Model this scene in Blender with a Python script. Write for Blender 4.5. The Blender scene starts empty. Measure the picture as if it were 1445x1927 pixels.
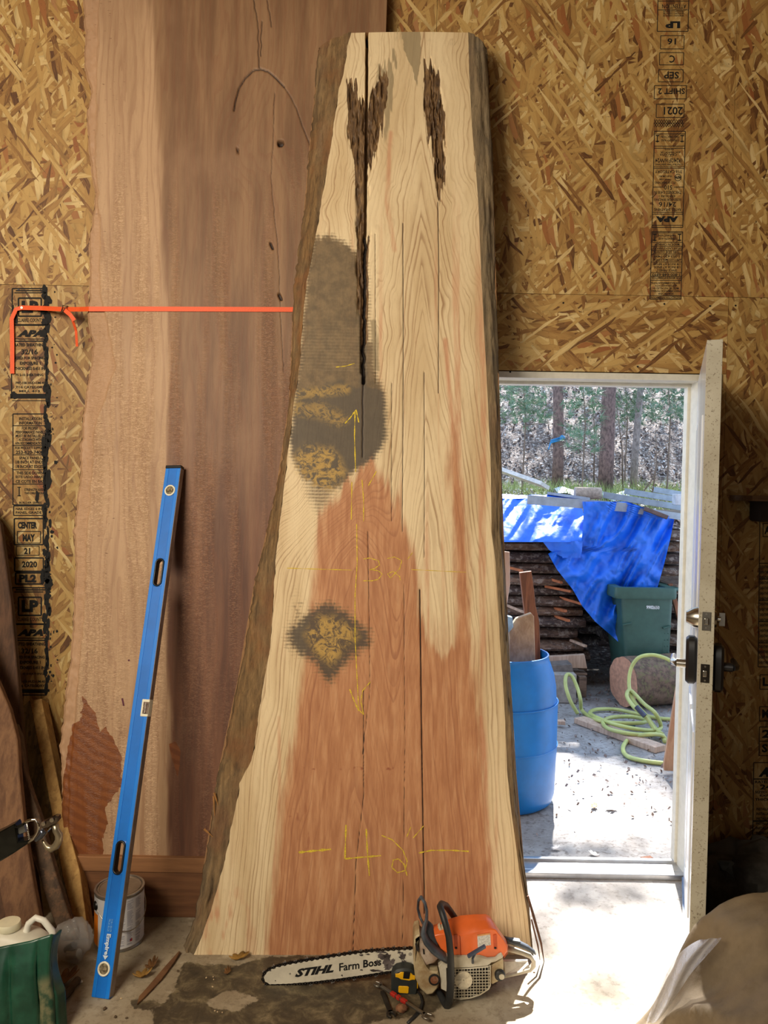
import bpy, math, random
import numpy as np
from mathutils import Vector, Matrix

# ------------------------------------------------------------------ scene, camera, light
S = bpy.context.scene
COL = S.collection
PI = math.pi
R = math.radians
FPX = 1450.0
CAM = Vector((0.0, -3.14, 1.60))
cd = bpy.data.cameras.new('camera')
cam = bpy.data.objects.new('camera', cd)
COL.objects.link(cam)
CR = Matrix.Rotation(R(88.3), 3, 'X') @ Matrix.Rotation(R(1.0), 3, 'Z')
cam.matrix_world = Matrix.Translation(CAM) @ CR.to_4x4()
cd.sensor_fit = 'HORIZONTAL'
cd.sensor_width = 36.0
cd.lens = 36.0 * FPX / 1445.0
cd.clip_start = 0.05
cd.clip_end = 300
S.camera = cam
S.view_settings.view_transform = 'Standard'
S.view_settings.look = 'None'
S.view_settings.gamma = 1.0
S.view_settings.use_curve_mapping = False
S.view_settings.exposure = 0.0

W = bpy.data.worlds.new('World')
S.world = W
W.use_nodes = True
bg = W.node_tree.nodes['Background']
bg.inputs['Color'].default_value = (0.50, 0.69, 1.0, 1)
bg.inputs['Strength'].default_value = 2.3

def lamp(name, kind, loc, target, energy, color, size=None, size_y=None):
    ld = bpy.data.lights.new(name, kind)
    o = bpy.data.objects.new(name, ld)
    COL.objects.link(o)
    o.location = loc
    d = Vector(target) - Vector(loc)
    o.rotation_euler = d.to_track_quat('-Z', 'Y').to_euler()
    ld.energy = energy
    ld.color = color
    if kind == 'AREA':
        ld.shape = 'RECTANGLE'
        ld.size = size
        ld.size_y = size_y or size
    return o

sun = lamp('sun', 'SUN', (1, 6, 8), (1 - 0.24, 6 - 0.95, 8 - 1.0), 24.0, (1.0, 0.975, 0.95))
sun.data.angle = R(0.8)
# shop lamps under the ceiling, and the daylight of the wide front door behind the camera
lamp('shop_lamp', 'AREA', (-1.75, -3.35, 2.75), (0.15, -0.3, 1.55), 128, (1.0, 0.87, 0.68), 1.6, 1.2)
lamp('front_daylight', 'AREA', (-1.8, -6.8, 2.3), (0.0, -0.3, 1.5), 34, (1.0, 0.94, 0.86), 2.6, 1.8)

# ------------------------------------------------------------------ pixel frame of the photograph -> rays
def ray(px, py):
    d = Vector(((px - 722.5) / FPX, -(py - 963.5) / FPX, -1.0))
    return CR @ d
def P(px, py, y):                       # point on a vertical plane at depth y
    d = ray(px, py)
    return CAM + d * ((y - CAM.y) / d.y)
def G(px, py, z=0.0):                   # point on a horizontal plane at height z
    d = ray(px, py)
    return CAM + d * ((z - CAM.z) / d.z)
def PL(px, py, o, n):                   # point on any plane
    d = ray(px, py)
    return CAM + d * ((o - CAM).dot(n) / d.dot(n))

# ------------------------------------------------------------------ colours and nodes
def lin(c):
    return tuple((x / 255 / 12.92) if x / 255 <= 0.04045 else ((x / 255 + 0.055) / 1.055) ** 2.4 for x in c[:3]) + (1.0,)

class NT:
    def __init__(self, name):
        self.m = bpy.data.materials.new(name)
        self.m.use_nodes = True
        self.t = self.m.node_tree
        self.b = self.t.nodes['Principled BSDF']
    def n(self, typ, ins=None, **pr):
        nd = self.t.nodes.new('ShaderNode' + typ)
        for k, v in pr.items():
            setattr(nd, k, v)
        for k, v in (ins or {}).items():
            self.set(nd.inputs[k], v)
        return nd
    def set(self, sock, v):
        if isinstance(v, bpy.types.NodeSocket):
            self.t.links.new(v, sock)
        else:
            sock.default_value = v
    def math(self, op, a, b=0.0, c=0.0, clamp=False):
        nd = self.n('Math', operation=op, use_clamp=clamp)
        self.set(nd.inputs[0], a); self.set(nd.inputs[1], b)
        if op in ('MULTIPLY_ADD', 'SMOOTH_MIN', 'COMPARE', 'WRAP'):
            self.set(nd.inputs[2], c)
        return nd.outputs[0]
    def vmath(self, op, a, b):
        nd = self.n('VectorMath', operation=op)
        self.set(nd.inputs[0], a); self.set(nd.inputs[1], b)
        return nd.outputs[0]
    def mix(self, f, a, b, mode='MIX'):
        nd = self.n('Mix', data_type='RGBA', blend_type=mode)
        self.set(nd.inputs[0], f); self.set(nd.inputs[6], a); self.set(nd.inputs[7], b)
        return nd.outputs[2]
    def ramp(self, f, stops, interp='LINEAR'):
        nd = self.n('ValToRGB')
        cr = nd.color_ramp
        cr.interpolation = interp
        while len(cr.elements) < len(stops):
            cr.elements.new(0.5)
        for e, (p, c) in zip(cr.elements, stops):
            e.position = p
            e.color = c if len(c) == 4 else lin(c)
        self.set(nd.inputs[0], f)
        return nd.outputs[0]
    def step(self, f, lo, hi, o0=0.0, o1=1.0):
        nd = self.n('MapRange', {0: f, 1: lo, 2: hi, 3: o0, 4: o1}, interpolation_type='SMOOTHSTEP')
        return nd.outputs[0]
    def noise(self, vec, scale=5.0, detail=3.0, rough=0.5, dist=0.0):
        nd = self.n('TexNoise', {'Scale': scale, 'Detail': detail, 'Roughness': rough, 'Distortion': dist})
        if vec is not None:
            self.set(nd.inputs['Vector'], vec)
        return nd.outputs[0]
    def map(self, vec, scale=(1, 1, 1), rot=(0, 0, 0), loc=(0, 0, 0)):
        nd = self.n('Mapping', {'Vector': vec, 'Scale': scale, 'Rotation': rot, 'Location': loc})
        return nd.outputs[0]
    def pos(self):
        return self.n('NewGeometry').outputs['Position']
    def obj(self):
        return self.n('TexCoord').outputs['Object']
    def attr(self, name):
        return self.n('Attribute', attribute_name=name).outputs['Fac']
    def bump(self, h, strength=0.3, dist=0.002):
        nd = self.n('Bump', {'Height': h, 'Strength': strength, 'Distance': dist})
        self.t.links.new(nd.outputs[0], self.b.inputs['Normal'])
    def out(self, color, rough=0.7, metal=0.0):
        self.set(self.b.inputs['Base Color'], color)
        self.set(self.b.inputs['Roughness'], rough)
        self.set(self.b.inputs['Metallic'], metal)
        return self.m

MC = {}
def plain(c, rough=0.6, metal=0.0, var=0.12, scale=20.0, bump=0.0, c2=None, stretch=(1, 1, 1), spec=None, trans=0.0):
    key = (tuple(c), rough, metal, var, scale, bump, c2, stretch, trans)
    if key in MC:
        return MC[key]
    t = NT('mat_%d' % len(MC))
    o = t.map(t.obj(), scale=stretch)
    n = t.noise(o, scale, 4, 0.6)
    a = lin(c)
    b = lin(c2) if c2 else tuple(x * (1 - 2.5 * var) for x in a[:3]) + (1,)
    d = tuple(min(1, x * (1 + 0.6 * var)) for x in a[:3]) + (1,) if not c2 else a
    col = t.mix(t.step(n, 0.3, 0.72), d, b)
    if bump:
        t.bump(n, bump, 0.004)
    t.out(col, rough, metal)
    if spec is not None:
        t.b.inputs['Specular IOR Level'].default_value = spec
    if trans:
        t.b.inputs['Transmission Weight'].default_value = trans
    MC[key] = t.m
    return t.m

# ------------------------------------------------------------------ numpy noise and polygon masks
def _hash(i, j, seed):
    n = (i.astype(np.int64) * 374761393 + j.astype(np.int64) * 668265263 + seed * 1442695041) & 0xffffffff
    n = ((n ^ (n >> 13)) * 1274126177) & 0xffffffff
    return ((n ^ (n >> 16)) & 0xffff) / 65535.0
def vnoise(x, y, seed=0):
    x = np.asarray(x, float); y = np.asarray(y, float)
    i = np.floor(x); j = np.floor(y)
    fx = x - i; fy = y - j
    fx = fx * fx * (3 - 2 * fx); fy = fy * fy * (3 - 2 * fy)
    a = _hash(i, j, seed); b = _hash(i + 1, j, seed); c = _hash(i, j + 1, seed); d = _hash(i + 1, j + 1, seed)
    return (a + (b - a) * fx) * (1 - fy) + (c + (d - c) * fx) * fy - 0.5
def fbm(x, y, seed=0, o=3):
    s = 0; a = 1.0
    for k in range(o):
        s = s + a * vnoise(np.asarray(x) * 2 ** k, np.asarray(y) * 2 ** k, seed + 17 * k)
        a *= 0.5
    return s
def smooth(x, a, b):
    t = np.clip((x - a) / (b - a), 0, 1)
    return t * t * (3 - 2 * t)
def poly_sd(U, V, poly):                # signed distance, positive inside
    d = np.full(U.shape, 1e9); ins = np.zeros(U.shape, bool)
    n = len(poly)
    for k in range(n):
        x0, y0 = poly[k]; x1, y1 = poly[(k + 1) % n]
        ex, ey = x1 - x0, y1 - y0
        wx, wy = U - x0, V - y0
        t = np.clip((wx * ex + wy * ey) / (ex * ex + ey * ey + 1e-9), 0, 1)
        d = np.minimum(d, np.hypot(wx - ex * t, wy - ey * t))
        c = ((y0 > V) != (y1 > V))
        with np.errstate(divide='ignore', invalid='ignore'):
            xi = ex * (V - y0) / (ey if ey else 1e-9) + x0
        ins ^= c & (U < xi)
    return np.where(ins, d, -d)
def line_d(U, V, pts):
    d = np.full(U.shape, 1e9)
    for (x0, y0), (x1, y1) in zip(pts[:-1], pts[1:]):
        ex, ey = x1 - x0, y1 - y0
        wx, wy = U - x0, V - y0
        t = np.clip((wx * ex + wy * ey) / (ex * ex + ey * ey + 1e-9), 0, 1)
        d = np.minimum(d, np.hypot(wx - ex * t, wy - ey * t))
    return d

# ------------------------------------------------------------------ mesh builder
ORG = {}
def tag(o, label=None, cat=None, group=None, kind=None):
    if label: o['label'] = label
    if cat: o['category'] = cat
    if group: o['group'] = group
    if kind: o['kind'] = kind
    return o
def empty(name, loc, label, cat, group=None, kind=None):
    o = bpy.data.objects.new(name, None)
    COL.objects.link(o)
    o.location = loc
    o.empty_display_size = 0.05
    ORG[o.name] = Vector(loc)
    return tag(o, label, cat, group, kind)
def link_mesh(name, me, mat, parent=None, org=None):
    o = bpy.data.objects.new(name, me)
    COL.objects.link(o)
    me.materials.append(mat)
    if parent:
        o.parent = parent
        ORG[o.name] = ORG[parent.name]
    else:
        o.location = org
        ORG[o.name] = Vector(org)
    return o
class MB:
    def __init__(self):
        self.v = []; self.f = []; self.uv = None
    def add(self, vs, fs):
        k = len(self.v)
        self.v += [Vector(v) for v in vs]
        self.f += [tuple(i + k for i in f) for f in fs]
        return self
    def box(self, c, s, rot=None):
        c = Vector(c); hx, hy, hz = s[0] / 2, s[1] / 2, s[2] / 2
        vs = [Vector((x, y, z)) for x in (-hx, hx) for y in (-hy, hy) for z in (-hz, hz)]
        if rot is not None: vs = [rot @ v for v in vs]
        return self.add([c + v for v in vs], [(0, 1, 3, 2), (4, 6, 7, 5), (0, 4, 5, 1), (2, 3, 7, 6), (0, 2, 6, 4), (1, 5, 7, 3)])
    def bar(self, a, b, w, h, side=None):      # rectangular bar from a to b
        a = Vector(a); b = Vector(b); d = (b - a).normalized()
        s = Vector(side) if side is not None else Vector((0, 1, 0))
        s = (s - d * s.dot(d)).normalized()
        u = d.cross(s)
        vs = [p + s * (i * w / 2) + u * (j * h / 2) for p in (a, b) for i, j in ((-1, -1), (1, -1), (1, 1), (-1, 1))]
        return self.add(vs, [(3, 2, 1, 0), (4, 5, 6, 7), (0, 1, 5, 4), (1, 2, 6, 5), (2, 3, 7, 6), (3, 0, 4, 7)])
    def prism(self, pts, d, bev=0.0):          # closed outline extruded by d; bev shrinks both ends
        pts = [Vector(p) for p in pts]; d = Vector(d); n = len(pts)
        nn = Vector((0, 0, 0))
        for i in range(n):
            nn += pts[i].cross(pts[(i + 1) % n])
        if nn.dot(d) > 0: pts.reverse()
        if bev:
            dn = d.normalized()
            ins = []
            for i in range(n):
                e0 = (pts[i] - pts[i - 1]); e1 = (pts[(i + 1) % n] - pts[i])
                e0 = e0.normalized() if e0.length > 1e-9 else e1.normalized()
                e1 = e1.normalized() if e1.length > 1e-9 else e0
                m = dn.cross(e0) + dn.cross(e1)
                if m.length < 1e-6: m = dn.cross(e1)
                m.normalize()
                ins.append(m * bev)
            # choose the inward sign
            c = sum(pts, Vector()) / n
            if sum((c - p).dot(q) for p, q in zip(pts, ins)) < 0: ins = [-q for q in ins]
            rings = [[p + q for p, q in zip(pts, ins)], [p + dn * bev for p in pts], [p + d - dn * bev for p in pts], [p + d + q for p, q in zip(pts, ins)]]
        else:
            rings = [pts, [p + d for p in pts]]
        vs = [p for r in rings for p in r]; fs = [tuple(range(n))]
        for k in range(len(rings) - 1):
            for i in range(n):
                j = (i + 1) % n
                fs.append((k * n + i, (k + 1) * n + i, (k + 1) * n + j, k * n + j))
        fs.append(tuple(range((len(rings)) * n - 1, (len(rings) - 1) * n - 1, -1)))
        return self.add(vs, fs)
    def tube(self, pts, r, n=10, cap=True, flat=1.0, up=None, closed=False):
        pts = [Vector(p) for p in pts]; m = len(pts)
        rs = r if isinstance(r, (list, tuple)) else [r] * m
        prev = None; vs = []
        for i, p in enumerate(pts):
            if closed: t = pts[(i + 1) % m] - pts[i - 1]
            else: t = pts[min(i + 1, m - 1)] - pts[max(i - 1, 0)]
            t = t.normalized() if t.length > 1e-9 else Vector((0, 0, 1))
            if prev is None:
                a = Vector(up) if up is not None else (Vector((0, 0, 1)) if abs(t.z) < 0.9 else Vector((1, 0, 0)))
                prev = (a - t * a.dot(t)).normalized()
            else:
                prev = (prev - t * prev.dot(t)).normalized()
            b = t.cross(prev)
            for k in range(n):
                w = 2 * PI * k / n
                vs.append(p + prev * math.cos(w) * rs[i] * flat + b * math.sin(w) * rs[i])
        fs = []
        for i in range(m if closed else m - 1):
            i2 = (i + 1) % m
            for k in range(n):
                k2 = (k + 1) % n
                fs.append((i * n + k, i * n + k2, i2 * n + k2, i2 * n + k))
        if cap and not closed:
            fs.append(tuple(reversed(range(n)))); fs.append(tuple(range((m - 1) * n, m * n)))
        return self.add(vs, fs)
    def lathe(self, prof, o, axis=(0, 0, 1), n=32, cap=True):
        o = Vector(o); ax = Vector(axis).normalized()
        a = Vector((1, 0, 0)) if abs(ax.x) < 0.9 else Vector((0, 0, 1))
        a = (a - ax * a.dot(ax)).normalized(); b = ax.cross(a)
        vs = []; fs = []
        for r, h in prof:
            for k in range(n):
                w = 2 * PI * k / n
                vs.append(o + ax * h + (a * math.cos(w) + b * math.sin(w)) * r)
        for i in range(len(prof) - 1):
            for k in range(n):
                k2 = (k + 1) % n
                fs.append((i * n + k, i * n + k2, (i + 1) * n + k2, (i + 1) * n + k))
        if cap:
            fs.append(tuple(reversed(range(n)))); fs.append(tuple(range((len(prof) - 1) * n, len(prof) * n)))
        return self.add(vs, fs)
    def ball(self, c, r, seg=12, rings=8, rot=None):
        c = Vector(c); rr = r if isinstance(r, (tuple, list)) else (r, r, r)
        vs = []; fs = []
        for i in range(rings + 1):
            th = PI * i / rings
            for k in range(seg):
                w = 2 * PI * k / seg
                q = Vector((math.sin(th) * math.cos(w) * rr[0], math.sin(th) * math.sin(w) * rr[1], math.cos(th) * rr[2]))
                vs.append(c + (rot @ q if rot is not None else q))
        for i in range(rings):
            for k in range(seg):
                k2 = (k + 1) % seg
                fs.append((i * seg + k, (i + 1) * seg + k, (i + 1) * seg + k2, i * seg + k2))
        return self.add(vs, fs)
    def grid(self, A):                         # A[i][j] points
        h = len(A); w = len(A[0])
        return self.add([p for row in A for p in row], [(i * w + j, (i + 1) * w + j, (i + 1) * w + j + 1, i * w + j + 1) for i in range(h - 1) for j in range(w - 1)])
    def build(self, name, mat, parent=None, org=None, smooth=False, angle=None, bevel=0.0, solid=0.0, sub=0, attrs=None, label=None, kind=None):
        if parent is not None: o0 = ORG[parent.name]
        elif org is not None: o0 = Vector(org)
        else:
            xs = [v.x for v in self.v]; ys = [v.y for v in self.v]; zs = [v.z for v in self.v]
            o0 = Vector(((min(xs) + max(xs)) / 2, (min(ys) + max(ys)) / 2, min(zs)))
        me = bpy.data.meshes.new(name)
        me.from_pydata([tuple(v - o0) for v in self.v], [], self.f)
        me.validate()
        o = link_mesh(name, me, mat, parent, o0)
        if attrs:
            for k, a in attrs.items():
                at = me.attributes.new(k, 'FLOAT', 'POINT')
                at.data.foreach_set('value', np.asarray(a, np.float32).ravel())
        if smooth or angle:
            me.polygons.foreach_set('use_smooth', [True] * len(me.polygons))
            if angle:
                me.set_sharp_from_angle(angle=R(angle))
        if bevel:
            bm = o.modifiers.new('bevel', 'BEVEL'); bm.width = bevel; bm.segments = 2; bm.limit_method = 'ANGLE'; bm.angle_limit = R(40)
        if solid:
            sm = o.modifiers.new('solid', 'SOLIDIFY'); sm.thickness = solid; sm.offset = 0
        if sub:
            sb = o.modifiers.new('sub', 'SUBSURF'); sb.levels = sub; sb.render_levels = sub
        if label: o['label'] = label
        if kind: o['kind'] = kind
        return o

def npgrid(P3, name, mat, parent=None, org=None, attrs=None, smooth=True, flip=False):
    h, w, _ = P3.shape
    o0 = np.array(ORG[parent.name] if parent is not None else org)
    V = (P3.reshape(-1, 3) - o0)
    I = np.arange(h * w).reshape(h, w)
    F = np.stack([I[:-1, :-1], I[1:, :-1], I[1:, 1:], I[:-1, 1:]], -1).reshape(-1, 4)
    if flip: F = F[:, ::-1]
    me = bpy.data.meshes.new(name)
    me.vertices.add(h * w); me.vertices.foreach_set('co', V.astype(np.float32).ravel())
    me.loops.add(F.size); me.loops.foreach_set('vertex_index', F.astype(np.int32).ravel())
    me.polygons.add(len(F)); me.polygons.foreach_set('loop_start', np.arange(0, F.size, 4, dtype=np.int32))
    me.polygons.foreach_set('loop_total', np.full(len(F), 4, np.int32))
    me.update(calc_edges=True); me.validate()
    if smooth: me.polygons.foreach_set('use_smooth', [True] * len(F))
    o = link_mesh(name, me, mat, parent, tuple(o0))
    for k, a in (attrs or {}).items():
        at = me.attributes.new(k, 'FLOAT', 'POINT')
        at.data.foreach_set('value', np.asarray(a, np.float32).ravel())
    return o

def text_verts(body, size, bold=0.0, shear=0.0, squeeze=1.0, space=1.0):
    c = bpy.data.curves.new('t', 'FONT')
    c.body = body; c.size = 1.0; c.offset = bold; c.shear = shear; c.space_character = space
    c.align_x = 'LEFT'; c.resolution_u = 2; c.fill_mode = 'FRONT'
    o = bpy.data.objects.new('t', c)
    COL.objects.link(o)
    bpy.context.view_layer.update()
    me = bpy.data.meshes.new_from_object(o.evaluated_get(bpy.context.evaluated_depsgraph_get()))
    vs = [v.co.copy() for v in me.vertices]; fs = [tuple(p.vertices) for p in me.polygons]
    bpy.data.objects.remove(o); bpy.data.meshes.remove(me); bpy.data.curves.remove(c)
    if not vs: return [], []
    x0 = min(v.x for v in vs); x1 = max(v.x for v in vs); y0 = min(v.y for v in vs); y1 = max(v.y for v in vs)
    return [Vector(((v.x - x0) / (x1 - x0), (v.y - y0) / (y1 - y0), 0)) for v in vs], fs
def text_quad(mb, body, bl, br, tl, bold=0.0, shear=0.0):
    # text stretched into the parallelogram given by bottom-left, bottom-right, top-left
    vs, fs = text_verts(body, 1, bold, shear)
    bl = Vector(bl); ex = Vector(br) - bl; ey = Vector(tl) - bl
    mb.add([bl + ex * v.x + ey * v.y for v in vs], fs)

def interp(tab, v):                            # table of (value, pixel row)
    a = np.array(sorted((y, x) for x, y in tab), float)
    return np.interp(v, a[:, 0], a[:, 1])
def rays_plane(U, V, o, n):
    M = np.array(CR)
    d = np.stack([(U - 722.5) / FPX, -(V - 963.5) / FPX, -np.ones_like(U)], -1) @ M.T
    t = ((np.array(o) - np.array(CAM)) @ np.array(n)) / (d @ np.array(n))
    return np.array(CAM) + d * t[..., None]

# ------------------------------------------------------------------ materials of the setting
def osb_mat(name, rot=0.0, tint=1.0, warm=1.0, off=0.0):
    t = NT(name)
    p = t.pos()
    # wall coordinates: x and z of the wall
    sep = t.n('SeparateXYZ', {0: p})
    vec = t.n('CombineXYZ', {0: t.math('ADD', sep.outputs[0], off), 1: sep.outputs[2], 2: 0.0}).outputs[0]
    wob = t.n('TexNoise', {'Vector': vec, 'Scale': 9.0, 'Detail': 2.0})
    vec = t.vmath('ADD', vec, t.vmath('SCALE', wob.outputs['Color'], (0, 0, 0)))
    sc = [x for x in t.t.nodes if x.bl_idname == 'ShaderNodeVectorMath' and x.operation == 'SCALE'][-1]
    sc.inputs['Scale'].default_value = 0.018
    stops = [(0.0, (92, 56, 24)), (0.08, (130, 88, 42)), (0.22, (160, 120, 64)), (0.5, (178, 140, 78)), (0.8, (194, 160, 96)), (1.0, (216, 190, 134))]
    col = None; hgt = None
    lay = [(0, 0.075, 0.018, 0.0), (62, 0.06, 0.014, 0.50), (-55, 0.07, 0.016, 0.55), (30, 0.085, 0.017, 0.5), (-28, 0.08, 0.02, 0.5), (84, 0.06, 0.011, 0.74), (10, 0.09, 0.016, 0.55), (-12, 0.07, 0.013, 0.62), (45, 0.06, 0.009, 0.8), (-38, 0.10, 0.010, 0.82)]
    for k, (ang, la, wa, th) in enumerate(lay):
        r = t.n('VectorRotate', {'Vector': vec, 'Angle': R(ang) + rot}, rotation_type='Z_AXIS').outputs[0]
        m = t.map(r, scale=(0.72 / wa, 0.62 / la, 1), loc=(k * 7.3, k * 3.1, 0))
        v = t.n('TexVoronoi', {'Vector': m, 'Scale': 1.0, 'Randomness': 0.95}, voronoi_dimensions='2D')
        s = t.n('SeparateColor', {0: v.outputs['Color']})
        fib = t.noise(t.map(r, scale=(520, 22, 1), loc=(k, 0, 0)), 1.0, 2, 0.6)
        val = t.math('ADD', s.outputs[0], t.math('MULTIPLY', t.math('SUBTRACT', fib, 0.5), 0.55))
        c = t.ramp(val, stops)
        edge = t.step(v.outputs['Distance'], 0.4, 0.8, 1.0, 0.78)
        c = t.mix(1.0, c, edge, 'MULTIPLY')
        if k in (4, 7):     # the odd reddish brown strand
            red = t.math('GREATER_THAN', s.outputs[2], 0.86)
            c = t.mix(t.math('MULTIPLY', red, 0.75), c, lin((150, 88, 44)))
        if col is None:
            col, hgt = c, s.outputs[0]
        else:
            msk = t.math('GREATER_THAN', s.outputs[1], th)
            col = t.mix(msk, col, c)
            hm = t.n('Mix', data_type='FLOAT'); t.set(hm.inputs[0], msk); t.set(hm.inputs[2], hgt); t.set(hm.inputs[3], s.outputs[2])
            hgt = hm.outputs[0]
    big = t.noise(vec, 2.0, 2, 0.5)
    col = t.mix(t.step(big, 0.3, 0.75, 0.0, 0.25), col, lin((170, 120, 62)), 'MULTIPLY')
    # tiny dark specks
    sp = t.noise(vec, 130, 1, 0.5)
    col = t.mix(t.step(sp, 0.70, 0.76, 0, 0.6), col, lin((70, 42, 20)))
    col = t.mix(1.0, col, (tint * warm, tint, tint / warm, 1), 'MULTIPLY')
    t.bump(hgt, 0.25, 0.003)
    return t.out(col, 0.62)

M_osb = osb_mat('osb')
M_osb_h = osb_mat('osb_header', R(90), off=3.7)
M_osb_low = osb_mat('osb_lower', 0.0, 0.86, off=9.1)

def concrete_mat():
    t = NT('concrete')
    p = t.pos()
    n1 = t.noise(p, 3.2, 6, 0.65); n2 = t.noise(p, 38, 5, 0.7); n3 = t.noise(p, 11, 4, 0.6, 0.4)
    col = t.ramp(n1, [(0.25, (122, 108, 88)), (0.5, (152, 138, 114)), (0.75, (180, 168, 146))])
    col = t.mix(t.step(n2, 0.48, 0.66, 0, 0.5), col, lin((108, 94, 74)))
    col = t.mix(t.step(n3, 0.55, 0.72, 0, 0.55), col, lin((196, 184, 160)))
    st = t.math('ADD', t.attr('stain'), t.math('MULTIPLY', t.math('SUBTRACT', t.noise(p, 9, 8, 0.72, 0.3), 0.5), 1.9))
    m = t.step(st, 0.42, 0.58)
    dark = t.ramp(t.noise(p, 17, 7, 0.72, 0.5), [(0.32, (36, 30, 22)), (0.48, (66, 56, 40)), (0.6, (104, 92, 68)), (0.72, (142, 128, 100))])
    col = t.mix(t.math('MULTIPLY', m, 0.92), col, dark)
    out = t.attr('yard')  # greyer floor near the door, painted in for the whiter sunlit look
    oc = t.ramp(t.noise(p, 5, 6, 0.7), [(0.3, (132, 124, 116)), (0.5, (160, 153, 146)), (0.75, (186, 180, 172))])
    oc = t.mix(t.step(n2, 0.5, 0.68, 0, 0.6), oc, lin((104, 94, 84)))
    col = t.mix(out, col, oc)
    t.bump(t.math('ADD', n2, n1), 0.35, 0.004)
    return t.out(col, t.step(m, 0, 1, 0.85, 0.6))
M_conc = concrete_mat()

# ------------------------------------------------------------------ room shell
SEAM = 2.40; VS = 1.378; DL, DR, DT = 0.33, 1.30, 2.09
def struct(mb, name, mat, **k):
    return mb.build(name, mat, kind='structure', **k)
ext = MB()
for a, b, c, d in ((-3.6, DL, 0, 4.4), (DR, 3.2, 0, 4.4), (DL, DR, DT, 4.4)):
    ext.box(((a + b) / 2, 0.075, (c + d) / 2), (b - a, 0.126, d - c))
M_dark = plain((60, 40, 26), 0.9)
wall = struct(ext, 'wall_back', M_dark)
def panel(x0, x1, z0, z1, mat):
    g = 0.0016
    m = MB().box(((x0 + x1) / 2, 0.006, (z0 + z1) / 2), (x1 - x0 - g, 0.012, z1 - z0 - g))
    return m.build('sheathing_panel', mat, wall)
UPX = P(822, 30, 0).x
panel(-3.6, -1.06, SEAM, 4.4, M_osb); panel(-1.06, UPX, SEAM, 4.4, M_osb)
panel(UPX, VS, SEAM, 4.4, M_osb); panel(VS, 3.2, SEAM, 4.4, M_osb)
panel(-3.6, -1.06, 0, SEAM, M_osb_low); panel(-1.06, DL, 0, SEAM, M_osb_low)
panel(DL, VS, DT, SEAM, M_osb_h)
panel(DR + 0.055, VS, 0, DT, M_osb_low); panel(VS, 3.2, 0, SEAM, M_osb_low)

M_side = plain((120, 92, 58), 0.8, var=0.15, scale=8)
struct(MB().box((-3.65, -3.7, 2.2), (0.1, 7.6, 4.4)), 'wall_left', M_side)
struct(MB().box((3.25, -3.7, 2.2), (0.1, 7.6, 4.4)), 'wall_right', M_side)
struct(MB().box((-0.2, -7.55, 2.2), (6.9, 0.1, 4.4)), 'wall_front', M_side)
struct(MB().box((-0.2, -3.6, 4.45), (7.2, 8.2, 0.1)), 'ceiling', M_side)

# interior slab floor with its dark wet stain, finer grid near the camera
gx = np.concatenate([np.linspace(-3.6, -1.4, 12, endpoint=False), np.linspace(-1.4, 1.4, 190, endpoint=False), np.linspace(1.4, 3.2, 10)])
gy = np.concatenate([np.linspace(-7.5, -1.3, 14, endpoint=False), np.linspace(-1.3, 0.16, 100)])
X, Y = np.meshgrid(gx, gy)
Z = 0.0015 * fbm(X * 9, Y * 9, 4)
cx = np.array(CAM); Mi = np.array(CR)
q = (np.stack([X, Y, Z], -1) - cx) @ Mi
with np.errstate(divide='ignore', invalid='ignore'):
    PU = 722.5 + FPX * q[..., 0] / -q[..., 2]; PV = 963.5 - FPX * q[..., 1] / -q[..., 2]
ok = -q[..., 2] > 0.3
sd = np.maximum(poly_sd(PU, PV, [(345, 1812), (440, 1812), (520, 1800), (700, 1795), (900, 1800), (960, 1830), (900, 1868), (820, 1900), (700, 1925), (560, 1990), (430, 2050), (300, 1990), (285, 1905), (330, 1865)]),
                poly_sd(PU, PV, [(240, 1880), (300, 1880), (290, 1905), (250, 1900)]))
sd2 = poly_sd(PU, PV, [(380, 1880), (430, 1858), (490, 1880), (450, 1905), (400, 1900)])
stain = np.where(ok, smooth(sd, -16, 16) - 0.75 * smooth(sd2, -12, 12), 0)
fl = npgrid(np.stack([X, Y, Z], -1), 'floor', M_conc, org=(0, 0, 0), attrs={'stain': stain, 'yard': np.clip(smooth(Y + X * 0.6, -0.55, 0.15) * smooth(X, 0.15, 0.6), 0, 1) * 0.9}, flip=True)
tag(fl, kind='structure')

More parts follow.
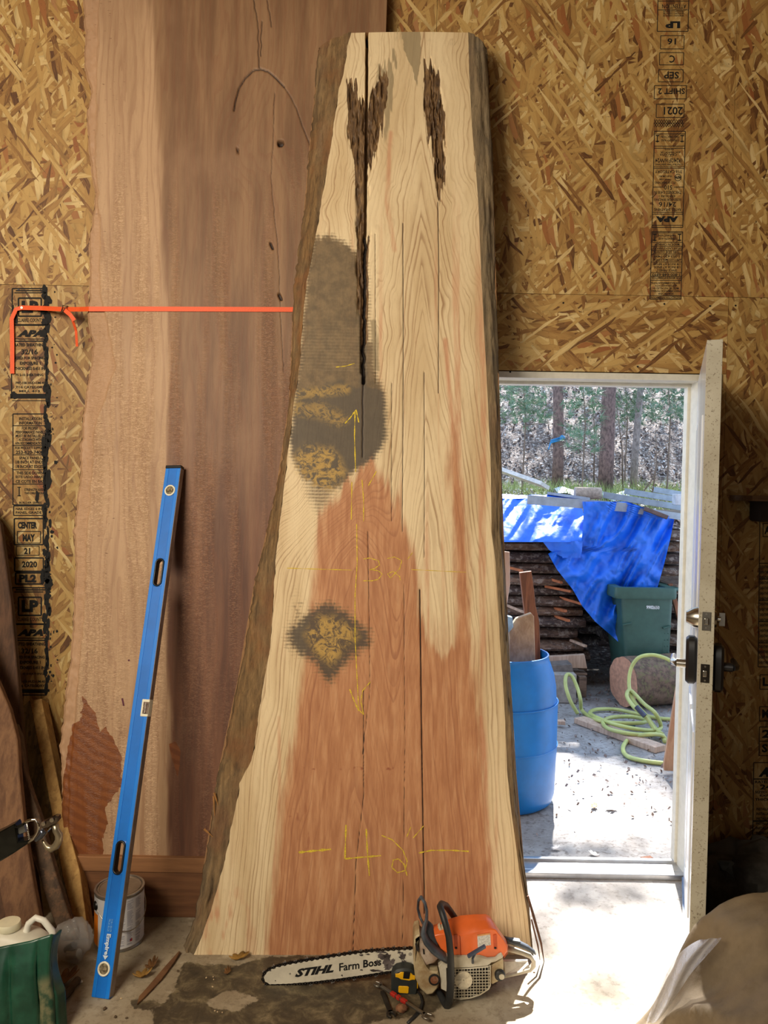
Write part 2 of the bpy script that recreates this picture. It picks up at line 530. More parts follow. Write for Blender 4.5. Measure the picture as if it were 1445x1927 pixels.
# yard outside and the hillside behind it
def hill(x, y):
    b = 1.50 * smooth(y, 4.4, 8.0)
    h = np.where(y > 8.0, 1.50 + (y - 8.0) * 0.13 + np.clip(y - 10.5, 0, None) * 0.38, b)
    return h - 0.004 + smooth(y, 4.6, 8) * (0.16 * fbm(x * 0.5, y * 0.5, 9) + 0.05 * fbm(x * 2.1, y * 2.1, 5)) + 0.006 * fbm(x * 3, y * 3, 3)
gx = np.linspace(-4, 14, 150); gy = np.concatenate([np.linspace(0.14, 4.2, 60, endpoint=False), np.linspace(4.2, 32, 150)])
X, Y = np.meshgrid(gx, gy)
Z = hill(X, Y)
def ground_mat():
    t = NT('yard_ground')
    p = t.pos()
    n2 = t.noise(p, 34, 5, 0.7); n1 = t.noise(p, 4, 6, 0.7)
    oc = t.ramp(n1, [(0.3, (124, 116, 108)), (0.5, (152, 146, 140)), (0.72, (182, 177, 170))])
    oc = t.mix(t.step(n2, 0.5, 0.66, 0, 0.7), oc, lin((98, 86, 76)))
    v = t.n('TexVoronoi', {'Vector': t.map(p, scale=(1, 1, 0.5)), 'Scale': 26.0})
    s = t.n('SeparateColor', {0: v.outputs['Color']})
    lf = t.ramp(s.outputs[0], [(0.0, (92, 74, 68)), (0.3, (120, 98, 86)), (0.6, (150, 134, 122)), (1.0, (190, 180, 172))])
    lf = t.mix(t.step(v.outputs['Distance'], 0.3, 0.6, 0, 0.75), lf, lin((52, 40, 34)))
    gr = t.mix(t.noise(p, 60, 3), lin((86, 104, 52)), lin((170, 168, 100)))
    m = t.math('ADD', t.attr('litter'), t.math('MULTIPLY', t.math('SUBTRACT', t.noise(p, 7, 4, 0.6), 0.5), 0.8))
    col = t.mix(t.step(m, 0.45, 0.6), oc, lf)
    g = t.math('ADD', t.attr('grass'), t.math('MULTIPLY', t.math('SUBTRACT', t.noise(p, 2.2, 4, 0.6), 0.5), 0.9))
    col = t.mix(t.step(g, 0.45, 0.65), col, gr)
    t.bump(t.math('ADD', n2, s.outputs[1]), 0.4, 0.02)
    return t.out(col, 0.9)
yard = npgrid(np.stack([X, Y, Z], -1), 'ground', ground_mat(), org=(0, 0, 0), attrs={'litter': smooth(Y, 2.6, 5.5), 'grass': smooth(Y, 6.6, 7.6) * (1 - smooth(Y, 9.4, 11.0)) * 0.75}, flip=True)
tag(yard, kind='structure')

# ------------------------------------------------------------------ door frame, sill and door leaf
M_white = plain((214, 210, 196), 0.45, var=0.04, scale=30, bump=0.02)
M_alu = plain((205, 205, 205), 0.3, 0.8, var=0.05)
fr = MB()
fr.box(((DL + DR) / 2, 0.08, DT - 0.016), (DR - DL, 0.16, 0.026))
fr.box(((DL + DR) / 2, 0.115, DT - 0.035), (DR - DL, 0.05, 0.014))
struct(fr, 'trim_1', M_white, bevel=0.002)
fr = MB()
fr.box((DR - 0.014, 0.085, DT / 2), (0.026, 0.15, DT - 0.03)); fr.box((DR - 0.032, 0.12, DT / 2), (0.012, 0.04, DT - 0.06))
struct(fr, 'trim_2', M_white, bevel=0.002)
struct(MB().box((DL + 0.014, 0.085, DT / 2), (0.026, 0.15, DT - 0.03)), 'trim_3', M_white, bevel=0.002)
sl = MB()
sl.box(((DL + DR) / 2, 0.02, 0.012), (DR - DL, 0.03, 0.024)); sl.box(((DL + DR) / 2, 0.09, 0.014), (DR - DL, 0.11, 0.02)); sl.box(((DL + DR) / 2, 0.115, 0.028), (DR - DL, 0.022, 0.016))
struct(sl, 'trim_4', M_alu, bevel=0.003)
struct(MB().box((DR + 0.03, -0.006, DT / 2), (0.05, 0.012, DT)), 'trim_5', plain((112, 60, 42), 0.7, var=0.1))

H0 = Vector((1.262, -0.004, 0)); F0 = Vector((0.952, -0.832, 0))
DX = (F0 - H0).normalized()                       # along the leaf, hinge to free edge
DN = Vector((-DX.y, DX.x, 0))                     # towards the room's right
if DN.x < 0: DN = -DN
DTH = 0.044; DLEN = (F0 - H0).length; DTOP = 2.06
door = empty('door_1', H0, None, None, kind='structure')
def dp(s, n, z): return H0 + DX * s + DN * n + Vector((0, 0, z))
def slabq(mb, s0, s1, n0, n1, z0, z1):
    vs = [dp(s, n, z) for s in (s0, s1) for n in (n0, n1) for z in (z0, z1)]
    return mb.add(vs, [(0, 1, 3, 2), (4, 6, 7, 5), (0, 4, 5, 1), (2, 3, 7, 6), (0, 2, 6, 4), (1, 5, 7, 3)])
M_leaf = plain((212, 216, 224), 0.22, var=0.04, scale=6)
lf = MB(); slabq(lf, 0, DLEN - 0.002, 0, DTH, 0.02, DTOP)
for z0, z1 in ((0.25, 0.85), (1.05, 1.85)):      # pressed panels
    slabq(lf, 0.14, 0.42, -0.005, 0.001, z0, z1); slabq(lf, 0.49, 0.77, -0.005, 0.001, z0, z1)
lf.build('door_leaf', M_leaf, door, bevel=0.003)
def edge_mat():
    t = NT('door_edge')
    o = t.pos()
    col = t.mix(t.step(t.noise(o, 6, 4), 0.35, 0.7), lin((176, 170, 152)), lin((156, 148, 128)))
    col = t.mix(t.step(t.noise(o, 150, 3, 0.7), 0.58, 0.66, 0, 0.8), col, lin((96, 80, 58)))
    return t.out(col, 0.5)
ed = MB(); slabq(ed, DLEN - 0.002, DLEN + 0.002, 0, DTH, 0.02, DTOP); ed.build('door_edge', edge_mat(), door, bevel=0.001)
M_seal = plain((110, 130, 160), 0.5, var=0.1)
ws = MB(); slabq(ws, 0.02, DLEN - 0.02, -0.006, DTH + 0.002, 0.004, 0.03); ws.build('bottom_seal', M_seal, door)
# latch plates on the edge, deadbolt, lever handle set
def zat(px, py):                                   # height of a pixel on the door's free edge
    e = dp(DLEN, DTH / 2, 0); return P(px, py, e.y).z
M_plate = plain((120, 116, 108), 0.35, 0.9, var=0.1); M_steel = plain((190, 186, 176), 0.25, 1.0, var=0.05)
M_blk = plain((18, 18, 20), 0.35, var=0.1)
zd = zat(1328, 1169); zl = zat(1328, 1267)
for zc, m in ((zd, M_plate), (zl, plain((52, 46, 40), 0.4, 0.8))):
    pl = MB(); slabq(pl, DLEN + 0.0015, DLEN + 0.0045, DTH / 2 - 0.0125, DTH / 2 + 0.0125, zc - 0.028, zc + 0.028)
    pp = pl.build('latch_plate', m, door, bevel=0.001)
    bo = MB(); slabq(bo, DLEN + 0.004, DLEN + 0.010, DTH / 2 - 0.007, DTH / 2 + 0.007, zc - 0.010, zc + 0.010)
    bo.build('latch_bolt', M_steel, pp, bevel=0.003)
    sc = MB()
    for s in (-1, 1): sc.lathe([(0.0035, 0), (0.003, 0.0015)], dp(DLEN + 0.0042, DTH / 2, zc + s * 0.021), DX, 10)
    sc.build('screw', M_steel, pp)
BS = DLEN - 0.062
db = MB(); db.lathe([(0.033, 0), (0.031, 0.012), (0.020, 0.030), (0.018, 0.034), (0.0, 0.034)], dp(BS, 0, zd), -DN, 28)
db.build('deadbolt', M_steel, door, angle=35)
tb = MB(); tb.lathe([(0.028, 0), (0.026, 0.008), (0.010, 0.012), (0.010, 0.02)], dp(BS, DTH, zd), DN, 24)
slabq(tb, BS - 0.006, BS + 0.006, DTH + 0.016, DTH + 0.032, zd - 0.02, zd + 0.02)
tb.build('deadbolt_thumb_turn', M_steel, door, angle=35)
for sgn, n0 in ((-1, 0), (1, DTH)):               # black escutcheons both sides
    es = MB(); prof = []
    for k in range(24):
        w = 2 * PI * k / 24
        prof.append((0.034 * math.copysign(abs(math.cos(w)) ** 0.55, math.cos(w)), 0.074 * math.copysign(abs(math.sin(w)) ** 0.6, math.sin(w))))
    es.prism([dp(BS + a, n0, zl + (0.026 if sgn < 0 else 0.008) + b) for a, b in prof], DN * sgn * 0.032, 0.008)
    h = es.build('handle_housing', M_blk, door, angle=30)
    lv = MB(); o = dp(BS, n0 + sgn * 0.03, zl + 0.012)
    lv.lathe([(0.014, 0), (0.014, 0.028)], o, DN * sgn, 16)
    lv.tube([o + DN * sgn * 0.026 + DX * 0.005, o + DN * sgn * 0.036 - DX * 0.01, o + DN * sgn * 0.038 - DX * 0.05, o + DN * sgn * 0.036 - DX * 0.105], [0.011, 0.012, 0.010, 0.009], 10)
    lv.build('lever_handle', M_steel if sgn < 0 else M_blk, h, angle=40)

# shelf on the wall at the right
sh = empty('wall_shelf', P(1440, 960, -0.05), 'narrow wooden shelf board fixed to the chipboard wall at the far right', 'shelf')
a = P(1376, 930, -0.02); b = P(1500, 942, -0.02)
MB().box(((a.x + b.x) / 2, -0.10, (a.z + b.z) / 2 - 0.004), (b.x - a.x, 0.20, 0.022)).build('shelf_board', plain((112, 84, 54), 0.8, stretch=(1, 8, 8)), sh, bevel=0.003)
MB().box((P(1418, 955, 0).x + 0.06, -0.06, a.z - 0.062), (0.17, 0.10, 0.09)).build('bracket_block', plain((50, 38, 28), 0.9), sh, bevel=0.01)

# ------------------------------------------------------------------ the big live edge slab
bl = G(364, 1797); br = G(1001, 1797)
tc = P(770, 60, -0.162)
A0 = (bl + br) / 2
SX = (br - bl).normalized()
SU = (tc - A0); SU = (SU - SX * SU.dot(SX)).normalized()
SN = SX.cross(SU).normalized()                      # towards +y ?
if SN.y > 0: SN = -SN                               # SN points to the camera side
STH = 0.066
slab = empty('live_edge_slab', A0, 'tall light wood slab with reddish heart and dark stains, yellow crayon marks, leaning at centre', 'wood slab')

def wood_mat():
    t = NT('slab_wood')
    o = t.obj()
    g = t.attr('grain'); H = t.attr('heart'); D = t.attr('dark'); Y = t.attr('mould'); B = t.attr('rot'); K = t.attr('pink'); GR = t.attr('grey')
    fib = t.noise(t.map(o, scale=(260, 260, 6)), 1.0, 4, 0.65)
    fib2 = t.noise(t.map(o, scale=(60, 60, 2.2)), 1.0, 3, 0.6)
    g2 = t.math('ADD', g, t.math('MULTIPLY', t.math('SUBTRACT', fib2, 0.5), 0.35))
    g2 = t.math('ADD', g2, t.math('MULTIPLY', t.n('TexNoise', {'W': t.math('MULTIPLY', g2, 0.45), 'Scale': 1.0, 'Detail': 2.0}, noise_dimensions='1D').outputs[0], 2.4))
    fr = t.math('FRACT', g2)
    rid = t.n('TexWhiteNoise', {'W': t.math('FLOOR', g2)}, noise_dimensions='1D').outputs[0]
    ln = t.math('MULTIPLY', t.step(fr, 0.45, 0.92), t.step(fr, 0.92, 1.0, 1.0, 0.0))
    w = t.noise(t.map(o, scale=(9, 9, 1.4)), 1.0, 3)
    ln = t.math('MULTIPLY', t.math('MULTIPLY', ln, t.step(rid, 0.0, 1.0, 0.35, 1.25)), t.step(w, 0.25, 0.65, 0.45, 1.0))
    sap = t.mix(t.step(w, 0.35, 0.7), lin((228, 206, 166)), lin((206, 180, 138)))
    sap = t.mix(t.math('MULTIPLY', ln, t.math('MULTIPLY', t.step(t.noise(t.map(o, scale=(30, 30, 4)), 1.0, 3), 0.3, 0.6, 0.35, 0.9), t.math('SUBTRACT', 1.0, t.math('MULTIPLY', H, 0.4)))), sap, lin((162, 128, 92)))
    sap = t.mix(t.math('MULTIPLY', K, t.step(fib2, 0.3, 0.6, 0.4, 1.0)), sap, lin((196, 140, 104)))
    hrt = t.mix(t.step(fib2, 0.3, 0.75), lin((196, 142, 100)), lin((170, 114, 76)))
    hrt = t.mix(t.math('MULTIPLY', ln, 0.5), hrt, lin((146, 90, 62)))
    col = t.mix(t.step(t.math('ADD', H, t.math('MULTIPLY', t.math('SUBTRACT', fib2, 0.5), 1.0)), 0.0, 1.0), sap, hrt)
    col = t.mix(t.step(fib, 0.5, 0.8, 0, 0.22), col, lin((120, 80, 50)))
    grn = t.noise(o, 30, 5, 0.7)
    # saw marks inside the dark patches
    saw = t.n('TexWave', {'Vector': o, 'Scale': 26.0, 'Distortion': 1.5, 'Detail': 2.0}, bands_direction='Z').outputs['Fac']
    dk = t.math('ADD', D, t.math('MULTIPLY', t.math('SUBTRACT', t.math('MULTIPLY', saw, fib), 0.3), 0.5))
    dcol = t.mix(t.step(grn, 0.3, 0.7), lin((88, 72, 50)), lin((122, 100, 70)))
    dcol = t.mix(t.step(t.attr('black'), 0.2, 0.8), dcol, t.mix(grn, lin((60, 52, 44)), lin((92, 80, 64))))
    col = t.mix(t.step(dk, 0.12, 0.85, 0, 0.95), col, dcol)
    yn = t.noise(t.map(o, scale=(1, 1, 1.2)), 26, 6, 0.75, 1.6)
    ym = t.math('MULTIPLY', Y, t.step(yn, 0.42, 0.56))
    col = t.mix(ym, col, t.mix(grn, lin((150, 116, 56)), lin((206, 170, 92))))
    gcol = t.mix(fib2, lin((128, 112, 84)), lin((164, 146, 112)))
    col = t.mix(t.step(t.math('ADD', GR, t.math('MULTIPLY', t.math('SUBTRACT', fib2, 0.5), 0.8)), 0.35, 0.7, 0, 0.85), col, gcol)
    rc = t.noise(t.map(o, scale=(70, 70, 14)), 1.0, 4, 0.7)
    rcol = t.ramp(rc, [(0.3, (50, 34, 20)), (0.5, (98, 72, 44)), (0.72, (146, 114, 74))])
    bm = t.math('ADD', B, t.math('MULTIPLY', t.math('SUBTRACT', t.noise(t.map(o, scale=(110, 110, 12)), 1.0, 3, 0.6), 0.5), 1.1))
    col = t.mix(t.step(bm, 0.42, 0.58), col, rcol)
    col = t.mix(t.step(t.attr('red'), 0.1, 1.0, 0, 0.8), col, lin((128, 52, 34)))
    col = t.mix(t.step(t.attr('crack'), 0.3, 0.8), col, lin((34, 22, 14)))  # weathered brown in the grooves, painting in their cavity darkness too
    h = t.math('ADD', t.math('MULTIPLY', fib, 0.3), t.math('MULTIPLY', t.math('MULTIPLY', rc, B), 2.0))
    t.bump(h, 0.35, 0.004)
    return t.out(col, 0.62)

LF = [(661,60),(654,85),(646,141),(639,163),(632,207),(622,279),(615,318),(601,406),(592,453),(576,540),(570,600),(564,686),(552,769),(546,823),(538,884),(530,950),(519,1047),(514,1130),(509,1216),(498,1274),(487,1339),(480,1396),(473,1431),(452,1474),(435,1560),(419,1636),(397,1713),(378,1765),(364,1797)]
RF = [(881,60),(883,141),(888,240),(892,279),(899,362),(903,451),(906,527),(911,623),(917,734),(923.5,878),(925,1000),(932,1058),(941,1202),(950,1346),(954,1450),(961,1517),(977,1636),(992,1718),(1001,1797)]
LO = [(600,60),(598,100),(590,200),(580,300),(572,400),(560,480),(552,560),(549,640),(546,720),(540,780),(533,850),(520,920),(505,985),(498,1020),(480,1090),(470,1160),(460,1220),(447,1280),(436,1340),(425,1400),(410,1450),(402,1500),(396,1560),(386,1620),(375,1680),(363,1740),(347,1775),(343,1797)]
RO = [(915,60),(920,155),(922.6,224),(928,293),(929.5,390),(932,487),(931,527),(936,607),(939,718),(944,878),(946,1000),(948,1022),(951.6,1094),(960.6,1274),(968,1398),(975,1517),(982,1589),(994,1684),(1003,1797)]
NV, NU = 860, 300
vv = np.linspace(60, 1797, NV)
jl = 2.2 * fbm(vv / 22, vv * 0, 3); jr = 0.6 * fbm(vv / 40, vv * 0, 8)
Lx = interp(LF, vv) + jl; Rx = interp(RF, vv) + jr
aa = np.linspace(0, 1, NU)
U = Lx[:, None] + (Rx - Lx)[:, None] * aa[None, :]
V = np.repeat(vv[:, None], NU, 1)
V = V + (1 - smooth(V, 60, 300)) * (np.abs(U - 780) / 120) ** 2 * 2.0
# grain field: nested arches
n1 = fbm(U / 90, V / 330, 21, 3); n2 = fbm(U / 28, V / 120, 22, 2)
xc = 800 - 8 * np.sin(V / 240) - 30 * smooth(V, 900, 1500)
ax = np.abs(U - xc)
side = np.where(U < xc, 1.0, 1.0)
g = V / 62 - (ax / 10.5) ** 1.08 * (1 + 0.0 * V)
# second set of arches on the left of the lower part and one above the crack
xc2 = 668 + 0 * V
m2 = smooth(V, 860, 1080) * (1 - smooth(U, 720, 770))
g2 = V / 66 - (np.abs(U - xc2) / 11.5) ** 1.1 + 3.0
g = g * (1 - m2) + g2 * m2
g = g + 2.2 * n1 + 1.0 * n2
# flame wiggle at the top
g = g + 0.9 * (1 - smooth(V, 500, 800)) * np.sin(V / 27 + 2.5 * fbm(U / 30, V / 60, 6)) * smooth(ax, 5, 60)
heart = smooth(poly_sd(U + 10 * fbm(U / 9, V / 200, 30), V + 34 * fbm(U / 10, V / 900, 31), [(700,862),(722,900),(750,950),(768,1000),(786,1060),(792,1140),(806,1190),(826,1225),(850,1215),(858,1150),(850,1050),(846,950),(842,880),(850,800),(860,860),(872,960),(884,1100),(893,1240),(902,1400),(912,1520),(922,1640),(940,2100),(480,2100),(508,1700),(522,1580),(530,1500),(548,1400),(558,1330),(572,1240),(583,1150),(590,1050),(602,965),(630,935),(665,890)]), -15, 17)
pale = smooth(poly_sd(U + 8 * fbm(U / 5, V / 400, 33), V, [(770,985),(800,985),(830,1100),(846,1200),(838,1250),(818,1230),(800,1150),(784,1060)]), -6, 12)
heart = heart * (1 - 0.6 * pale)
heart = np.maximum(heart, 0.55 * smooth(V, 1080, 1300) * smooth(poly_sd(U, V, [(780,1080),(900,1080),(910,1400),(790,1400)]), -8, 10))
pink = 0.75 * smooth(fbm(U / 13, V / 520, 40, 3), 0.12, 0.5) * smooth(V, 250, 700) * smooth(U, 560, 640) + 0.9 * smooth(8 - line_d(U, V, [(838, 640), (848, 760), (856, 900), (868, 1040)]), 0, 8) + 0.7 * smooth(7 - line_d(U, V, [(735, 250), (728, 380), (742, 470)]), 0, 6)
pink += 0.8 * smooth(6 - line_d(U, V, [(905, 1350), (912, 1450), (922, 1640)]), 0, 6) + 0.6 * smooth(5 - line_d(U, V, [(525, 1350), (526, 1500), (512, 1680)]), 0, 4)
pink += 0.9 * smooth(fbm(U / 12, V / 40, 44), 0.0, 0.45) * smooth(V + (560 - U) * 0.3, 1650, 1780) * (1 - smooth(U, 440, 500))
Dp = [(590,448),(625,446),(655,462),(676,480),(690,500),(694,640),(706,650),(706,705),(720,735),(727,790),(722,830),(706,858),(668,884),(640,915),(600,918),(570,895),(552,858),(546,830),(556,760),(566,640),(574,560)]
nb = fbm(U / 7, V / 7, 50)
dark = smooth(poly_sd(U + 2 * fbm(U / 9, V / 3, 51) + 5 * fbm(U / 14, V / 14, 57), V + 9 * fbm(U / 4, V / 9, 52), Dp), -15, 11)
sp = poly_sd(U + 9 * fbm(U / 6, V / 3, 53), V + 12 * fbm(U / 3, V / 9, 54), [(545,1190),(590,1150),(615,1138),(642,1150),(690,1190),(692,1212),(655,1235),(620,1280),(590,1240),(548,1215)])
dark = np.maximum(dark, 0.92 * smooth(sp, -24, 12))
dark = np.maximum(dark, 0.6 * smooth(poly_sd(U, V, [(555, 1100), (575, 1130), (560, 1220), (545, 1230), (540, 1160)]), -12, 16) * (0.6 + nb))
dark = np.maximum(dark, 0.55 * smooth(poly_sd(U + 4 * nb, V, [(560,860),(640,915),(620,950),(596,975),(575,935)]), -16, 18))
dark = np.clip(dark * (1 - 0.12 * smooth(V, 560, 640) * (V < 700)), 0, 1)
black = smooth(poly_sd(U, V + 14 * fbm(U / 20, V / 20, 56), [(550,735),(640,722),(720,735),(740,800),(715,860),(660,890),(620,930),(560,900),(535,840)]), -14, 10)
black = np.maximum(black, smooth(sp, -10, 10))
black = np.maximum(black, 0.8 * smooth(12 - line_d(U, V, [(680, 460), (684, 740)]), 0, 10))
mould = np.maximum(0.95 * smooth(poly_sd(U, V, [(555,860),(575,838),(625,845),(640,865),(650,890),(625,922),(590,915),(560,888)]), -12, 12), 1.0 * smooth(poly_sd(U, V, [(572,1195),(600,1158),(630,1160),(668,1180),(676,1200),(650,1222),(625,1255),(595,1235)]), -10, 14))
mould = np.maximum(mould, 0.7 * smooth(16 - line_d(U, V, [(553, 742), (600, 738), (650, 732)]), 0, 14))
mould = np.maximum(mould, 0.6 * smooth(24 - line_d(U, V, [(560, 770), (600, 772), (640, 790)]), 0, 20))
rot = np.zeros_like(U)
for pl in ([(655,150),(668,150),(676,190),(690,190),(722,120),(732,140),(724,200),(716,250),(705,300),(700,335),(692,300),(688,480),(672,480),(668,380),(664,300),(655,260),(652,200)],
           [(796,118),(826,118),(828,180),(836,210),(838,300),(836,350),(828,388),(820,350),(812,280),(804,230),(798,180)],
           [(672,440),(696,440),(694,560),(692,640),(680,650),(670,560)]):
    rot = np.maximum(rot, smooth(poly_sd(U + 6 * fbm(U / 5, V / 30, 60), V + 40 * fbm(U / 5, V / 400, 61), pl), -4, 5))
grey = smooth(poly_sd(U + 3 * nb, V, [(754,50),(792,50),(792,110),(784,165),(776,130),(760,95)]), -3, 4)
grey = np.maximum(grey, 0.5 * smooth(1 - (V - 60) / 60, 0, 1) * smooth(fbm(U / 16, V / 30, 62), -0.1, 0.4))
grey = np.maximum(grey, 0.75 * smooth(poly_sd(U, V, [(700,90),(770,80),(770,150),(735,250),(722,320),(715,200)]), -14, 16) * smooth(fbm(U / 8, V / 50, 63), -0.2, 0.3))
grey = np.maximum(grey, 0.7 * smooth(poly_sd(U, V, [(694,600),(712,600),(716,700),(700,700)]), -8, 8))
red = 0.8 * smooth(4 - np.abs(V - 1446 + 2 * nb), 0, 3) * smooth(fbm(U / 10, V / 10, 70), 0.02, 0.3) * (U > 525) * (U < 740)
red = np.maximum(red, 0.7 * smooth(poly_sd(U, V, [(540,1525),(560,1520),(565,1545),(545,1545)]), -8, 8) * smooth(fbm(U / 8, V / 8, 71), -0.1, 0.3))
red = np.maximum(red, 0.5 * smooth(poly_sd(U, V, [(572,1510),(584,1510),(586,1600),(574,1600)]), -5, 5) * smooth(fbm(U / 5, V / 16, 72), -0.1, 0.3))
# cracks cut into the face
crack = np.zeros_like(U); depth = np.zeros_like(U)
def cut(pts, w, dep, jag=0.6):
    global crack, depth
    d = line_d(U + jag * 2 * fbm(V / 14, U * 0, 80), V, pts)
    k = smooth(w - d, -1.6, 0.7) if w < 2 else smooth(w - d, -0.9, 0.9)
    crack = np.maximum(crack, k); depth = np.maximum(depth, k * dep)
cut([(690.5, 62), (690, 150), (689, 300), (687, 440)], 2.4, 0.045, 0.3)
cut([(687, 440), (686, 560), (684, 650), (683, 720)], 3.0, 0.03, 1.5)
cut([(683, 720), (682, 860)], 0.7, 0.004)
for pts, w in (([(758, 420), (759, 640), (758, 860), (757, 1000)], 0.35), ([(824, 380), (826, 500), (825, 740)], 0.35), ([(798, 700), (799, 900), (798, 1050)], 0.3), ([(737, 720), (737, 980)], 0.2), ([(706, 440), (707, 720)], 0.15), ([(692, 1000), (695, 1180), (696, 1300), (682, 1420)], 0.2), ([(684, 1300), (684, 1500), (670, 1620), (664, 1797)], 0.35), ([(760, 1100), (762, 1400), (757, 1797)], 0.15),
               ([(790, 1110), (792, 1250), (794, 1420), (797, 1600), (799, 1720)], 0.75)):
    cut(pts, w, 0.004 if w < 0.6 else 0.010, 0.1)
pit = rot * (0.004 + 0.012 * smooth(fbm(U / 5, V / 24, 90), -0.1, 0.5))
pit = np.maximum(pit, 0.022 * smooth(7 - line_d(U, V, [(818, 175), (822, 250), (828, 330)]), 0, 6) * smooth(fbm(U / 4, V / 12, 91), -0.35, 0.1))
pit = np.maximum(pit, 0.014 * smooth(6 - line_d(U, V, [(684, 440), (682, 600), (682, 700)]), 0, 5))
PT = rays_plane(U, V, A0, SN)
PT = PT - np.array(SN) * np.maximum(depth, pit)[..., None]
M_slab = wood_mat()
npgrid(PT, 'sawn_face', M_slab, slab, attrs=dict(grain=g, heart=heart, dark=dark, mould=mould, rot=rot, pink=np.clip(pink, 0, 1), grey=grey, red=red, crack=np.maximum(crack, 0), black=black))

def bark_mat():
    t = NT('bark')
    o = t.obj()
    n = t.noise(t.map(o, scale=(48, 48, 3.5)), 1.0, 5, 0.7); n2 = t.noise(o, 7, 5, 0.6); n3 = t.noise(t.map(o, scale=(160, 160, 12)), 1.0, 4, 0.7)
    a = t.attr('grey')
    w = t.ramp(n, [(0.25, (56, 40, 24)), (0.42, (98, 74, 45)), (0.58, (130, 100, 62)), (0.8, (164, 132, 86))])
    w = t.mix(t.step(n2, 0.45, 0.7, 0, 0.6), w, lin((140, 88, 44)))
    g = t.ramp(n, [(0.3, (92, 78, 58)), (0.6, (134, 116, 88)), (0.8, (160, 142, 110))])
    g = t.mix(t.step(n2, 0.5, 0.75, 0, 0.7), g, lin((84, 76, 70)))
    col = t.mix(a, w, g)
    col = t.mix(t.step(n3, 0.6, 0.72, 0, 0.6), col, lin((46, 32, 20)))
    t.bump(t.math('ADD', n, t.math('MULTIPLY', n3, 0.5)), 0.8, 0.012)
    return t.out(col, 0.85)
M_bark = bark_mat()
vb = np.linspace(60, 1797, 340)
def bark(inner, outer, nseed, gz, rag, dep):
    nb_ = 14
    I = interp(inner, vb); O = interp(outer, vb) + rag * fbm(vb / 9, vb * 0, nseed, 3)
    # corner of the slab's top is rounded down
    Pi = rays_plane(I, vb, A0, SN)
    back = A0 - SN * dep
    vO = vb + 30 * np.clip(1 - (vb - 60) / 45, 0, 1) ** 1.5
    Po = rays_plane(O, vO, back, SN)
    s = np.linspace(0, 1, nb_)[None, :, None]
    bul = np.sin(s * PI) * 0.010
    G_ = Pi[:, None, :] * (1 - s) + Po[:, None, :] * s + np.array(SN) * bul
    a = np.repeat(vb[:, None], nb_, 1); b = np.repeat(s[..., 0], len(vb), 0)
    nn = (fbm(b * 5, a / 60, nseed + 1, 3) + 0.5 * fbm(b * 11, a / 24, nseed + 2, 2)) * np.sin(np.clip(b, 0.02, 1) * PI * 0.9)
    G_ = G_ + np.array(SN) * (0.016 * nn)[..., None]
    # wrap round to the back of the slab
    bx = Po + np.array(SX) * (0.04 if nseed < 105 else -0.04) - np.array(SN) * (STH - dep)
    G_ = np.concatenate([G_, bx[:, None, :]], 1)
    gr = np.concatenate([gz(b, a), gz(b, a)[:, :1]], 1)
    o = npgrid(G_, 'bark_edge', M_bark, slab, attrs={'grey': gr})
    return G_
BL = bark(LF, LO, 101, lambda b, a: np.clip(0.15 + 0.5 * smooth(a, 1200, 1700) + 0.5 * fbm(b * 2, a / 90, 5), 0, 1), 3.5, 0.05)
BR = bark(RF, RO, 111, lambda b, a: np.clip(0.95 - 0.25 * smooth(a, 600, 900) + 0.4 * fbm(b * 2, a / 90, 7), 0, 1), 0.8, 0.016)
# back, top end and foot of the slab
bk = MB()
def col3(a): return [Vector(p) for p in a]
Lb = col3(BL[::34, 13]); Rb = col3(BR[::34, 13])
for k in range(len(Lb) - 1):
    bk.add([Lb[k], Lb[k + 1], Rb[k + 1], Rb[k]], [(0, 1, 2, 3)])
tf = col3(PT[0, ::15]); tb_ = [p - SN * STH for p in tf]
bk.add(tf + tb_, [(i, i + 1, len(tf) + i + 1, len(tf) + i) for i in range(len(tf) - 1)])
bf = col3(PT[-1, ::15]); bb = [p - SN * STH + Vector((0, 0, 0.004)) for p in bf]
bk.add(bf + bb, [(i, i + 1, len(bf) + i + 1, len(bf) + i) for i in range(len(bf) - 1)])
bk.build('slab_back', plain((150, 112, 74), 0.8, scale=12, stretch=(30, 30, 2)), slab)

# crayon marks
M_cray = plain((226, 196, 60), 0.8, var=0.15, scale=200)
def crayon(pts, w=1.6, name='crayon_mark', n=4):
    q = []
    for (x0, y0), (x1, y1) in zip(pts[:-1], pts[1:]):
        for k in range(n):
            q.append((x0 + (x1 - x0) * k / n, y0 + (y1 - y0) * k / n))
    q.append(pts[-1])
    m = MB(); w3 = []
    for i, (x, y) in enumerate(q):
        w3.append(PL(x, y, A0, SN) + SN * 0.0008)
    vs = []
    for i, p in enumerate(w3):
        d = (w3[min(i + 1, len(w3) - 1)] - w3[max(i - 1, 0)]).normalized()
        s = d.cross(SN).normalized() * (w * 0.00095 * (0.8 + 0.5 * math.sin(i * 2.3)))
        vs += [p - s, p + s]
    m.add(vs, [(2 * i, 2 * i + 2, 2 * i + 3, 2 * i + 1) for i in range(len(w3) - 1)])
    m.build(name, M_cray, slab)
crayon([(668, 775), (667, 820), (669, 888)], 2.2); crayon([(649, 797), (660, 785), (670, 771)], 2.4); crayon([(670, 771), (675, 795)], 2.4)
crayon([(632, 691), (650, 689), (667, 684)], 1.8); crayon([(562, 769), (567, 750)], 0.1)
crayon([(662, 907), (661, 978)], 1.8); crayon([(681, 903), (684, 940), (684, 981)], 1.8); crayon([(693, 914), (708, 887)], 1.8)
crayon([(671, 986), (672, 1060), (668, 1120), (668, 1200), (671, 1260), (675, 1337)], 1.8, n=10)
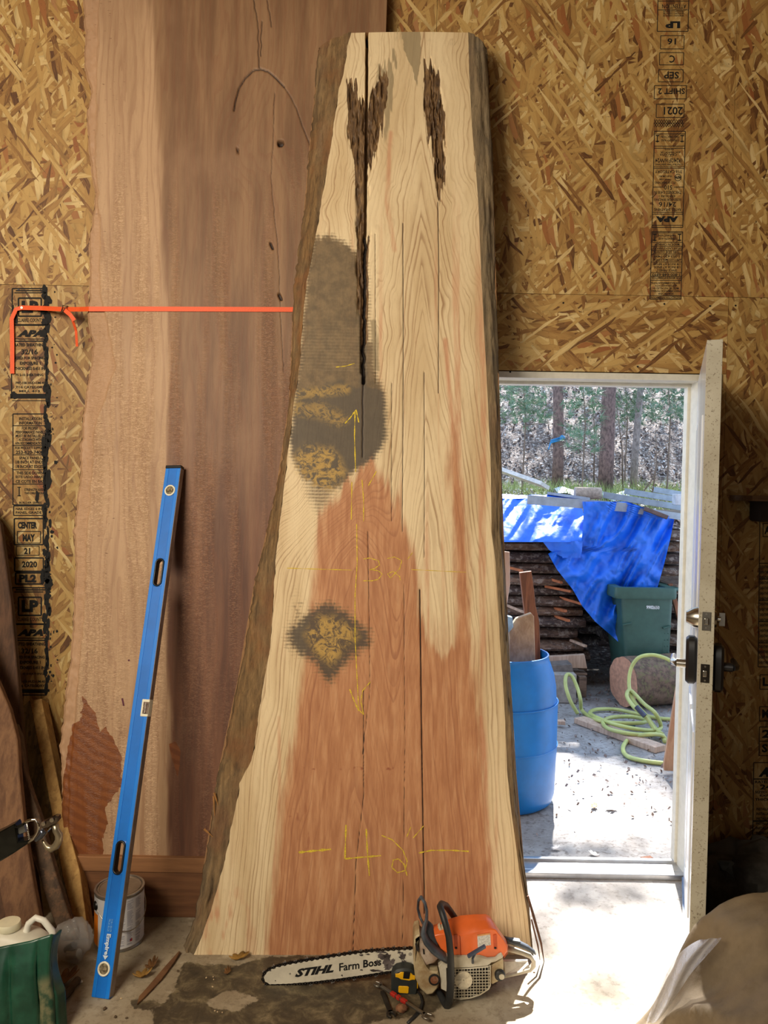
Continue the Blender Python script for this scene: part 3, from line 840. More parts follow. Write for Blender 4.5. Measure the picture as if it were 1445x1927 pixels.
crayon([(540, 1069), (600, 1071), (662, 1073)], 1.4); crayon([(658, 1297), (666, 1318), (675, 1338)], 2.4)
crayon([(697, 1283), (682, 1300), (679, 1320), (684, 1345), (676, 1336)], 1.8)
crayon([(684, 1052), (695, 1050), (712, 1055), (714, 1063), (705, 1070), (695, 1072), (712, 1074), (719, 1080), (712, 1090), (700, 1093), (683, 1093)], 1.6)
crayon([(729, 1051), (742, 1048), (756, 1055), (752, 1070), (735, 1088), (729, 1080), (740, 1075), (752, 1085), (753, 1092)], 1.4)
crayon([(767, 1052), (776, 1040)], 1.2); crayon([(774, 1072), (820, 1074), (877, 1077)], 1.1)
crayon([(562, 1604), (590, 1601), (623, 1598)], 4.0); crayon([(651, 1552), (649, 1616)], 3.0); crayon([(649, 1616), (680, 1613), (717, 1610)], 3.0); crayon([(689, 1560), (691, 1600), (695, 1648)], 3.0)
crayon([(718, 1572), (738, 1580), (758, 1600), (766, 1620), (762, 1638), (748, 1642), (737, 1632), (740, 1618), (750, 1616), (760, 1626), (766, 1648)], 2.0)
crayon([(765, 1575), (773, 1556)], 1.6); crayon([(777, 1577), (797, 1554)], 1.6); crayon([(788, 1605), (812, 1600), (850, 1600), (882, 1602)], 2.6)

# splinters on the bark edges
M_spl = plain((170, 120, 66), 0.8)
sp_ = MB()
for a, b in (((403, 1492), (412, 1520)), ((402, 1498), (404, 1535)), ((384, 1560), (402, 1576))):
    sp_.tube([PL(*a, A0 - SN * 0.03, SN), PL(*b, A0 - SN * 0.03, SN)], [0.004, 0.001], 5)
sp_.build('splinter', M_spl, slab)
sp_ = MB()
sp_.tube([P(993, 1686, -0.55), P(1004, 1725, -0.56), P(1018, 1775, -0.58), P(1024, 1812, -0.56)], [0.004, 0.005, 0.004, 0.001], 5)
sp_.tube([P(1000, 1730, -0.55), P(1012, 1780, -0.58), P(1016, 1806, -0.57)], [0.003, 0.003, 0.001], 5)
sp_.build('splinter', plain((92, 58, 34), 0.8), slab)

# ------------------------------------------------------------------ the second slab behind it, on its beam
b2l = P(112, 1608, -0.318); b2r = P(720, 1629, -0.322)
B0 = (b2l + b2r) / 2
TX = (b2r - b2l).normalized()
TU = P(430, 60, -0.088) - B0; TU = (TU - TX * TU.dot(TX)).normalized()
TN = TX.cross(TU).normalized()
if TN.y > 0: TN = -TN
slab2 = empty('live_edge_slab', B0, 'reddish brown slab with curly pale left edge behind the orange strap, standing on a beam', 'wood slab')
def curly_mat():
    t = NT('curly_wood')
    o = t.obj()
    Rr = t.attr('redz'); Ed = t.attr('edge'); Wt = t.attr('wet'); Cu = t.attr('curl'); g = t.attr('grain')
    fib = t.noise(t.map(o, scale=(170, 170, 5)), 1.0, 4, 0.65)
    st = t.noise(t.map(o, scale=(16, 16, 0.9)), 1.0, 4, 0.6)
    rip = t.noise(t.map(o, scale=(46, 46, 120)), 1.0, 3, 0.6, 2.6)
    rm = t.math('MULTIPLY', t.step(rip, 0.46, 0.6), Cu)
    pale = t.mix(t.step(st, 0.3, 0.7), lin((184, 150, 116)), lin((160, 126, 94)))
    rd = t.mix(t.step(st, 0.3, 0.68), t.mix(t.attr('low'), lin((146, 112, 80)), lin((126, 86, 62))), t.mix(t.attr('low'), lin((114, 82, 56)), lin((90, 56, 40))))
    col = t.mix(t.step(t.math('ADD', Rr, t.math('MULTIPLY', t.math('SUBTRACT', st, 0.5), 0.9)), 0.1, 0.9), pale, rd)
    col = t.mix(t.step(t.math('FRACT', t.math('ADD', g, t.math('MULTIPLY', st, 2.0))), 0.5, 0.95, 0, 0.25), col, lin((120, 72, 48)))
    col = t.mix(t.math('MULTIPLY', rm, 0.5), col, t.mix(Rr, lin((222, 186, 150)), lin((186, 138, 104))))
    col = t.mix(t.step(fib, 0.5, 0.8, 0, 0.25), col, lin((100, 62, 42)))
    ec = t.mix(st, lin((190, 152, 118)), lin((166, 128, 96)))
    col = t.mix(t.math('MULTIPLY', Ed, 0.85), col, ec)
    big = t.noise(o, 2.2, 4, 0.6)
    col = t.mix(t.step(big, 0.5, 0.72, 0, 0.4), col, lin((150, 116, 88)))
    band = t.n('TexWave', {'Vector': t.map(o, rot=(0, R(-28), 0)), 'Scale': 9.0, 'Distortion': 5.0, 'Detail': 2.0}, bands_direction='Z').outputs['Fac']
    wet = t.mix(t.step(band, 0.1, 0.9), lin((136, 80, 42)), lin((120, 68, 36)))
    wet = t.mix(t.step(fib, 0.5, 0.8, 0, 0.4), wet, lin((96, 48, 24)))
    wm = t.math('ADD', Wt, t.math('MULTIPLY', t.math('SUBTRACT', t.noise(o, 22, 4, 0.6), 0.5), 0.5))
    col = t.mix(t.step(wm, 0.45, 0.55), col, wet)
    chk = t.noise(t.map(o, scale=(40, 40, 260)), 1.0, 2, 0.5)
    cm = t.math('MULTIPLY', t.step(chk, 0.70, 0.76), t.attr('check'))
    col = t.mix(cm, col, lin((96, 58, 36)))
    col = t.mix(t.attr('crack'), col, lin((40, 22, 14)))
    t.bump(t.math('ADD', t.math('MULTIPLY', rip, Cu), t.math('MULTIPLY', fib, 0.2)), 0.55, 0.006)
    return t.out(col, t.step(wm, 0.45, 0.55, 0.6, 0.42))
L2 = [(152,-60),(152,0),(156,54),(154,119),(167,169),(159,205),(163,288),(174,360),(172,389),(165,432),(163,540),(163,560),(161,604),(170,648),(165.5,693),(156,748),(151,782),(152,814),(145,844),(148,890),(140,942),(141,960),(133,1000),(138,1066),(134,1116),(133,1178),(128,1247),(120,1299),(115,1344),(107.5,1403),(112,1462),(112,1500),(112,1612)]
R2 = [(729,-60),(728,0),(726,60),(718,300),(700,600),(690,1612)]
v2 = np.linspace(-60, 1612, 700); a2 = np.linspace(0, 1, 400)
l2 = interp(L2, v2) + 3.0 * fbm(v2 / 11, v2 * 0, 201, 3); r2 = interp(R2, v2)
U2 = l2[:, None] + (r2 - l2)[:, None] * a2[None]; V2 = np.repeat(v2[:, None], len(a2), 1)
# follow the slightly tilted foot of the slab
V2 = V2 + smooth(V2, 1200, 1612) * (U2 - 145) * 0.047
zb = np.interp(V2, [-60, 0, 250, 430, 600, 900, 1200, 1620], [285, 284, 301, 310, 316, 317, 318, 318])
red2 = smooth(U2 - zb + 14 * fbm(U2 / 14, V2 / 150, 203), -16, 12)
eb = np.interp(V2, [-60, 0, 169, 290, 432, 534, 634, 689, 744, 803, 858, 920, 1100, 1300, 1450, 1620], [187, 185, 181, 179, 188, 186, 205, 216, 199, 176, 173, 168, 160, 146, 130, 130])
edge2 = smooth(eb - U2 + 4 * fbm(U2 / 8, V2 / 20, 204), -2.5, 2.5)
wet = smooth(poly_sd(U2 + 5 * fbm(U2 / 6, V2 / 10, 205), V2, [(156,1308),(168,1330),(180,1342),(186,1380),(197,1366),(212,1388),(230,1425),(228,1480),(212,1500),(198,1520),(204,1550),(195,1570),(192,1640),(90,1640),(118,1470),(128,1400),(137,1364),(152,1356)]), -5, 5)
wet = np.maximum(wet, smooth(poly_sd(U2, V2, [(318,1400),(330,1395),(340,1412),(338,1440),(334,1460),(324,1430)]), -6, 6))
curl = smooth(fbm(U2 / 22, V2 / 260, 206, 3) + 0.15 * smooth(V2, 300, 700), -0.1, 0.5) * smooth(V2, 220, 420) * (0.55 + 0.45 * (1 - red2))
check = (1 - smooth(U2, 215, 260)) * smooth(U2, 150, 165)
crk = np.zeros_like(U2); dp2 = np.zeros_like(U2)
def cut2(pts, w, dep, jag=1.0):
    global crk, dp2
    d = line_d(U2 + jag * 2 * fbm(V2 / 14, U2 * 0, 81), V2, pts)
    k = smooth(w - d, -0.9, 0.9)
    crk = np.maximum(crk, k); dp2 = np.maximum(dp2, k * dep)
arc = [(440, 208), (444, 185), (450, 165), (462, 146), (476, 133), (490, 130), (505, 135), (520, 148), (535, 164), (548, 185), (558, 205), (568, 235), (582, 270), (590, 300)]
cut2(arc[:9], 1.3, 0.006, 0.4); cut2(arc[8:], 0.7, 0.004, 0.4)
cut2([(478, 0), (486, 60), (487, 128)], 0.8, 0.004); cut2([(503, 0), (510, 50)], 0.7, 0.004); cut2([(492, 40), (491, 105)], 0.8, 0.004)
cut2([(516, 175), (514, 260), (509, 330), (516, 400), (524, 480), (528, 600), (534, 700)], 0.45, 0.003, 0.8)
cut2([(526, 555), (529, 563)], 3.0, 0.01); cut2([(508, 458), (513, 468)], 2.2, 0.008)
kn = smooth(7.5 - np.hypot(U2 - 528 + 3 * fbm(U2 / 4, V2 / 4, 210), V2 - 270), 0, 4); crk = np.maximum(crk, kn); dp2 = np.maximum(dp2, kn * 0.02)
kn = smooth(5 - np.hypot((U2 - 447) / 0.8, (V2 - 283) / 1.6) + 4 * fbm(U2 / 3, V2 / 5, 211), 0, 4); crk = np.maximum(crk, kn * 0.8); dp2 = np.maximum(dp2, kn * 0.01)
g_2 = U2 / 16 + 2.2 * fbm(U2 / 50, V2 / 300, 212) + 3.0 * np.exp(-((U2 - 500) / 70) ** 2 - ((V2 - 240) / 90) ** 2) + 2.5 * np.exp(-((U2 - 450) / 40) ** 2 - ((V2 - 290) / 60) ** 2)
PT2 = rays_plane(U2, V2, B0, TN)
roll2 = (1 - smooth(U2 - l2[:, None], 0, 7)) * 0.016
lip = edge2 * 0.007 + 0.004 * edge2 * fbm(U2 / 9, V2 / 14, 215, 3)
PT2 = PT2 - np.array(TN) * (dp2 + roll2 + lip - curl * 0.0012 * vnoise(U2 / 5, V2 / 2.5, 99))[..., None]
npgrid(PT2, 'sawn_face', curly_mat(), slab2, attrs=dict(redz=red2, edge=edge2, wet=wet, curl=curl, check=check, crack=crk, grain=g_2, low=smooth(V2 + 120 * fbm(U2 / 14, V2 / 300, 220), 450, 1150)))
S2T = 0.06
sd2_ = MB(); lf_ = col3(PT2[::8, 0]); n_ = len(lf_)
lb_ = [p - TN * S2T + TX * (0.012 + 0.004 * math.sin(i * 1.7)) for i, p in enumerate(lf_)]
sd2_.add(lf_ + lb_, [(i, n_ + i, n_ + i + 1, i + 1) for i in range(n_ - 1)])
rf_ = col3(PT2[::8, -1]); rb_ = [p - TN * S2T for p in rf_]
sd2_.add(rf_ + rb_, [(i, i + 1, n_ + i + 1, n_ + i) for i in range(n_ - 1)])
sd2_.add(lb_ + rb_, [(i, n_ + i, n_ + i + 1, i + 1) for i in range(n_ - 1)])
q_ = col3(PT2[-1, ::19]); q2 = [p - TN * S2T for p in q_]
sd2_.add(q_ + q2, [(i, i + 1, len(q_) + i + 1, len(q_) + i) for i in range(len(q_) - 1)])
sd2_.build('slab_edge', plain((170, 124, 94), 0.8, scale=30), slab2, angle=40)
mk = MB()
for pts in (((230, 1314), (233, 1328)), ((242, 1241), (243, 1244))):
    a, b = [PL(*p, B0, TN) + TN * 0.001 for p in pts]
    mk.bar(a, b, 0.006, 0.001, side=TX)
mk.build('purple_mark', plain((96, 40, 60), 0.7), slab2, label='small purple stain mark')

# the beam the second slab stands on: an upright board with a thin strip on top
bm0 = G(150, 1722); bm1 = G(362, 1729)
yb = (bm0.y + bm1.y) / 2
beam = empty('timber_beam', (-0.75, yb + 0.09, 0), 'brown wooden beam on the floor carrying the reddish slab', 'beam')
zt1 = P(250, 1640, yb).z; zt2 = P(250, 1612, yb).z
M_beam = plain((128, 86, 54), 0.75, scale=3, stretch=(1.2, 8, 14), var=0.12, c2=(98, 62, 38))
MB().box((-0.62, yb + 0.085, zt1 / 2), (1.1, 0.17, zt1)).build('beam_block', M_beam, beam, bevel=0.004)
MB().box((-0.60, yb + 0.082, (zt1 + zt2) / 2), (1.06, 0.175, zt2 - zt1)).build('top_strip', plain((150, 104, 66), 0.75, scale=3, stretch=(1.2, 8, 14), var=0.12), beam, bevel=0.003)

# ------------------------------------------------------------------ printing on the chipboard sheets
M_ink = plain((12, 10, 9), 0.8, var=0.2, scale=60)
def wpt(px, py, off=0.0008): return P(px, py, -off)
class Stamp:
    def __init__(self, L0, R0, slope=0.0, flip=False, ref=0.0):
        self.L, self.R, self.s, self.f, self.ref = L0, R0, slope, flip, ref
        self.m = MB()
    def x(self, a, v): return self.L + (self.R - self.L) * a + self.s * (v - self.ref)
    def q(self, a, v): return wpt(self.x(a, v), v)
    def text(self, s, a0, a1, v0, v1, bold=0.02, shear=0.0):
        if self.f: text_quad(self.m, s, self.q(a1, v0), self.q(a0, v0), self.q(a1, v1), bold, shear)
        else: text_quad(self.m, s, self.q(a0, v1), self.q(a1, v1), self.q(a0, v0), bold, shear)
    def rule(self, a0, a1, v0, v1):
        p = [self.q(a0, v0), self.q(a1, v0), self.q(a1, v1), self.q(a0, v1)]
        self.m.add(p, [(3, 2, 1, 0)])
    def hl(self, v, w=1.2, a0=0.0, a1=1.0): self.rule(a0, a1, v - w / 2, v + w / 2)
    def vl(self, a, v0, v1, w=1.4):
        d = w / (self.R - self.L) / 2
        self.rule(a - d, a + d, v0, v1)
    def box(self, a0, a1, v0, v1, w=1.4):
        self.hl(v0, w, a0, a1); self.hl(v1, w, a0, a1); self.vl(a0, v0, v1, w); self.vl(a1, v0, v1, w)
    def blob(self, cx, cy, rx, ry, sd):
        rnd = random.Random(sd); n = 14
        pts = []
        for k in range(n):
            w = 2 * PI * k / n; r = 0.7 + 0.5 * rnd.random()
            pts.append(wpt(cx + rx * r * math.cos(w), cy + ry * r * math.sin(w), 0.0006))
        self.m.add(pts, [tuple(range(n))])
    def build(self, label): self.m.build('printed_stamp', M_ink, wall, label=label)

def small_block(st, rows, bold=0.03):
    for r in rows:
        st.text(r[0], r[1], r[2], r[3], r[4], bold, r[5] if len(r) > 5 else 0.0)

s = Stamp(23, 88, 0.0)
def lp_block(s, o, dx=0):
    s.box(0.0, 1.0, 543 + o, 611 + o, 2.2); s.box(0.18, 0.84, 561 + o, 595 + o, 3.0); s.text('LP', 0.27, 0.76, 566 + o, 589 + o, 0.06)
    s.hl(547 + o, 2.4, 0.1, 0.95); s.hl(551 + o, 2.0, 0.06, 0.9); s.text('CLARKE COUNTY', 0.15, 0.9, 599 + o, 606 + o)
    s.hl(612 + o, 2.4); s.text('APA', 0.14, 0.9, 621 + o, 634 + o, 0.07, 0.3); s.hl(638 + o, 1.6); s.hl(642 + o, 2.4)
    s.text('RATED SHEATHING', 0.06, 0.96, 646 + o, 652 + o, 0.04); s.text('32/16', 0.26, 0.74, 657 + o, 667 + o, 0.03)
    s.text('SIZED FOR SPACING', 0.06, 0.94, 671 + o, 676.5 + o, 0.04); s.text('EXPOSURE 1', 0.22, 0.82, 680.5 + o, 686.5 + o, 0.04)
    s.text('THICKNESS 0.451 IN', 0.06, 0.94, 690.5 + o, 696.5 + o, 0.04)
    s.vl(0.97, 611 + o, 745 + o, 1.2)
lp_block(s, 0); lp_block(s, 563)
small_block(s, [('PS 2-10 SHEATHING', 0.1, 0.9, 703, 708), ('PRP-108 HUD-UM-40', 0.1, 0.95, 718, 723), ('7/16 CATEGORY', 0.1, 0.95, 726, 731), ('MILL 413', 0.2, 0.8, 734, 738)])
s.rule(-0.06, 1.05, 741, 750); s.hl(754, 1.5); s.vl(-0.02, 611, 750, 2.2)
s.box(0.02, 1.0, 779, 950, 2.0)
small_block(s, [('INSTALLATION', 0.2, 0.85, 785, 791), ('INFORMATION', 0.2, 0.85, 793, 799), ('FOR PROPER', 0.28, 0.75, 803, 809), ('PERFORMANCE PANELS', 0.1, 0.95, 810.5, 816), ('MUST BE INSTALLED IN', 0.1, 0.95, 817.5, 823), ('ACCORDANCE WITH', 0.18, 0.85, 824.5, 830), ('APA RECOMMENDATIONS', 0.08, 0.94, 831.5, 837),
    ('FOR PRODUCT SUPPORT', 0.08, 0.94, 840.5, 845.5), ('253-620-7400', 0.1, 0.9, 847.5, 854.5), ('SPACE PANELS', 0.2, 0.85, 859, 864.5), ('1/8 INCH AT ENDS', 0.1, 0.9, 866.5, 872.5), ('1/8 INCH AT EDGES', 0.1, 0.9, 875, 881),
    ('THIS SIDE DOWN', 0.12, 0.9, 887, 893), ('ESTE LADO ABAJO', 0.1, 0.92, 895, 901), ('CE COTE EN BAS', 0.1, 0.92, 903, 909), ('STRENGTH AXIS', 0.35, 0.9, 919, 924), ('THIS DIRECTION', 0.35, 0.9, 926, 930), ('BUILDER SERIES', 0.2, 0.85, 944, 948)])
for v in (801, 838.5, 856, 884, 911): s.hl(v, 1.6)
s.vl(0.2, 916, 934, 2.0); s.hl(917, 1.6, 0.15, 0.25); s.hl(933, 1.6, 0.15, 0.25)
s.box(0.04, 0.92, 952, 970, 2.0); small_block(s, [('NAIL EDGES 6 IN', 0.1, 0.85, 955, 960), ('PANEL GRADE', 0.1, 0.85, 962, 967)])
s.box(0.06, 0.9, 976, 1025, 2.6); s.text('CENTER', 0.16, 0.72, 982, 995, 0.06); s.box(0.15, 0.82, 1000, 1022, 1.6); s.text('MAY', 0.3, 0.66, 1005, 1019, 0.06)
s.box(0.12, 0.78, 1028, 1045, 1.4); s.text('21', 0.34, 0.52, 1031, 1043, 0.05)
s.box(0.07, 0.9, 1050, 1075, 2.6); s.text('2020', 0.28, 0.72, 1056, 1068, 0.04)
s.box(0.1, 0.85, 1078, 1099, 3.0); s.text('PL2', 0.2, 0.7, 1081, 1096, 0.06)
small_block(s, [('PS 2-10 SHEATHING', 0.1, 0.9, 1266, 1270), ('PRP-108 HUD-UM-40', 0.12, 0.95, 1280, 1285), ('7/16 CATEGORY', 0.12, 0.95, 1288, 1293)])
s.rule(0.14, 1.0, 1297, 1304); s.hl(1308, 2, 0.14, 1.0)
rnd = random.Random(4)
for k in range(74):                       # ink run down the right of the print
    v = 545 + k * 10.3
    w = 2.5 + 3.5 * max(0, math.sin(v / 41.0)) + 2 * rnd.random()
    s.blob(87 + rnd.uniform(-4, 4), v, w, 7 + 6 * rnd.random(), k)
for k in range(34):
    s.blob(rnd.uniform(90, 108), rnd.uniform(545, 1320), rnd.uniform(0.8, 2.6), rnd.uniform(0.8, 3.4), 100 + k)
for (x, v, a, b) in ((105, 870, 3.5, 4), (90, 905, 8, 22), (84, 840, 7, 24), (91, 745, 6, 20), (98, 1001, 4, 4), (94, 985, 3, 9), (94, 1150, 3.5, 9), (30, 600, 4, 10), (24, 590, 2.4, 20), (28, 744, 7, 7), (84, 960, 6, 20), (80, 1085, 5, 16), (70, 935, 4, 12)):
    s.blob(x, v, a, b, int(x * v))
s.build('black grade stamp with run ink on the lower left sheet')

s = Stamp(1238, 1296, -0.0265, True)
s.box(0.0, 1.0, -30, 59, 1.4); s.hl(2, 1.2); s.text('ATTENTION', 0.14, 0.92, 8, 16, 0.01); s.hl(18.5, 1.2)
for v in (22, 26, 30): s.text('SEE BUILDING CODE FOR USE', 0.18, 0.85, v - 2, v + 1, 0.01)
s.text('LP', 0.26, 0.74, 40, 53, 0.06)
for t_, a0, a1, v0, v1, b0, b1, w0, w1 in (('16', 0.34, 0.62, 72, 84, 0.12, 0.88, 67, 92), ('C', 0.42, 0.6, 104, 118, 0.1, 0.88, 99, 122), ('SEP', 0.26, 0.74, 135, 148, 0.08, 0.88, 131, 154), ('SHIFT 2', 0.08, 0.95, 166, 177, -0.04, 1.0, 161, 186), ('2021', 0.28, 0.9, 201, 216, 0.04, 0.94, 196, 221)):
    s.text(t_, a0, a1, v0, v1, 0.02); s.box(b0, b1, w0, w1, 1.3)
for k in range(12):
    for r in range(2):
        a = 0.02 + k * 0.08; v = 229 + r * 6
        for da in (-0.04, 0.04):
            p0 = s.q(a - da, v - 4); p1 = s.q(a + da, v + 4); s.m.bar(p0, p1, 0.0006, 0.0016)
s.box(0.0, 1.0, 247, 428, 1.4); s.hl(252, 1.2)
small_block(s, [('STRENGTH AXIS', 0.22, 0.8, 262, 266), ('THIS DIRECTION', 0.22, 0.8, 255, 260), ('ADHESIVE', 0.35, 0.65, 280, 283), ('EXTERIOR', 0.2, 0.85, 285, 288), ('CBA/325II', 0.2, 0.75, 289, 293), ('11/32', 0.35, 0.6, 294, 296), ('1R24/2F16/W24', 0.05, 0.92, 298, 306), ('CONSTRUCTION SHEATHING', 0.05, 0.95, 307.5, 311.5),
    ('7/16 CATEGORY', 0.05, 0.93, 320, 326), ('HUD-UM-40C', 0.16, 0.6, 330, 333.5), ('PRP-108', 0.2, 0.55, 336, 339), ('PS 2-18 SHEATHING', 0.05, 0.72, 341.5, 346), ('510', 0.36, 0.62, 348.5, 357), ('THICKNESS 0.418 IN', 0.05, 0.92, 359, 365), ('EXPOSURE 1', 0.2, 0.72, 367, 371), ('SIZED FOR SPACING', 0.05, 0.92, 373.5, 378), ('RATED SHEATHING', 0.05, 0.92, 392, 397)], 0.015)
s.text('24/16', 0.2, 0.76, 380, 389.5, 0.01); s.text('APA', 0.12, 0.84, 407, 418, 0.07, -0.0)
for v, a0, a1 in ((275, 0, 1), (279, 0, 1), (314, 0, 1), (317, 0, 1), (352, 0, 0.32), (352, 0.68, 1), (399.5, 0, 1), (403, 0, 1), (424, 0, 1)): s.hl(v, 1.2, a0, a1)
c0 = s.q(0.8, 334); s.m.tube([c0 + Vector((0.013 * math.cos(w), 0, 0.013 * math.sin(w))) for w in [2 * PI * k / 20 for k in range(20)]], 0.0012, 4, closed=True)
s.text('APA', 0.7, 0.9, 331, 337, 0.05)
for a in (0.1, 0.9):
    for v0, v1 in ((254, 268), (440, 454)):
        s.vl(a, v0, v1, 1.6); s.hl(v0 + 1, 2, a - 0.06, a + 0.06); s.hl(v1 - 2, 2, a - 0.06, a + 0.06)
s.box(0.0, 1.0, 436, 563, 1.4); s.hl(438.5, 1.2)
small_block(s, [('STRENGTH AXIS', 0.22, 0.8, 447, 451), ('THIS DIRECTION', 0.22, 0.8, 441, 445), ('MADE IN CANADA', 0.1, 0.9, 458, 462), ('ESTE LADO ABAJO', 0.06, 0.94, 465, 469), ('THIS SIDE DOWN', 0.08, 0.92, 472, 476.5), ('1-253-620-7400', 0.1, 0.92, 480, 485), ('APA CUSTOMER SUPPORT', 0.03, 0.97, 486.5, 491),
    ('1/8 INCH AT EDGES', 0.05, 0.95, 495, 499), ('1/8 INCH AT ENDS', 0.1, 0.95, 500.5, 505), ('SPACE PANELS', 0.2, 0.85, 506.5, 511), ('1-800-648-6893', 0.05, 0.95, 514.5, 519.5), ('FOR MORE INFORMATION', 0.03, 0.97, 521, 525), ('APA RECOMMENDATIONS', 0.03, 0.97, 531, 534.5), ('ACCORDANCE WITH', 0.15, 0.85, 536, 539.5), ('MUST BE INSTALLED IN', 0.08, 0.92, 541, 544.5), ('PERFORMANCE PANELS', 0.03, 0.97, 546, 549.5), ('FOR PROPER', 0.25, 0.75, 551, 554.5), ('INSTALLATION INFORMATION', 0.03, 0.97, 558, 562)], 0.02)
for v in (456, 463.5, 471, 478, 493, 513, 520, 527.5, 556.5): s.hl(v, 1.1)
s.build('upside down black grade stamp on the upper right sheet')

s = Stamp(1430, 1492, -0.012, False, 960)
s.box(0, 1, 975, 1060, 1.5); s.box(0.1, 0.9, 985, 1010, 1.5); s.text('APA', 0.14, 0.6, 990, 1005, 0.05)
for v in range(1064, 1250, 10): s.text('SHEATHING PANEL SPACING INFO', 0.02, 0.98, v, v + 5.5, 0.03)
s.box(0, 1, 1060, 1255, 1.6)
for v in (1090, 1130, 1170, 1210): s.hl(v, 1.5)
for t_, v0 in (('L', 1275), ('M', 1335), ('2021', 1373), ('SHIFT', 1400)):
    s.box(0.06, 1, v0 - 5, v0 + 22, 1.5); s.text(t_, 0.14, 0.34 if len(t_) == 1 else 1.1, v0, v0 + 16, 0.04)
s.box(-0.1, 1, 1435, 1700, 1.6); s.text('APA', 0.05, 0.8, 1444, 1462, 0.07, 0.3); s.hl(1466, 2, -0.1, 1)
s.text('RATED SHEATHING', -0.05, 1.2, 1469, 1474, 0.03); s.text('24/16', 0.1, 0.9, 1476, 1486, 0.03); s.text('SIZED FOR SPACING', -0.05, 1.2, 1488, 1493, 0.03); s.text('EXPOSURE 1', 0.1, 1.0, 1495, 1499, 0.03); s.text('THICKNESS 0.418 IN', -0.05, 1.3, 1502, 1507, 0.03)
for v in range(1520, 1640, 9): s.text('INSTALLATION INFORMATION', 0.0, 1.2, v, v + 5, 0.03)
for v in (1545, 1600, 1645): s.hl(v, 2.5, -0.1, 1)
s.build('black grade stamp on the sheet right of the door')
# nail heads along the sheet seams
nh = MB()
for x, v in ((1183, 564), (1384, 575), (1336, 576), (35, 545), (1060, 570), (960, 700), (1250, 572), (1200, 690), (1320, 690)):
    nh.lathe([(0.004, 0), (0.0035, 0.0012)], wpt(x, v, 0), (0, -1, 0), 10)
nh.build('nail_head', plain((60, 60, 66), 0.4, 0.8), wall)

# ------------------------------------------------------------------ orange strap across the second slab
M_or = plain((240, 92, 38), 0.6, var=0.06, scale=300)
strap = empty('tie_strap', P(200, 582, -0.14), 'bright orange webbing strap stretched across the reddish slab and nailed to the wall', 'strap')
def sp(px, py): return PL(px, py, B0, TN) + TN * 0.004
def ribbon(m, pts, hw, up=(0, 0, 1), th=0.0016):
    vs = []
    for i, p in enumerate(pts):
        d = (pts[min(i + 1, len(pts) - 1)] - pts[max(i - 1, 0)]).normalized()
        u = d.cross(Vector((0, -1, 0))).normalized()
        n = u.cross(d)
        vs += [p - u * hw - n * th / 2, p + u * hw - n * th / 2, p + u * hw + n * th / 2, p - u * hw + n * th / 2]
    fs = []
    for i in range(len(pts) - 1):
        for k in range(4):
            fs.append((4 * i + k, 4 * i + (k + 1) % 4, 4 * i + 4 + (k + 1) % 4, 4 * i + 4 + k))
    fs += [(3, 2, 1, 0), tuple(len(vs) - 4 + k for k in range(4))]
    m.add(vs, fs)
m = MB()
ribbon(m, [P(40, 579, -0.012), P(80, 580, -0.03), P(118, 582, -0.07), P(150, 582, -0.12), sp(168, 582), sp(300, 582), sp(420, 582.5), sp(550, 583), sp(640, 584)], 0.009)
m.build('webbing', M_or, strap)
m = MB(); ribbon(m, [P(42, 579, -0.012), P(30, 582, -0.014), P(22, 600, -0.012), P(23, 650, -0.010), P(23, 703, -0.010)], 0.0085); m.build('hanging_end', M_or, strap)
m = MB(); ribbon(m, [P(122, 584, -0.10), P(132, 592, -0.105), P(140, 603, -0.10)], 0.008); ribbon(m, [P(136, 600, -0.1), P(143, 622, -0.07), P(145, 652, -0.05)], 0.005); m.build('loose_tail', M_or, strap)
m = MB(); c = P(122, 582, -0.085)
m.tube([c + Vector((0.015 * math.cos(w), 0.003 * math.sin(w), 0.019 * math.sin(w))) for w in [2 * PI * k / 4 + 0.6 for k in range(4)]], 0.0028, 6, closed=True)
m.tube([c + Vector((-0.010, -0.004, -0.012)), c + Vector((0.011, -0.004, 0.014))], 0.002, 6)
m.build('buckle', plain((66, 50, 40), 0.4, 0.9), strap)
m = MB(); m.lathe([(0.006, 0), (0.005, 0.002)], P(41, 579, -0.0145), (0, -1, 0), 12); m.lathe([(0.0018, -0.013), (0.0018, 0.004)], P(41, 579, -0.0145), (0, -1, 0), 8)
m.build('nail', plain((225, 220, 210), 0.3, 0.7), strap)

# ------------------------------------------------------------------ spirit level leaning on the second slab
class FR:
    def __init__(s, o, x, y, z): s.o, s.x, s.y, s.z = Vector(o), Vector(x), Vector(y), Vector(z)
    def p(s, a, b, c): return s.o + s.x * a + s.y * b + s.z * c
    def box(s, m, a0, a1, b0, b1, c0, c1):
        vs = [s.p(a, b, c) for a in (a0, a1) for b in (b0, b1) for c in (c0, c1)]
        return m.add(vs, [(0, 1, 3, 2), (4, 6, 7, 5), (0, 4, 5, 1), (2, 3, 7, 6), (0, 2, 6, 4), (1, 5, 7, 3)])
Lb0 = G(188, 1881); Lt = PL(331, 879, B0, TN) + TN * 0.034
LZ = (Lt - Lb0).normalized(); LL = 1.83
nrm = Vector((-0.22, -1, 0)); LYb = -(nrm - LZ * nrm.dot(LZ)).normalized()      # into the picture
LXr = LYb.cross(LZ).normalized()
if LXr.x < 0: LXr = -LXr
LL = (Lt - Lb0).length
fr = FR(Lb0 + Vector((0, 0, 0.004)), LXr, LYb, LZ)
lev = empty('spirit_level', Lb0, 'long bright blue spirit level leaning upright against the reddish slab', 'level')
def lev_at(px, py):
    q = PL(px, py, Lb0, -LYb) - fr.o
    return q.dot(LXr), q.dot(LZ)
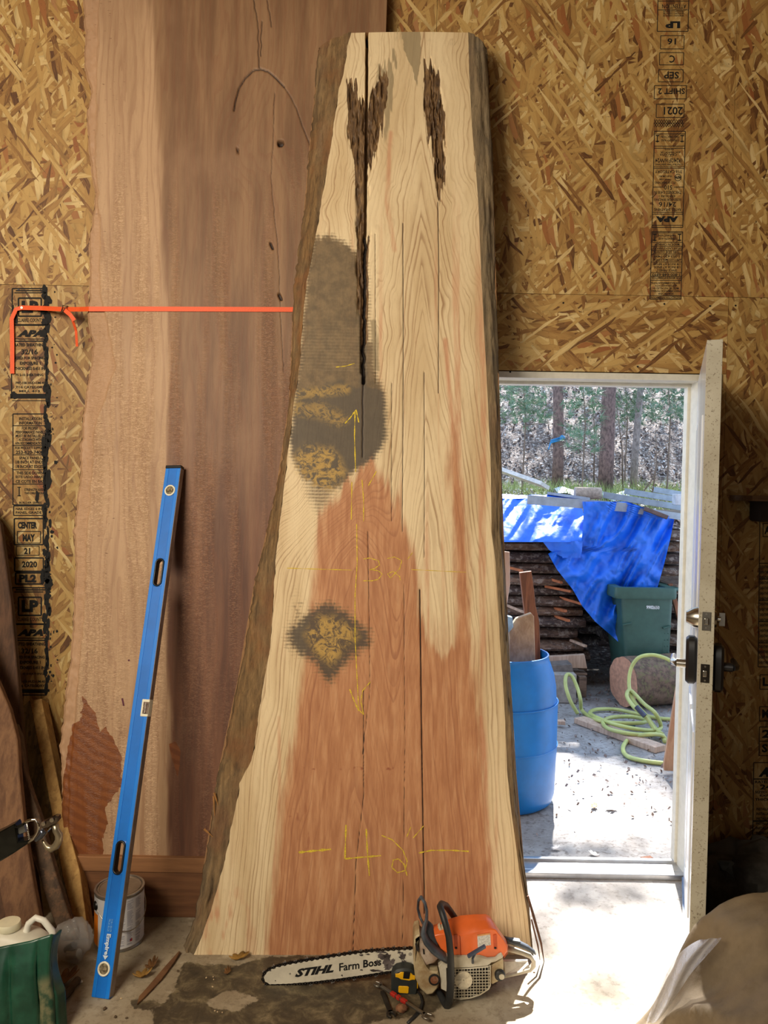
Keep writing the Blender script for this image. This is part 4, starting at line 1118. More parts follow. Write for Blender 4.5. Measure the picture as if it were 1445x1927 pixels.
M_blue = plain((10, 122, 222), 0.42, var=0.05, scale=12, bump=0.0); M_blue2 = plain((8, 110, 206), 0.42, var=0.05, scale=12)
HW = 0.0305; DP = 0.026
h1 = lev_at(297, 1077); h2 = lev_at(219, 1613); v1 = lev_at(321, 923); v2_ = lev_at(188, 1822); v3 = lev_at(272, 1332)
m = MB()
fr.box(m, -HW, -HW + 0.014, 0, DP, 0, LL - 0.012); fr.box(m, HW - 0.014, HW, 0, DP, 0, LL - 0.012)
m.build('rails', M_blue, lev, bevel=0.002)
m = MB()
cuts = sorted([(h2[1] - 0.048, h2[1] + 0.048), (h1[1] - 0.048, h1[1] + 0.048)])
z = 0.0
for c0_, c1_ in cuts:
    fr.box(m, -HW + 0.013, HW - 0.013, 0.002, DP - 0.002, z, c0_); z = c1_
fr.box(m, -HW + 0.013, HW - 0.013, 0.002, DP - 0.002, z, LL - 0.012)
m.build('web', M_blue2, lev)
m = MB(); fr.box(m, HW, HW + 0.0012, 0.001, DP, 0.004, LL - 0.012); m.build('ground_edge', plain((150, 140, 134), 0.4, 0.6), lev, label='bare grey metal edge')
m = MB(); fr.box(m, -HW - 0.001, HW + 0.001, -0.001, DP + 0.001, LL - 0.012, LL); m.build('end_cap', M_blk, lev, bevel=0.002)
for hx in (h1, h2):
    m = MB(); pts = []
    for k in range(28):
        w = 2 * PI * k / 28
        pts.append(fr.p(0.0145 * math.cos(w) * 1.0, -0.001, hx[1] + (0.034 if math.sin(w) > 0 else -0.034) + 0.0145 * math.sin(w)))
    m.tube(pts, 0.0035, 8, closed=True)
    pts2 = [p + LYb * DP for p in pts]
    m.add(pts + pts2, [(i, (i + 1) % 28, 28 + (i + 1) % 28, 28 + i) for i in range(28)])
    # collar filling between the round grip and the square cut
    m.build('hand_hole', M_blk, lev, smooth=True)
    m = MB()
    for k in range(28):
        w0, w1 = 2 * PI * k / 28, 2 * PI * (k + 1) / 28
        def sq(w):
            c, s_ = math.cos(w), math.sin(w); t_ = min(0.0175 / max(abs(c), 1e-6), 0.0175 / max(abs(s_), 1e-6)); zz = (0.034 if s_ > 0 else -0.034)
            return c * t_, zz + s_ * (0.0175 if abs(s_) < 2 else 0) * t_ / 0.0175
        a, b = sq(w0), sq(w1)
        m.add([pts[k], pts[(k + 1) % 28], fr.p(b[0], 0.001, hx[1] + b[1]), fr.p(a[0], 0.001, hx[1] + a[1])], [(0, 1, 2, 3)])
    m.build('web', M_blue2, lev)
M_cream = plain((236, 230, 206), 0.5, var=0.04); M_vial = plain((150, 136, 110), 0.15, var=0.3, scale=120)
for vx in (v1, v2_):
    m = MB(); o = fr.p(0.0, -0.0005, vx[1])
    m.tube([o + LXr * 0.0185 * math.cos(w) + LZ * 0.0185 * math.sin(w) for w in [2 * PI * k / 28 for k in range(28)]], 0.0032, 8, closed=True)
    r = m.build('vial_ring', M_cream, lev, smooth=True)
    m = MB(); m.lathe([(0.0175, 0), (0.0172, 0.001)], o, -LYb, 28); m.tube([o - LXr * 0.013 - LYb * 0.003, o + LXr * 0.013 - LYb * 0.003], 0.0045, 10)
    m.build('vial', M_vial, r)
m = MB(); fr.box(m, HW - 0.026, HW + 0.003, -0.002, DP * 0.9, v3[1] - 0.029, v3[1] + 0.029); r = m.build('centre_vial_frame', M_cream, lev, bevel=0.003)
m = MB(); fr.box(m, HW - 0.018, HW + 0.002, -0.0035, -0.001, v3[1] - 0.02, v3[1] + 0.02); m.tube([fr.p(HW - 0.008, -0.004, v3[1] - 0.018), fr.p(HW - 0.008, -0.004, v3[1] + 0.018)], 0.005, 10); m.build('vial', plain((150, 130, 116), 0.2, var=0.3, scale=150), r)
m = MB()
tz0 = lev_at(196, 1756)[1]; tz1 = lev_at(192, 1796)[1]
text_quad(m, 'Empire', fr.p(-0.010, -0.0012, tz0), fr.p(-0.010, -0.0012, tz1), fr.p(0.009, -0.0012, tz0), 0.04)
m.add([fr.p(-0.010, -0.0012, tz1 - 0.001), fr.p(0.009, -0.0012, tz1 - 0.001), fr.p(-0.0, -0.0012, tz1 - 0.013)], [(0, 1, 2)])
m.build('lettering', plain((206, 222, 236), 0.5), lev)
m = MB(); a = lev_at(203, 1728)[1]; b = lev_at(200, 1752)[1]
text_quad(m, '72 IN / 183 CM', fr.p(0.002, -0.0012, a), fr.p(0.002, -0.0012, b), fr.p(0.009, -0.0012, a), 0.0); text_quad(m, 'TRUE BLUE', fr.p(-0.006, -0.0012, a), fr.p(-0.006, -0.0012, b), fr.p(0.0, -0.0012, a), 0.0)
m.build('lettering', plain((120, 180, 226), 0.5), lev)

# ------------------------------------------------------------------ paint can
CC = Vector((-0.905, -0.475, 0)); CRd = 0.083; CH = 0.192
can = empty('paint_can', CC, 'white and orange paint can with closed metal lid behind the blue level', 'paint can')
M_tin = plain((176, 172, 164), 0.3, 0.85, var=0.08)
m = MB(); m.lathe([(CRd, 0.0), (CRd + 0.002, 0.003), (CRd, 0.007), (CRd - 0.001, 0.01), (CRd - 0.001, CH - 0.006), (CRd + 0.002, CH - 0.003), (CRd + 0.001, CH), (CRd - 0.006, CH), (CRd - 0.008, CH - 0.005)], CC, n=48)
m.build('can_body', M_tin, can, angle=40)
m = MB(); m.lathe([(CRd - 0.009, CH - 0.006), (CRd - 0.010, CH - 0.001), (CRd - 0.015, CH - 0.001), (CRd - 0.017, CH - 0.0035), (0.0, CH - 0.0035)], CC, n=48, cap=False)
m.build('lid', plain((150, 132, 112), 0.45, 0.3, var=0.1), can, angle=40)
def wrap(a0, a1, z0, z1, r, n=24):
    m = MB(); A = [[CC + Vector((math.cos(R(a0 + (a1 - a0) * k / n)) * r, math.sin(R(a0 + (a1 - a0) * k / n)) * r, z)) for k in range(n + 1)] for z in (z1, z0)]
    return m.grid(A)
wrap(-128, 60, 0.012, CH - 0.012, CRd + 0.0002, 40).build('paper_label', plain((222, 220, 222), 0.6, var=0.03), can, label='white printed paper label')
wrap(-230, -128, 0.014, CH * 0.64, CRd + 0.0003).build('paper_label', plain((226, 124, 22), 0.5, var=0.06), can, label='orange paper label')
wrap(-230, -128, CH * 0.64, CH - 0.012, CRd + 0.0001).build('paper_label', plain((206, 206, 208), 0.5), can, label='pale upper label band')
# fine print columns on the white label
M_prn = plain((160, 160, 172), 0.7)
m = MB(); rr = random.Random(3)
for (a0, a1) in ((-72, -58), (-54, -38), (-32, -14)):
    z = CH - 0.02
    while z > 0.02:
        if rr.random() < 0.86:
            aa0 = a0; aa1 = a0 + (a1 - a0) * rr.uniform(0.6, 1)
            A = [[CC + Vector((math.cos(R(aa0 + (aa1 - aa0) * k / 5)) * (CRd + 0.0006), math.sin(R(aa0 + (aa1 - aa0) * k / 5)) * (CRd + 0.0006), zz)) for k in range(6)] for zz in (z, z - 0.0016)]
            m.grid(A)
        z -= 0.0034
m.build('fine_print', M_prn, can)
def wrapc(a0, a1, z0, z1, r, mat, nm):
    wrap(a0, a1, z0, z1, r, 4).build(nm, mat, can)
wrapc(-47, -41, 0.030, 0.040, CRd + 0.001, plain((190, 60, 60), 0.6), 'flag_print'); wrapc(-47, -44.5, 0.035, 0.040, CRd + 0.0012, plain((50, 60, 120), 0.6), 'flag_print')
m = MB(); ea = R(-140)
eo = CC + Vector((math.cos(ea), math.sin(ea), 0)) * CRd + Vector((0, 0, CH * 0.78))
m.lathe([(0.016, 0), (0.014, 0.004), (0.006, 0.007)], eo, Vector((math.cos(ea), math.sin(ea), 0)), 20); m.build('handle_ear', M_blk, can, angle=40)
m = MB(); e2 = CC + Vector((math.cos(ea + PI), math.sin(ea + PI), 0)) * (CRd + 0.004) + Vector((0, 0, CH * 0.78)); pts = []
dirf = Vector((math.cos(ea + PI / 2), math.sin(ea + PI / 2), 0))
for k in range(25):
    w = PI * k / 24
    pts.append(CC + (eo - CC).lerp(e2 - CC, (1 - math.cos(w)) / 2) + dirf * math.sin(w) * 0.095 * 1.0 + Vector((0, 0, -math.sin(w) * 0.075)))
m.tube(pts, 0.0017, 6); m.build('bail_handle', M_steel, can, smooth=True)

# ------------------------------------------------------------------ jug, green scoop, plastic bag
M_jug = plain((214, 208, 190), 0.45, var=0.05, scale=12)
JC = Vector((-1.115, -0.82, 0))
jug = empty('plastic_jug', JC, 'translucent white plastic jug with round cap behind the green scoop', 'jug')
def rsq(cx, cy, hx, hy, z, n=32, p=0.45):
    return [Vector((cx + hx * math.copysign(abs(math.cos(w)) ** p, math.cos(w)), cy + hy * math.copysign(abs(math.sin(w)) ** p, math.sin(w)), z)) for w in [2 * PI * k / n for k in range(n)]]
m = MB(); rings = [rsq(JC.x, JC.y, a, b, z, p=q) for a, b, z, q in ((0.115, 0.058, 0.0, 0.5), (0.125, 0.066, 0.006, 0.45), (0.125, 0.066, 0.13, 0.45), (0.122, 0.064, 0.17, 0.5), (0.108, 0.056, 0.20, 0.6), (0.085, 0.045, 0.222, 0.7))]
rings.append([Vector((JC.x - 0.045 + 0.034 * math.cos(w), JC.y + 0.034 * math.sin(w), 0.238)) for w in [2 * PI * k / 32 for k in range(32)]])
m.add([p for r in rings for p in r], [(i * 32 + k, i * 32 + (k + 1) % 32, (i + 1) * 32 + (k + 1) % 32, (i + 1) * 32 + k) for i in range(6) for k in range(32)] + [tuple(range(6 * 32, 7 * 32))])
m.build('jug_body', M_jug, jug, smooth=True)
def jp(px, py, y=-0.82): return P(px, py, y)
m = MB(); m.tube([jp(52, 1775), jp(48, 1758), jp(54, 1738), jp(67, 1727), jp(82, 1732), jp(98, 1752), jp(101, 1775), jp(100, 1800)], [0.012, 0.011, 0.010, 0.0095, 0.0095, 0.010, 0.011, 0.012], 12)
m.build('jug_handle', plain((232, 228, 214), 0.4, var=0.03), jug, smooth=True)
m = MB(); co = Vector((P(17, 1737, JC.y).x, JC.y, 0.236)); n_ = 40
m.lathe([(0.033, 0), (0.034, 0.003), (0.034, 0.018), (0.032, 0.021), (0.0, 0.0215)], co, n=n_)
m.build('cap', plain((230, 222, 190), 0.5, var=0.04), jug, angle=35)

M_grn = NT('green_plastic')
o_ = M_grn.obj(); n_1 = M_grn.noise(o_, 16, 5, 0.6); n_2 = M_grn.noise(o_, 60, 4, 0.7)
cg = M_grn.mix(M_grn.step(n_1, 0.35, 0.7), lin((22, 62, 46)), lin((34, 84, 64)))
cg = M_grn.mix(M_grn.math('MULTIPLY', M_grn.attr('dust'), M_grn.step(n_1, 0.38, 0.56)), cg, lin((116, 114, 84)))
cg = M_grn.mix(M_grn.step(n_2, 0.66, 0.75, 0, 0.5), cg, lin((110, 110, 90)))
M_grn.out(cg, 0.3); M_grn = M_grn.m
# scoop: a bowed sheet with ribs, standing on its front edge
sc_u = np.linspace(0, 1, 60); sc_v = np.linspace(0, 1, 40)
top = [P(-60, 1800, -0.93), P(0, 1784, -0.925), P(60, 1772, -0.92), P(97, 1760, -0.91), P(106, 1762, -0.885)]
def lerpP(tab, t):
    f = t * (len(tab) - 1); i = min(int(f), len(tab) - 2); return tab[i].lerp(tab[i + 1], f - i)
A = np.zeros((40, 60, 3)); dust = np.zeros((40, 60))
for i, b in enumerate(sc_v):
    for j, a in enumerate(sc_u):
        t0 = lerpP(top, a)
        # right outline curves in below the lip and flares out to the foot
        wx = -0.020 * math.sin(PI * min(1, b * 1.6)) * a ** 3 + 0.045 * b * a ** 2
        p = Vector((t0.x + wx, t0.y - 0.055 * b - 0.02 * math.sin(PI * b) * (1 - a), t0.z * (1 - b) + 0.004))
        rib = sum(math.exp(-((a - c - 0.06 * b) / 0.025) ** 2) for c in (0.33, 0.58, 0.78))
        p.y += 0.012 * rib * min(1, 3 * b) + 0.03 * math.exp(-((a - 1.0) / 0.06) ** 2) * (1 - 0.3 * b)
        A[i, j] = p
        dust[i, j] = smooth(b, 0.35, 0.5) * smooth(a, 0.60, 0.64) * (1 - smooth(a, 0.74, 0.80)) * (1 if True else 0)
scoop = npgrid(A, 'green_scoop', M_grn, org=tuple(A[-1, 30]), attrs={'dust': dust})
smod = scoop.modifiers.new('solid', 'SOLIDIFY'); smod.thickness = 0.005; smod.offset = 1
tag(scoop, 'dark green plastic scoop with ribs and dusty patch in the bottom left corner', 'scoop')

def crumple(name, c, r, seed, mat, label, cat, sx=1, sy=1, sz=1, amp=0.25, seg=36, parent=None):
    m = MB(); m.ball((0, 0, 0), 1.0, seg, seg // 2)
    vs = []
    for v in m.v:
        n = float(fbm(v.x * 2.2 + v.z * 1.3 + seed, v.y * 2.2 - v.z * 1.7 + seed, seed, 4)); rg = 1 - abs(float(vnoise(v.x * 4 + seed, v.z * 4 + v.y * 3, seed + 5))) * 2
        k = 1 + amp * n + 0.3 * amp * rg
        vs.append(Vector((c[0] + v.x * r * sx * k, c[1] + v.y * r * sy * k, max(0.002, c[2] + v.z * r * sz * k))))
    m.v = vs
    o = m.build(name, mat, parent, org=None if parent else (c[0], c[1], 0), smooth=False, angle=50)
    if label: tag(o, label, cat)
    return o
pb = P(134, 1802, -0.60)
bagm = NT('clear_bag'); bn = bagm.noise(bagm.obj(), 40, 4, 0.6)
bagm.bump(bn, 0.6, 0.01); bagm.out(lin((196, 192, 188)), 0.1); bagm.b.inputs['Alpha'].default_value = 0.4
bag = empty('plastic_bag', (pb.x, pb.y, 0), 'crumpled clear plastic bag of metal fittings between the jug and paint can', 'plastic bag')
crumple('bag_film', (pb.x, pb.y, 0.068), 0.066, 5, bagm.m, None, None, 0.95, 0.7, 1.0, 0.3, parent=bag)
m = MB(); m.tube([pb + Vector((-0.01, 0.0, 0.01)), pb + Vector((0.03, -0.01, 0.02))], 0.016, 16); m.build('metal_fitting', M_steel, bag, angle=40)
m = MB(); m.tube([pb + Vector((-0.02, 0.01, 0.02)), pb + Vector((0.01, 0.0, 0.045))], 0.012, 12); m.tube([pb + Vector((0.01, -0.01, -0.03)), pb + Vector((0.03, -0.005, -0.025))], 0.013, 12); m.build('rubber_fitting', M_blk, bag, angle=40)

# ------------------------------------------------------------------ leaning boards at the far left
def wood(c, c2, sc=3.0, st=(14, 14, 1.2), rough=0.78, speck=None):
    t = NT('wood_%d' % len(bpy.data.materials))
    o = t.obj(); n = t.noise(t.map(o, scale=st), sc, 5, 0.65, 0.3); f = t.noise(t.map(o, scale=(st[0] * 9, st[1] * 9, st[2] * 3)), 3.0, 3, 0.6)
    col = t.mix(t.step(n, 0.35, 0.68), lin(c), lin(c2)); col = t.mix(t.step(f, 0.55, 0.8, 0, 0.35), col, tuple(x * 0.5 for x in lin(c2)[:3]) + (1,))
    if speck: col = t.mix(t.step(t.noise(o, 26, 5, 0.7), 0.5, 0.62, 0, 0.85), col, lin(speck))
    t.bump(f, 0.3, 0.003)
    return t.out(col, rough)
def lean_board(name, px, y0, k, th, mat, label, bev=0.003, group=None, side=None):
    n = Vector((0, -1, k)).normalized(); o = Vector((0, y0, 0))
    pts = [PL(x, y, o, n) for x, y in px]
    m = MB(); m.prism(pts, -n * th, bev)
    zs = min(p.z for p in pts)
    ob = m.build(name, mat, angle=30)
    return tag(ob, label, 'board', group)
lean_board('wooden_board', [(-130, 900), (-15, 960), (0, 985), (20, 1130), (31, 1250), (39, 1345), (66, 1640), (80, 1760), (-70, 1760)], -0.375, 0.18, 0.03, wood((96, 66, 46), (66, 44, 30)), 'dark brown board at the left edge, tallest of the leaning boards')
lean_board('wooden_board', [(-60, 1150), (0, 1292), (18, 1335), (32, 1390), (37, 1470), (46, 1560), (62, 1660), (76, 1735), (88, 1800), (16, 1800), (8, 1720), (-8, 1640), (-60, 1500)], -0.66, 0.33, 0.03, wood((128, 92, 62), (96, 64, 42)), 'smooth reddish brown board leaning behind the white jug')
lean_board('bark_edged_board', [(28, 1362), (38, 1385), (46, 1450), (58, 1490), (76, 1540), (92, 1600), (108, 1655), (126, 1710), (146, 1768), (118, 1772), (96, 1720), (74, 1650), (58, 1600), (48, 1555), (40, 1480)], -0.58, 0.36, 0.035, wood((98, 76, 56), (66, 50, 38), speck=(120, 88, 62)), 'greyish board with rough bark edge leaning beside the square post')
nD = Vector((-0.0, -1, 0.56)).normalized(); oD = Vector((0, -0.482, 0))
post = empty('wooden_post', G(155, 1767), 'square yellowish wooden post with mossy side leaning at the left', 'post')
fD = [PL(x, y, oD, nD) for x, y in ((56, 1318), (78, 1315), (100, 1425), (121, 1530), (150, 1640), (167, 1767), (148, 1768), (118, 1650), (100, 1545), (80, 1440))]
m = MB(); m.prism(fD, -nD * 0.075 + Vector((0, 0, 0)), 0.002); m.build('post_face', wood((196, 156, 92), (168, 126, 70), speck=(150, 112, 62)), post, angle=30)
sD = [PL(x, y, oD + nD * 0.002, nD) for x, y in ((56, 1318), (80, 1440), (100, 1545), (118, 1650), (148, 1768), (140, 1768), (96, 1650), (68, 1545), (50, 1450), (38, 1334))]
m = MB()
fs_ = [PL(x, y, oD, nD) for x, y in ((56, 1318), (80, 1440), (100, 1545), (118, 1650), (148, 1768))]
bs_ = [PL(x, y, oD - nD * 0.07, nD) for x, y in ((38, 1334), (50, 1450), (68, 1545), (96, 1650), (138, 1768))]
m.add(fs_ + bs_, [(i, i + 1, 6 + i, 5 + i) for i in range(4)]); m.build('post_side', wood((126, 104, 66), (84, 70, 42), speck=(56, 48, 30)), post, label='dark mossy side face', solid=0.002)

# ------------------------------------------------------------------ black lever puller with chrome hook poking in from the left
hy = -0.98
def hp(zx, zy, y=hy): return P(zx * 0.1107, 1500 + zy * 0.1107, y)
pull = empty('cable_puller', P(-60, 1650, hy), 'black steel puller with chrome swivel and hook poking in from the left', 'puller')
M_bk2 = plain((24, 26, 22), 0.25, 0.3, var=0.3); M_chr = plain((210, 208, 200), 0.12, 1.0, var=0.05)
m = MB(); m.prism([hp(-900, 1000), hp(0, 590), (hp(240, 460)), hp(265, 500), hp(300, 770), hp(480, 745), hp(470, 800), hp(200, 980), hp(0, 1100), hp(-900, 1500)], Vector((0, 0.04, 0)), 0.004); m.build('housing', M_bk2, pull, angle=30)
m = MB(); m.prism([hp(270, 540, hy + .01), hp(410, 480, hy + .01), hp(430, 600, hy + .01), hp(340, 640, hy + .01), hp(290, 620, hy + .01)], Vector((0, 0.02, 0)), 0.002); m.build('lug', plain((130, 132, 130), 0.35, 0.8), pull)
m = MB(); m.tube([hp(*q) for q in ((400, 450), (500, 395), (600, 380), (650, 450), (660, 540), (610, 640), (550, 720), (480, 770))], 0.0032, 8, flat=1.3); m.build('gate_loop', M_chr, pull, smooth=True)
m = MB()
for k in range(9): 
    a = k / 8; m.tube([hp(455 + 40 * a + 14 * math.cos(w), 460 + 250 * a + 8 * math.sin(w)) for w in [2 * PI * j / 8 for j in range(8)]], 0.0012, 5, closed=True)
m.tube([hp(455, 440), hp(498, 720)], 0.0016, 6); m.build('spring', M_chr, pull, smooth=True)
m = MB(); m.tube([hp(400, 460), hp(300, 510), hp(250, 500)], 0.004, 6); m.build('pin', M_bk2, pull)
m = MB(); m.prism([hp(680, 450), hp(930, 330), hp(985, 335), hp(995, 400), hp(960, 450), hp(730, 560), hp(690, 530)], Vector((0, 0.022, 0)), 0.003); r = m.build('swivel_bar', plain((120, 112, 106), 0.2, 1.0), pull, angle=30)
m = MB()
for q in ((740, 450), (885, 388)): m.lathe([(0.0065, 0), (0.006, 0.003), (0.0, 0.0035)], hp(q[0], q[1], hy - 0.001), (0, -1, 0), 14)
m.build('rivet', M_steel, r)
m = MB(); m.tube([hp(*q) for q in ((690, 560), (730, 600), (680, 680), (600, 740))], [0.007, 0.009, 0.008, 0.004], 8); m.build('swivel_eye', plain((110, 116, 130), 0.3, 0.9), pull, smooth=True)
m = MB(); m.tube([hp(q[0], q[1], hy + 0.012) for q in ((940, 470), (950, 560), (1000, 640), (1000, 740), (950, 830), (870, 880), (800, 850), (755, 780), (725, 725))], [0.009, 0.0095, 0.0105, 0.011, 0.011, 0.010, 0.008, 0.006, 0.003], 12); r = m.build('hook', plain((176, 164, 138), 0.32, 0.85, var=0.1), pull, smooth=True)
m = MB(); m.tube([hp(865, 520, hy + 0.012), hp(810, 580, hy + 0.012), hp(760, 650, hy + 0.012)], 0.0022, 6); m.build('safety_latch', M_chr, r)
m = MB(); a = hp(-900, 1250, hy + .02); m.tube([a, Vector((a.x - 0.25, a.y, a.z * 0.5)), Vector((a.x - 0.42, a.y, 0.0))], 0.016, 10); m.build('lever_arm', M_bk2, pull, smooth=True)

# ------------------------------------------------------------------ bits on the floor
M_leafb = plain((110, 74, 36), 0.7, var=0.2, scale=40); M_leafy = plain((150, 112, 48), 0.7, var=0.2, scale=40)
def oak(name, loc, size, rz, mat, label, curl=0.3, group='dry leaves on the shop floor'):
    n = 40; m = MB(); vs = [Vector((0, 0, 0))]
    for k in range(n):
        w = 2 * PI * k / n; lob = 0.62 + 0.38 * abs(math.sin(w * 3.5 + 0.4)) ** 0.7
        x = math.cos(w) * size * lob; y = math.sin(w) * size * 0.55 * lob
        vs.append(Vector((x, y, curl * (y * y + 0.4 * x * x) / size + 0.002 + 0.1 * size * math.sin(x * 60))))
    zr = Matrix.Rotation(rz, 3, 'Z')
    vs = [zr @ v + Vector(loc) for v in vs]
    zm = min(v.z for v in vs); vs = [v - Vector((0, 0, zm - Vector(loc).z - 0.001)) for v in vs]
    m.add(vs, [(0, 1 + k, 1 + (k + 1) % n) for k in range(n)])
    o = m.build(name, mat, solid=0.0008, smooth=True, org=loc)
    return tag(o, label, 'leaf', group) if label else o
oak('dry_leaf', G(268, 1840), 0.032, 0.3, M_leafy, 'curled yellow brown leaf between the blue level and the wooden splinter', 1.6)
oak('dry_leaf', G(285, 1822), 0.03, 1.3, M_leafb, 'dark brown curled leaf above the yellow one by the splinter', 1.8)
oak('dry_leaf', G(122, 1850), 0.05, 0.9, M_leafb, 'large brown leaf under the clear plastic bag', 1.4)
oak('dry_leaf', G(450, 1805), 0.035, 0.2, M_leafy, 'thin pale leaf touching the foot of the big slab', 1.0)
oak('dry_leaf', G(428, 1832), 0.02, 1.5, M_leafb, 'small brown leaf lying on the dark wet stain', 1.4)
for (x, v, r, lb) in ((137, 1862, 0.02, 'short dark brown wood stub lying by the plastic bag'), (124, 1880, 0.022, 'greyish wood stub in front of the dark one')):
    g0 = G(x, v); m = MB(); m.tube([g0 + Vector((0.004, 0.03, 0.012)), g0 + Vector((-0.004, -0.02, 0.012))], [0.012, 0.011], 8); tag(m.build('wood_stub', plain((84, 66, 46), 0.8)), lb, 'wood piece', 'wood stubs by the bag')
m = MB(); g0 = G(148, 1850); m.ball(g0 + Vector((0, 0, 0.005)), (0.014, 0.007, 0.005), 10, 6); tag(m.build('white_chip', plain((226, 220, 206), 0.6)), 'small white chip on the floor beside the clear bag', 'chip')
a, b = G(258, 1888, 0.006), G(338, 1790, 0.012)
m = MB(); side = (b - a).cross(Vector((0, 0, 1))).normalized()
m.prism([a, a.lerp(b, 0.1) + side * 0.006, a.lerp(b, 0.45) + side * 0.014, a.lerp(b, 0.8) + side * 0.010, b + side * 0.002, b - side * 0.004, a.lerp(b, 0.7) - side * 0.008, a.lerp(b, 0.3) - side * 0.010, a.lerp(b, 0.12) - side * 0.012], Vector((0, 0, -0.006)), 0.001)
tag(m.build('wood_splinter', wood((120, 84, 52), (92, 60, 36), st=(4, 4, 4))), 'long brown wood splinter on the floor beside the big slab', 'splinter')
rr = random.Random(11); k_ = 0
for (x, v, s_) in ((197, 1900, .008), (217, 1915, .006), (228, 1880, .004), (388, 1841, .004), (401, 1839, .003), (402, 1844, .003), (404, 1903, .003), (409, 1905, .003), (418, 1906, .003), (335, 1829, .006), (238, 1917, .005), (720, 1812, .004), (1005, 1830, .004), (400, 1858, .004)):
    g0 = G(x, v); m = MB(); m.ball(g0 + Vector((0, 0, s_ * 0.5)), (s_, s_ * 0.7, s_ * 0.5), 6, 4, Matrix.Rotation(rr.random() * 3, 3, 'Z'))
    pale = s_ <= 0.0045
    tag(m.build('debris_crumb', plain((214, 190, 150), 0.8) if pale else plain((92, 74, 54), 0.9)), 'pale wood chip on the shop floor' if pale else 'dark crumb of dirt on the shop floor', 'crumb', 'pale chips on the floor' if pale else 'dark crumbs on the floor')

# ------------------------------------------------------------------ canvas drop cloth heap at the right and dark cloth behind it
def canvas_mat():
    t = NT('canvas'); o = t.obj(); n = t.noise(o, 8, 5, 0.6)
    col = t.mix(t.step(n, 0.35, 0.7), lin((122, 106, 82)), lin((98, 84, 62)))
    col = t.mix(t.step(t.noise(o, 30, 3, 0.5), 0.66, 0.72, 0, 0.5), col, lin((100, 84, 62)))
    t.bump(t.noise(o, 45, 4, 0.6), 0.3, 0.006)
    return t.out(col, 0.8)
cn, cm_ = 110, 120
prof = [(0.68, 0.0), (0.70, 0.03), (0.74, 0.10), (0.80, 0.235), (0.87, 0.32), (0.94, 0.395), (1.02, 0.45), (1.12, 0.475), (1.3, 0.47), (1.6, 0.40), (1.9, 0.2), (2.1, 0.0)]
A = np.zeros((cm_, cn, 3))
pa = np.array(prof); seg = np.concatenate([[0], np.cumsum(np.hypot(np.diff(pa[:, 0]), np.diff(pa[:, 1])))]); tt = np.linspace(0, seg[-1], cn)
pxs = np.interp(tt, seg, pa[:, 0]); pzs = np.interp(tt, seg, pa[:, 1])
for i in range(cm_):
    f = i / (cm_ - 1)
    if f < 0.22: yy = -0.90 - 0.08 * (f / 0.22) ** 1.5; hz = math.sin(f / 0.22 * PI / 2) ** 0.8
    else: g_ = (f - 0.22) / 0.78; yy = -0.98 - 0.95 * g_; hz = 1 - 0.25 * g_ - 0.75 * max(0, g_ - 0.6) / 0.4
    X_ = pxs - 0.03 * (1 - hz) + 0.06; Z_ = pzs * hz
    u = X_ * 5 + yy * 4; w = X_ * 2 - yy * 2.4
    ridg = (1 - 2 * np.abs(vnoise(u * 0.9 + 0.6 * fbm(X_ * 3, yy * 3 + 0 * X_, 61), w * 0.5, 62))) ** 2
    fold = 0.048 * ridg + 0.016 * fbm(X_ * 12, yy * 12 + 0 * X_, 63)
    A[i, :, 0] = X_ - fold * 0.5 * (X_ < 1.1); A[i, :, 1] = yy; A[i, :, 2] = np.maximum(0.003, Z_ + (fold - 0.01) * np.minimum(1, Z_ * 10))
cloth = npgrid(A, 'canvas_cloth', canvas_mat(), org=(1.1, -1.3, 0), flip=True)
cloth.modifiers.new('solid', 'SOLIDIFY').thickness = 0.003
tag(cloth, 'heap of tan canvas cloth on the floor in the bottom right corner', 'cloth')
# clear plastic sheet wedged beside the canvas
pm = NT('clear_sheet'); pm.bump(pm.noise(pm.map(pm.obj(), scale=(1, 1, 3)), 22, 4, 0.6), 0.7, 0.01); pm.out(lin((190, 190, 196)), 0.15); pm.b.inputs['Alpha'].default_value = 0.5
m = MB(); rows = []
lft = [(1214, 1926), (1228, 1890), (1246, 1850), (1262, 1812), (1286, 1786), (1318, 1768)]; rgt = [(1236, 1924), (1262, 1890), (1282, 1858), (1300, 1830), (1330, 1800), (1362, 1764)]
for i in range(6):
    rows.append([P(lft[i][0] + (rgt[i][0] - lft[i][0]) * j / 6, lft[i][1] + (rgt[i][1] - lft[i][1]) * j / 6 + 2 * math.sin(j * 2.1 + i), -1.03 - 0.022 * math.sin(j * 1.5 + i) - 0.012 * j) for j in range(7)])
m.grid(rows); o = m.build('plastic_sheet', pm.m, sub=2, smooth=True); tag(o, 'crinkled clear plastic sheet along the left side of the canvas heap', 'plastic sheet')
crumple('dark_cloth', (1.50, -0.26, 0.07), 0.22, 31, plain((84, 82, 78), 0.8, var=0.3, scale=10), 'dark grey cloth heap on the floor behind the canvas', 'cloth', 1.1, 0.75, 0.95, 0.5)
m = MB(); ribbon(m, [P(1352, 1628, -0.30), P(1372, 1630, -0.33), P(1400, 1655, -0.34), P(1440, 1672, -0.36), P(1480, 1690, -0.36)], 0.022, th=0.004)
tag(m.build('webbing_strap', plain((84, 92, 92), 0.6), smooth=True), 'grey strap lying over the dark cloth heap', 'strap')

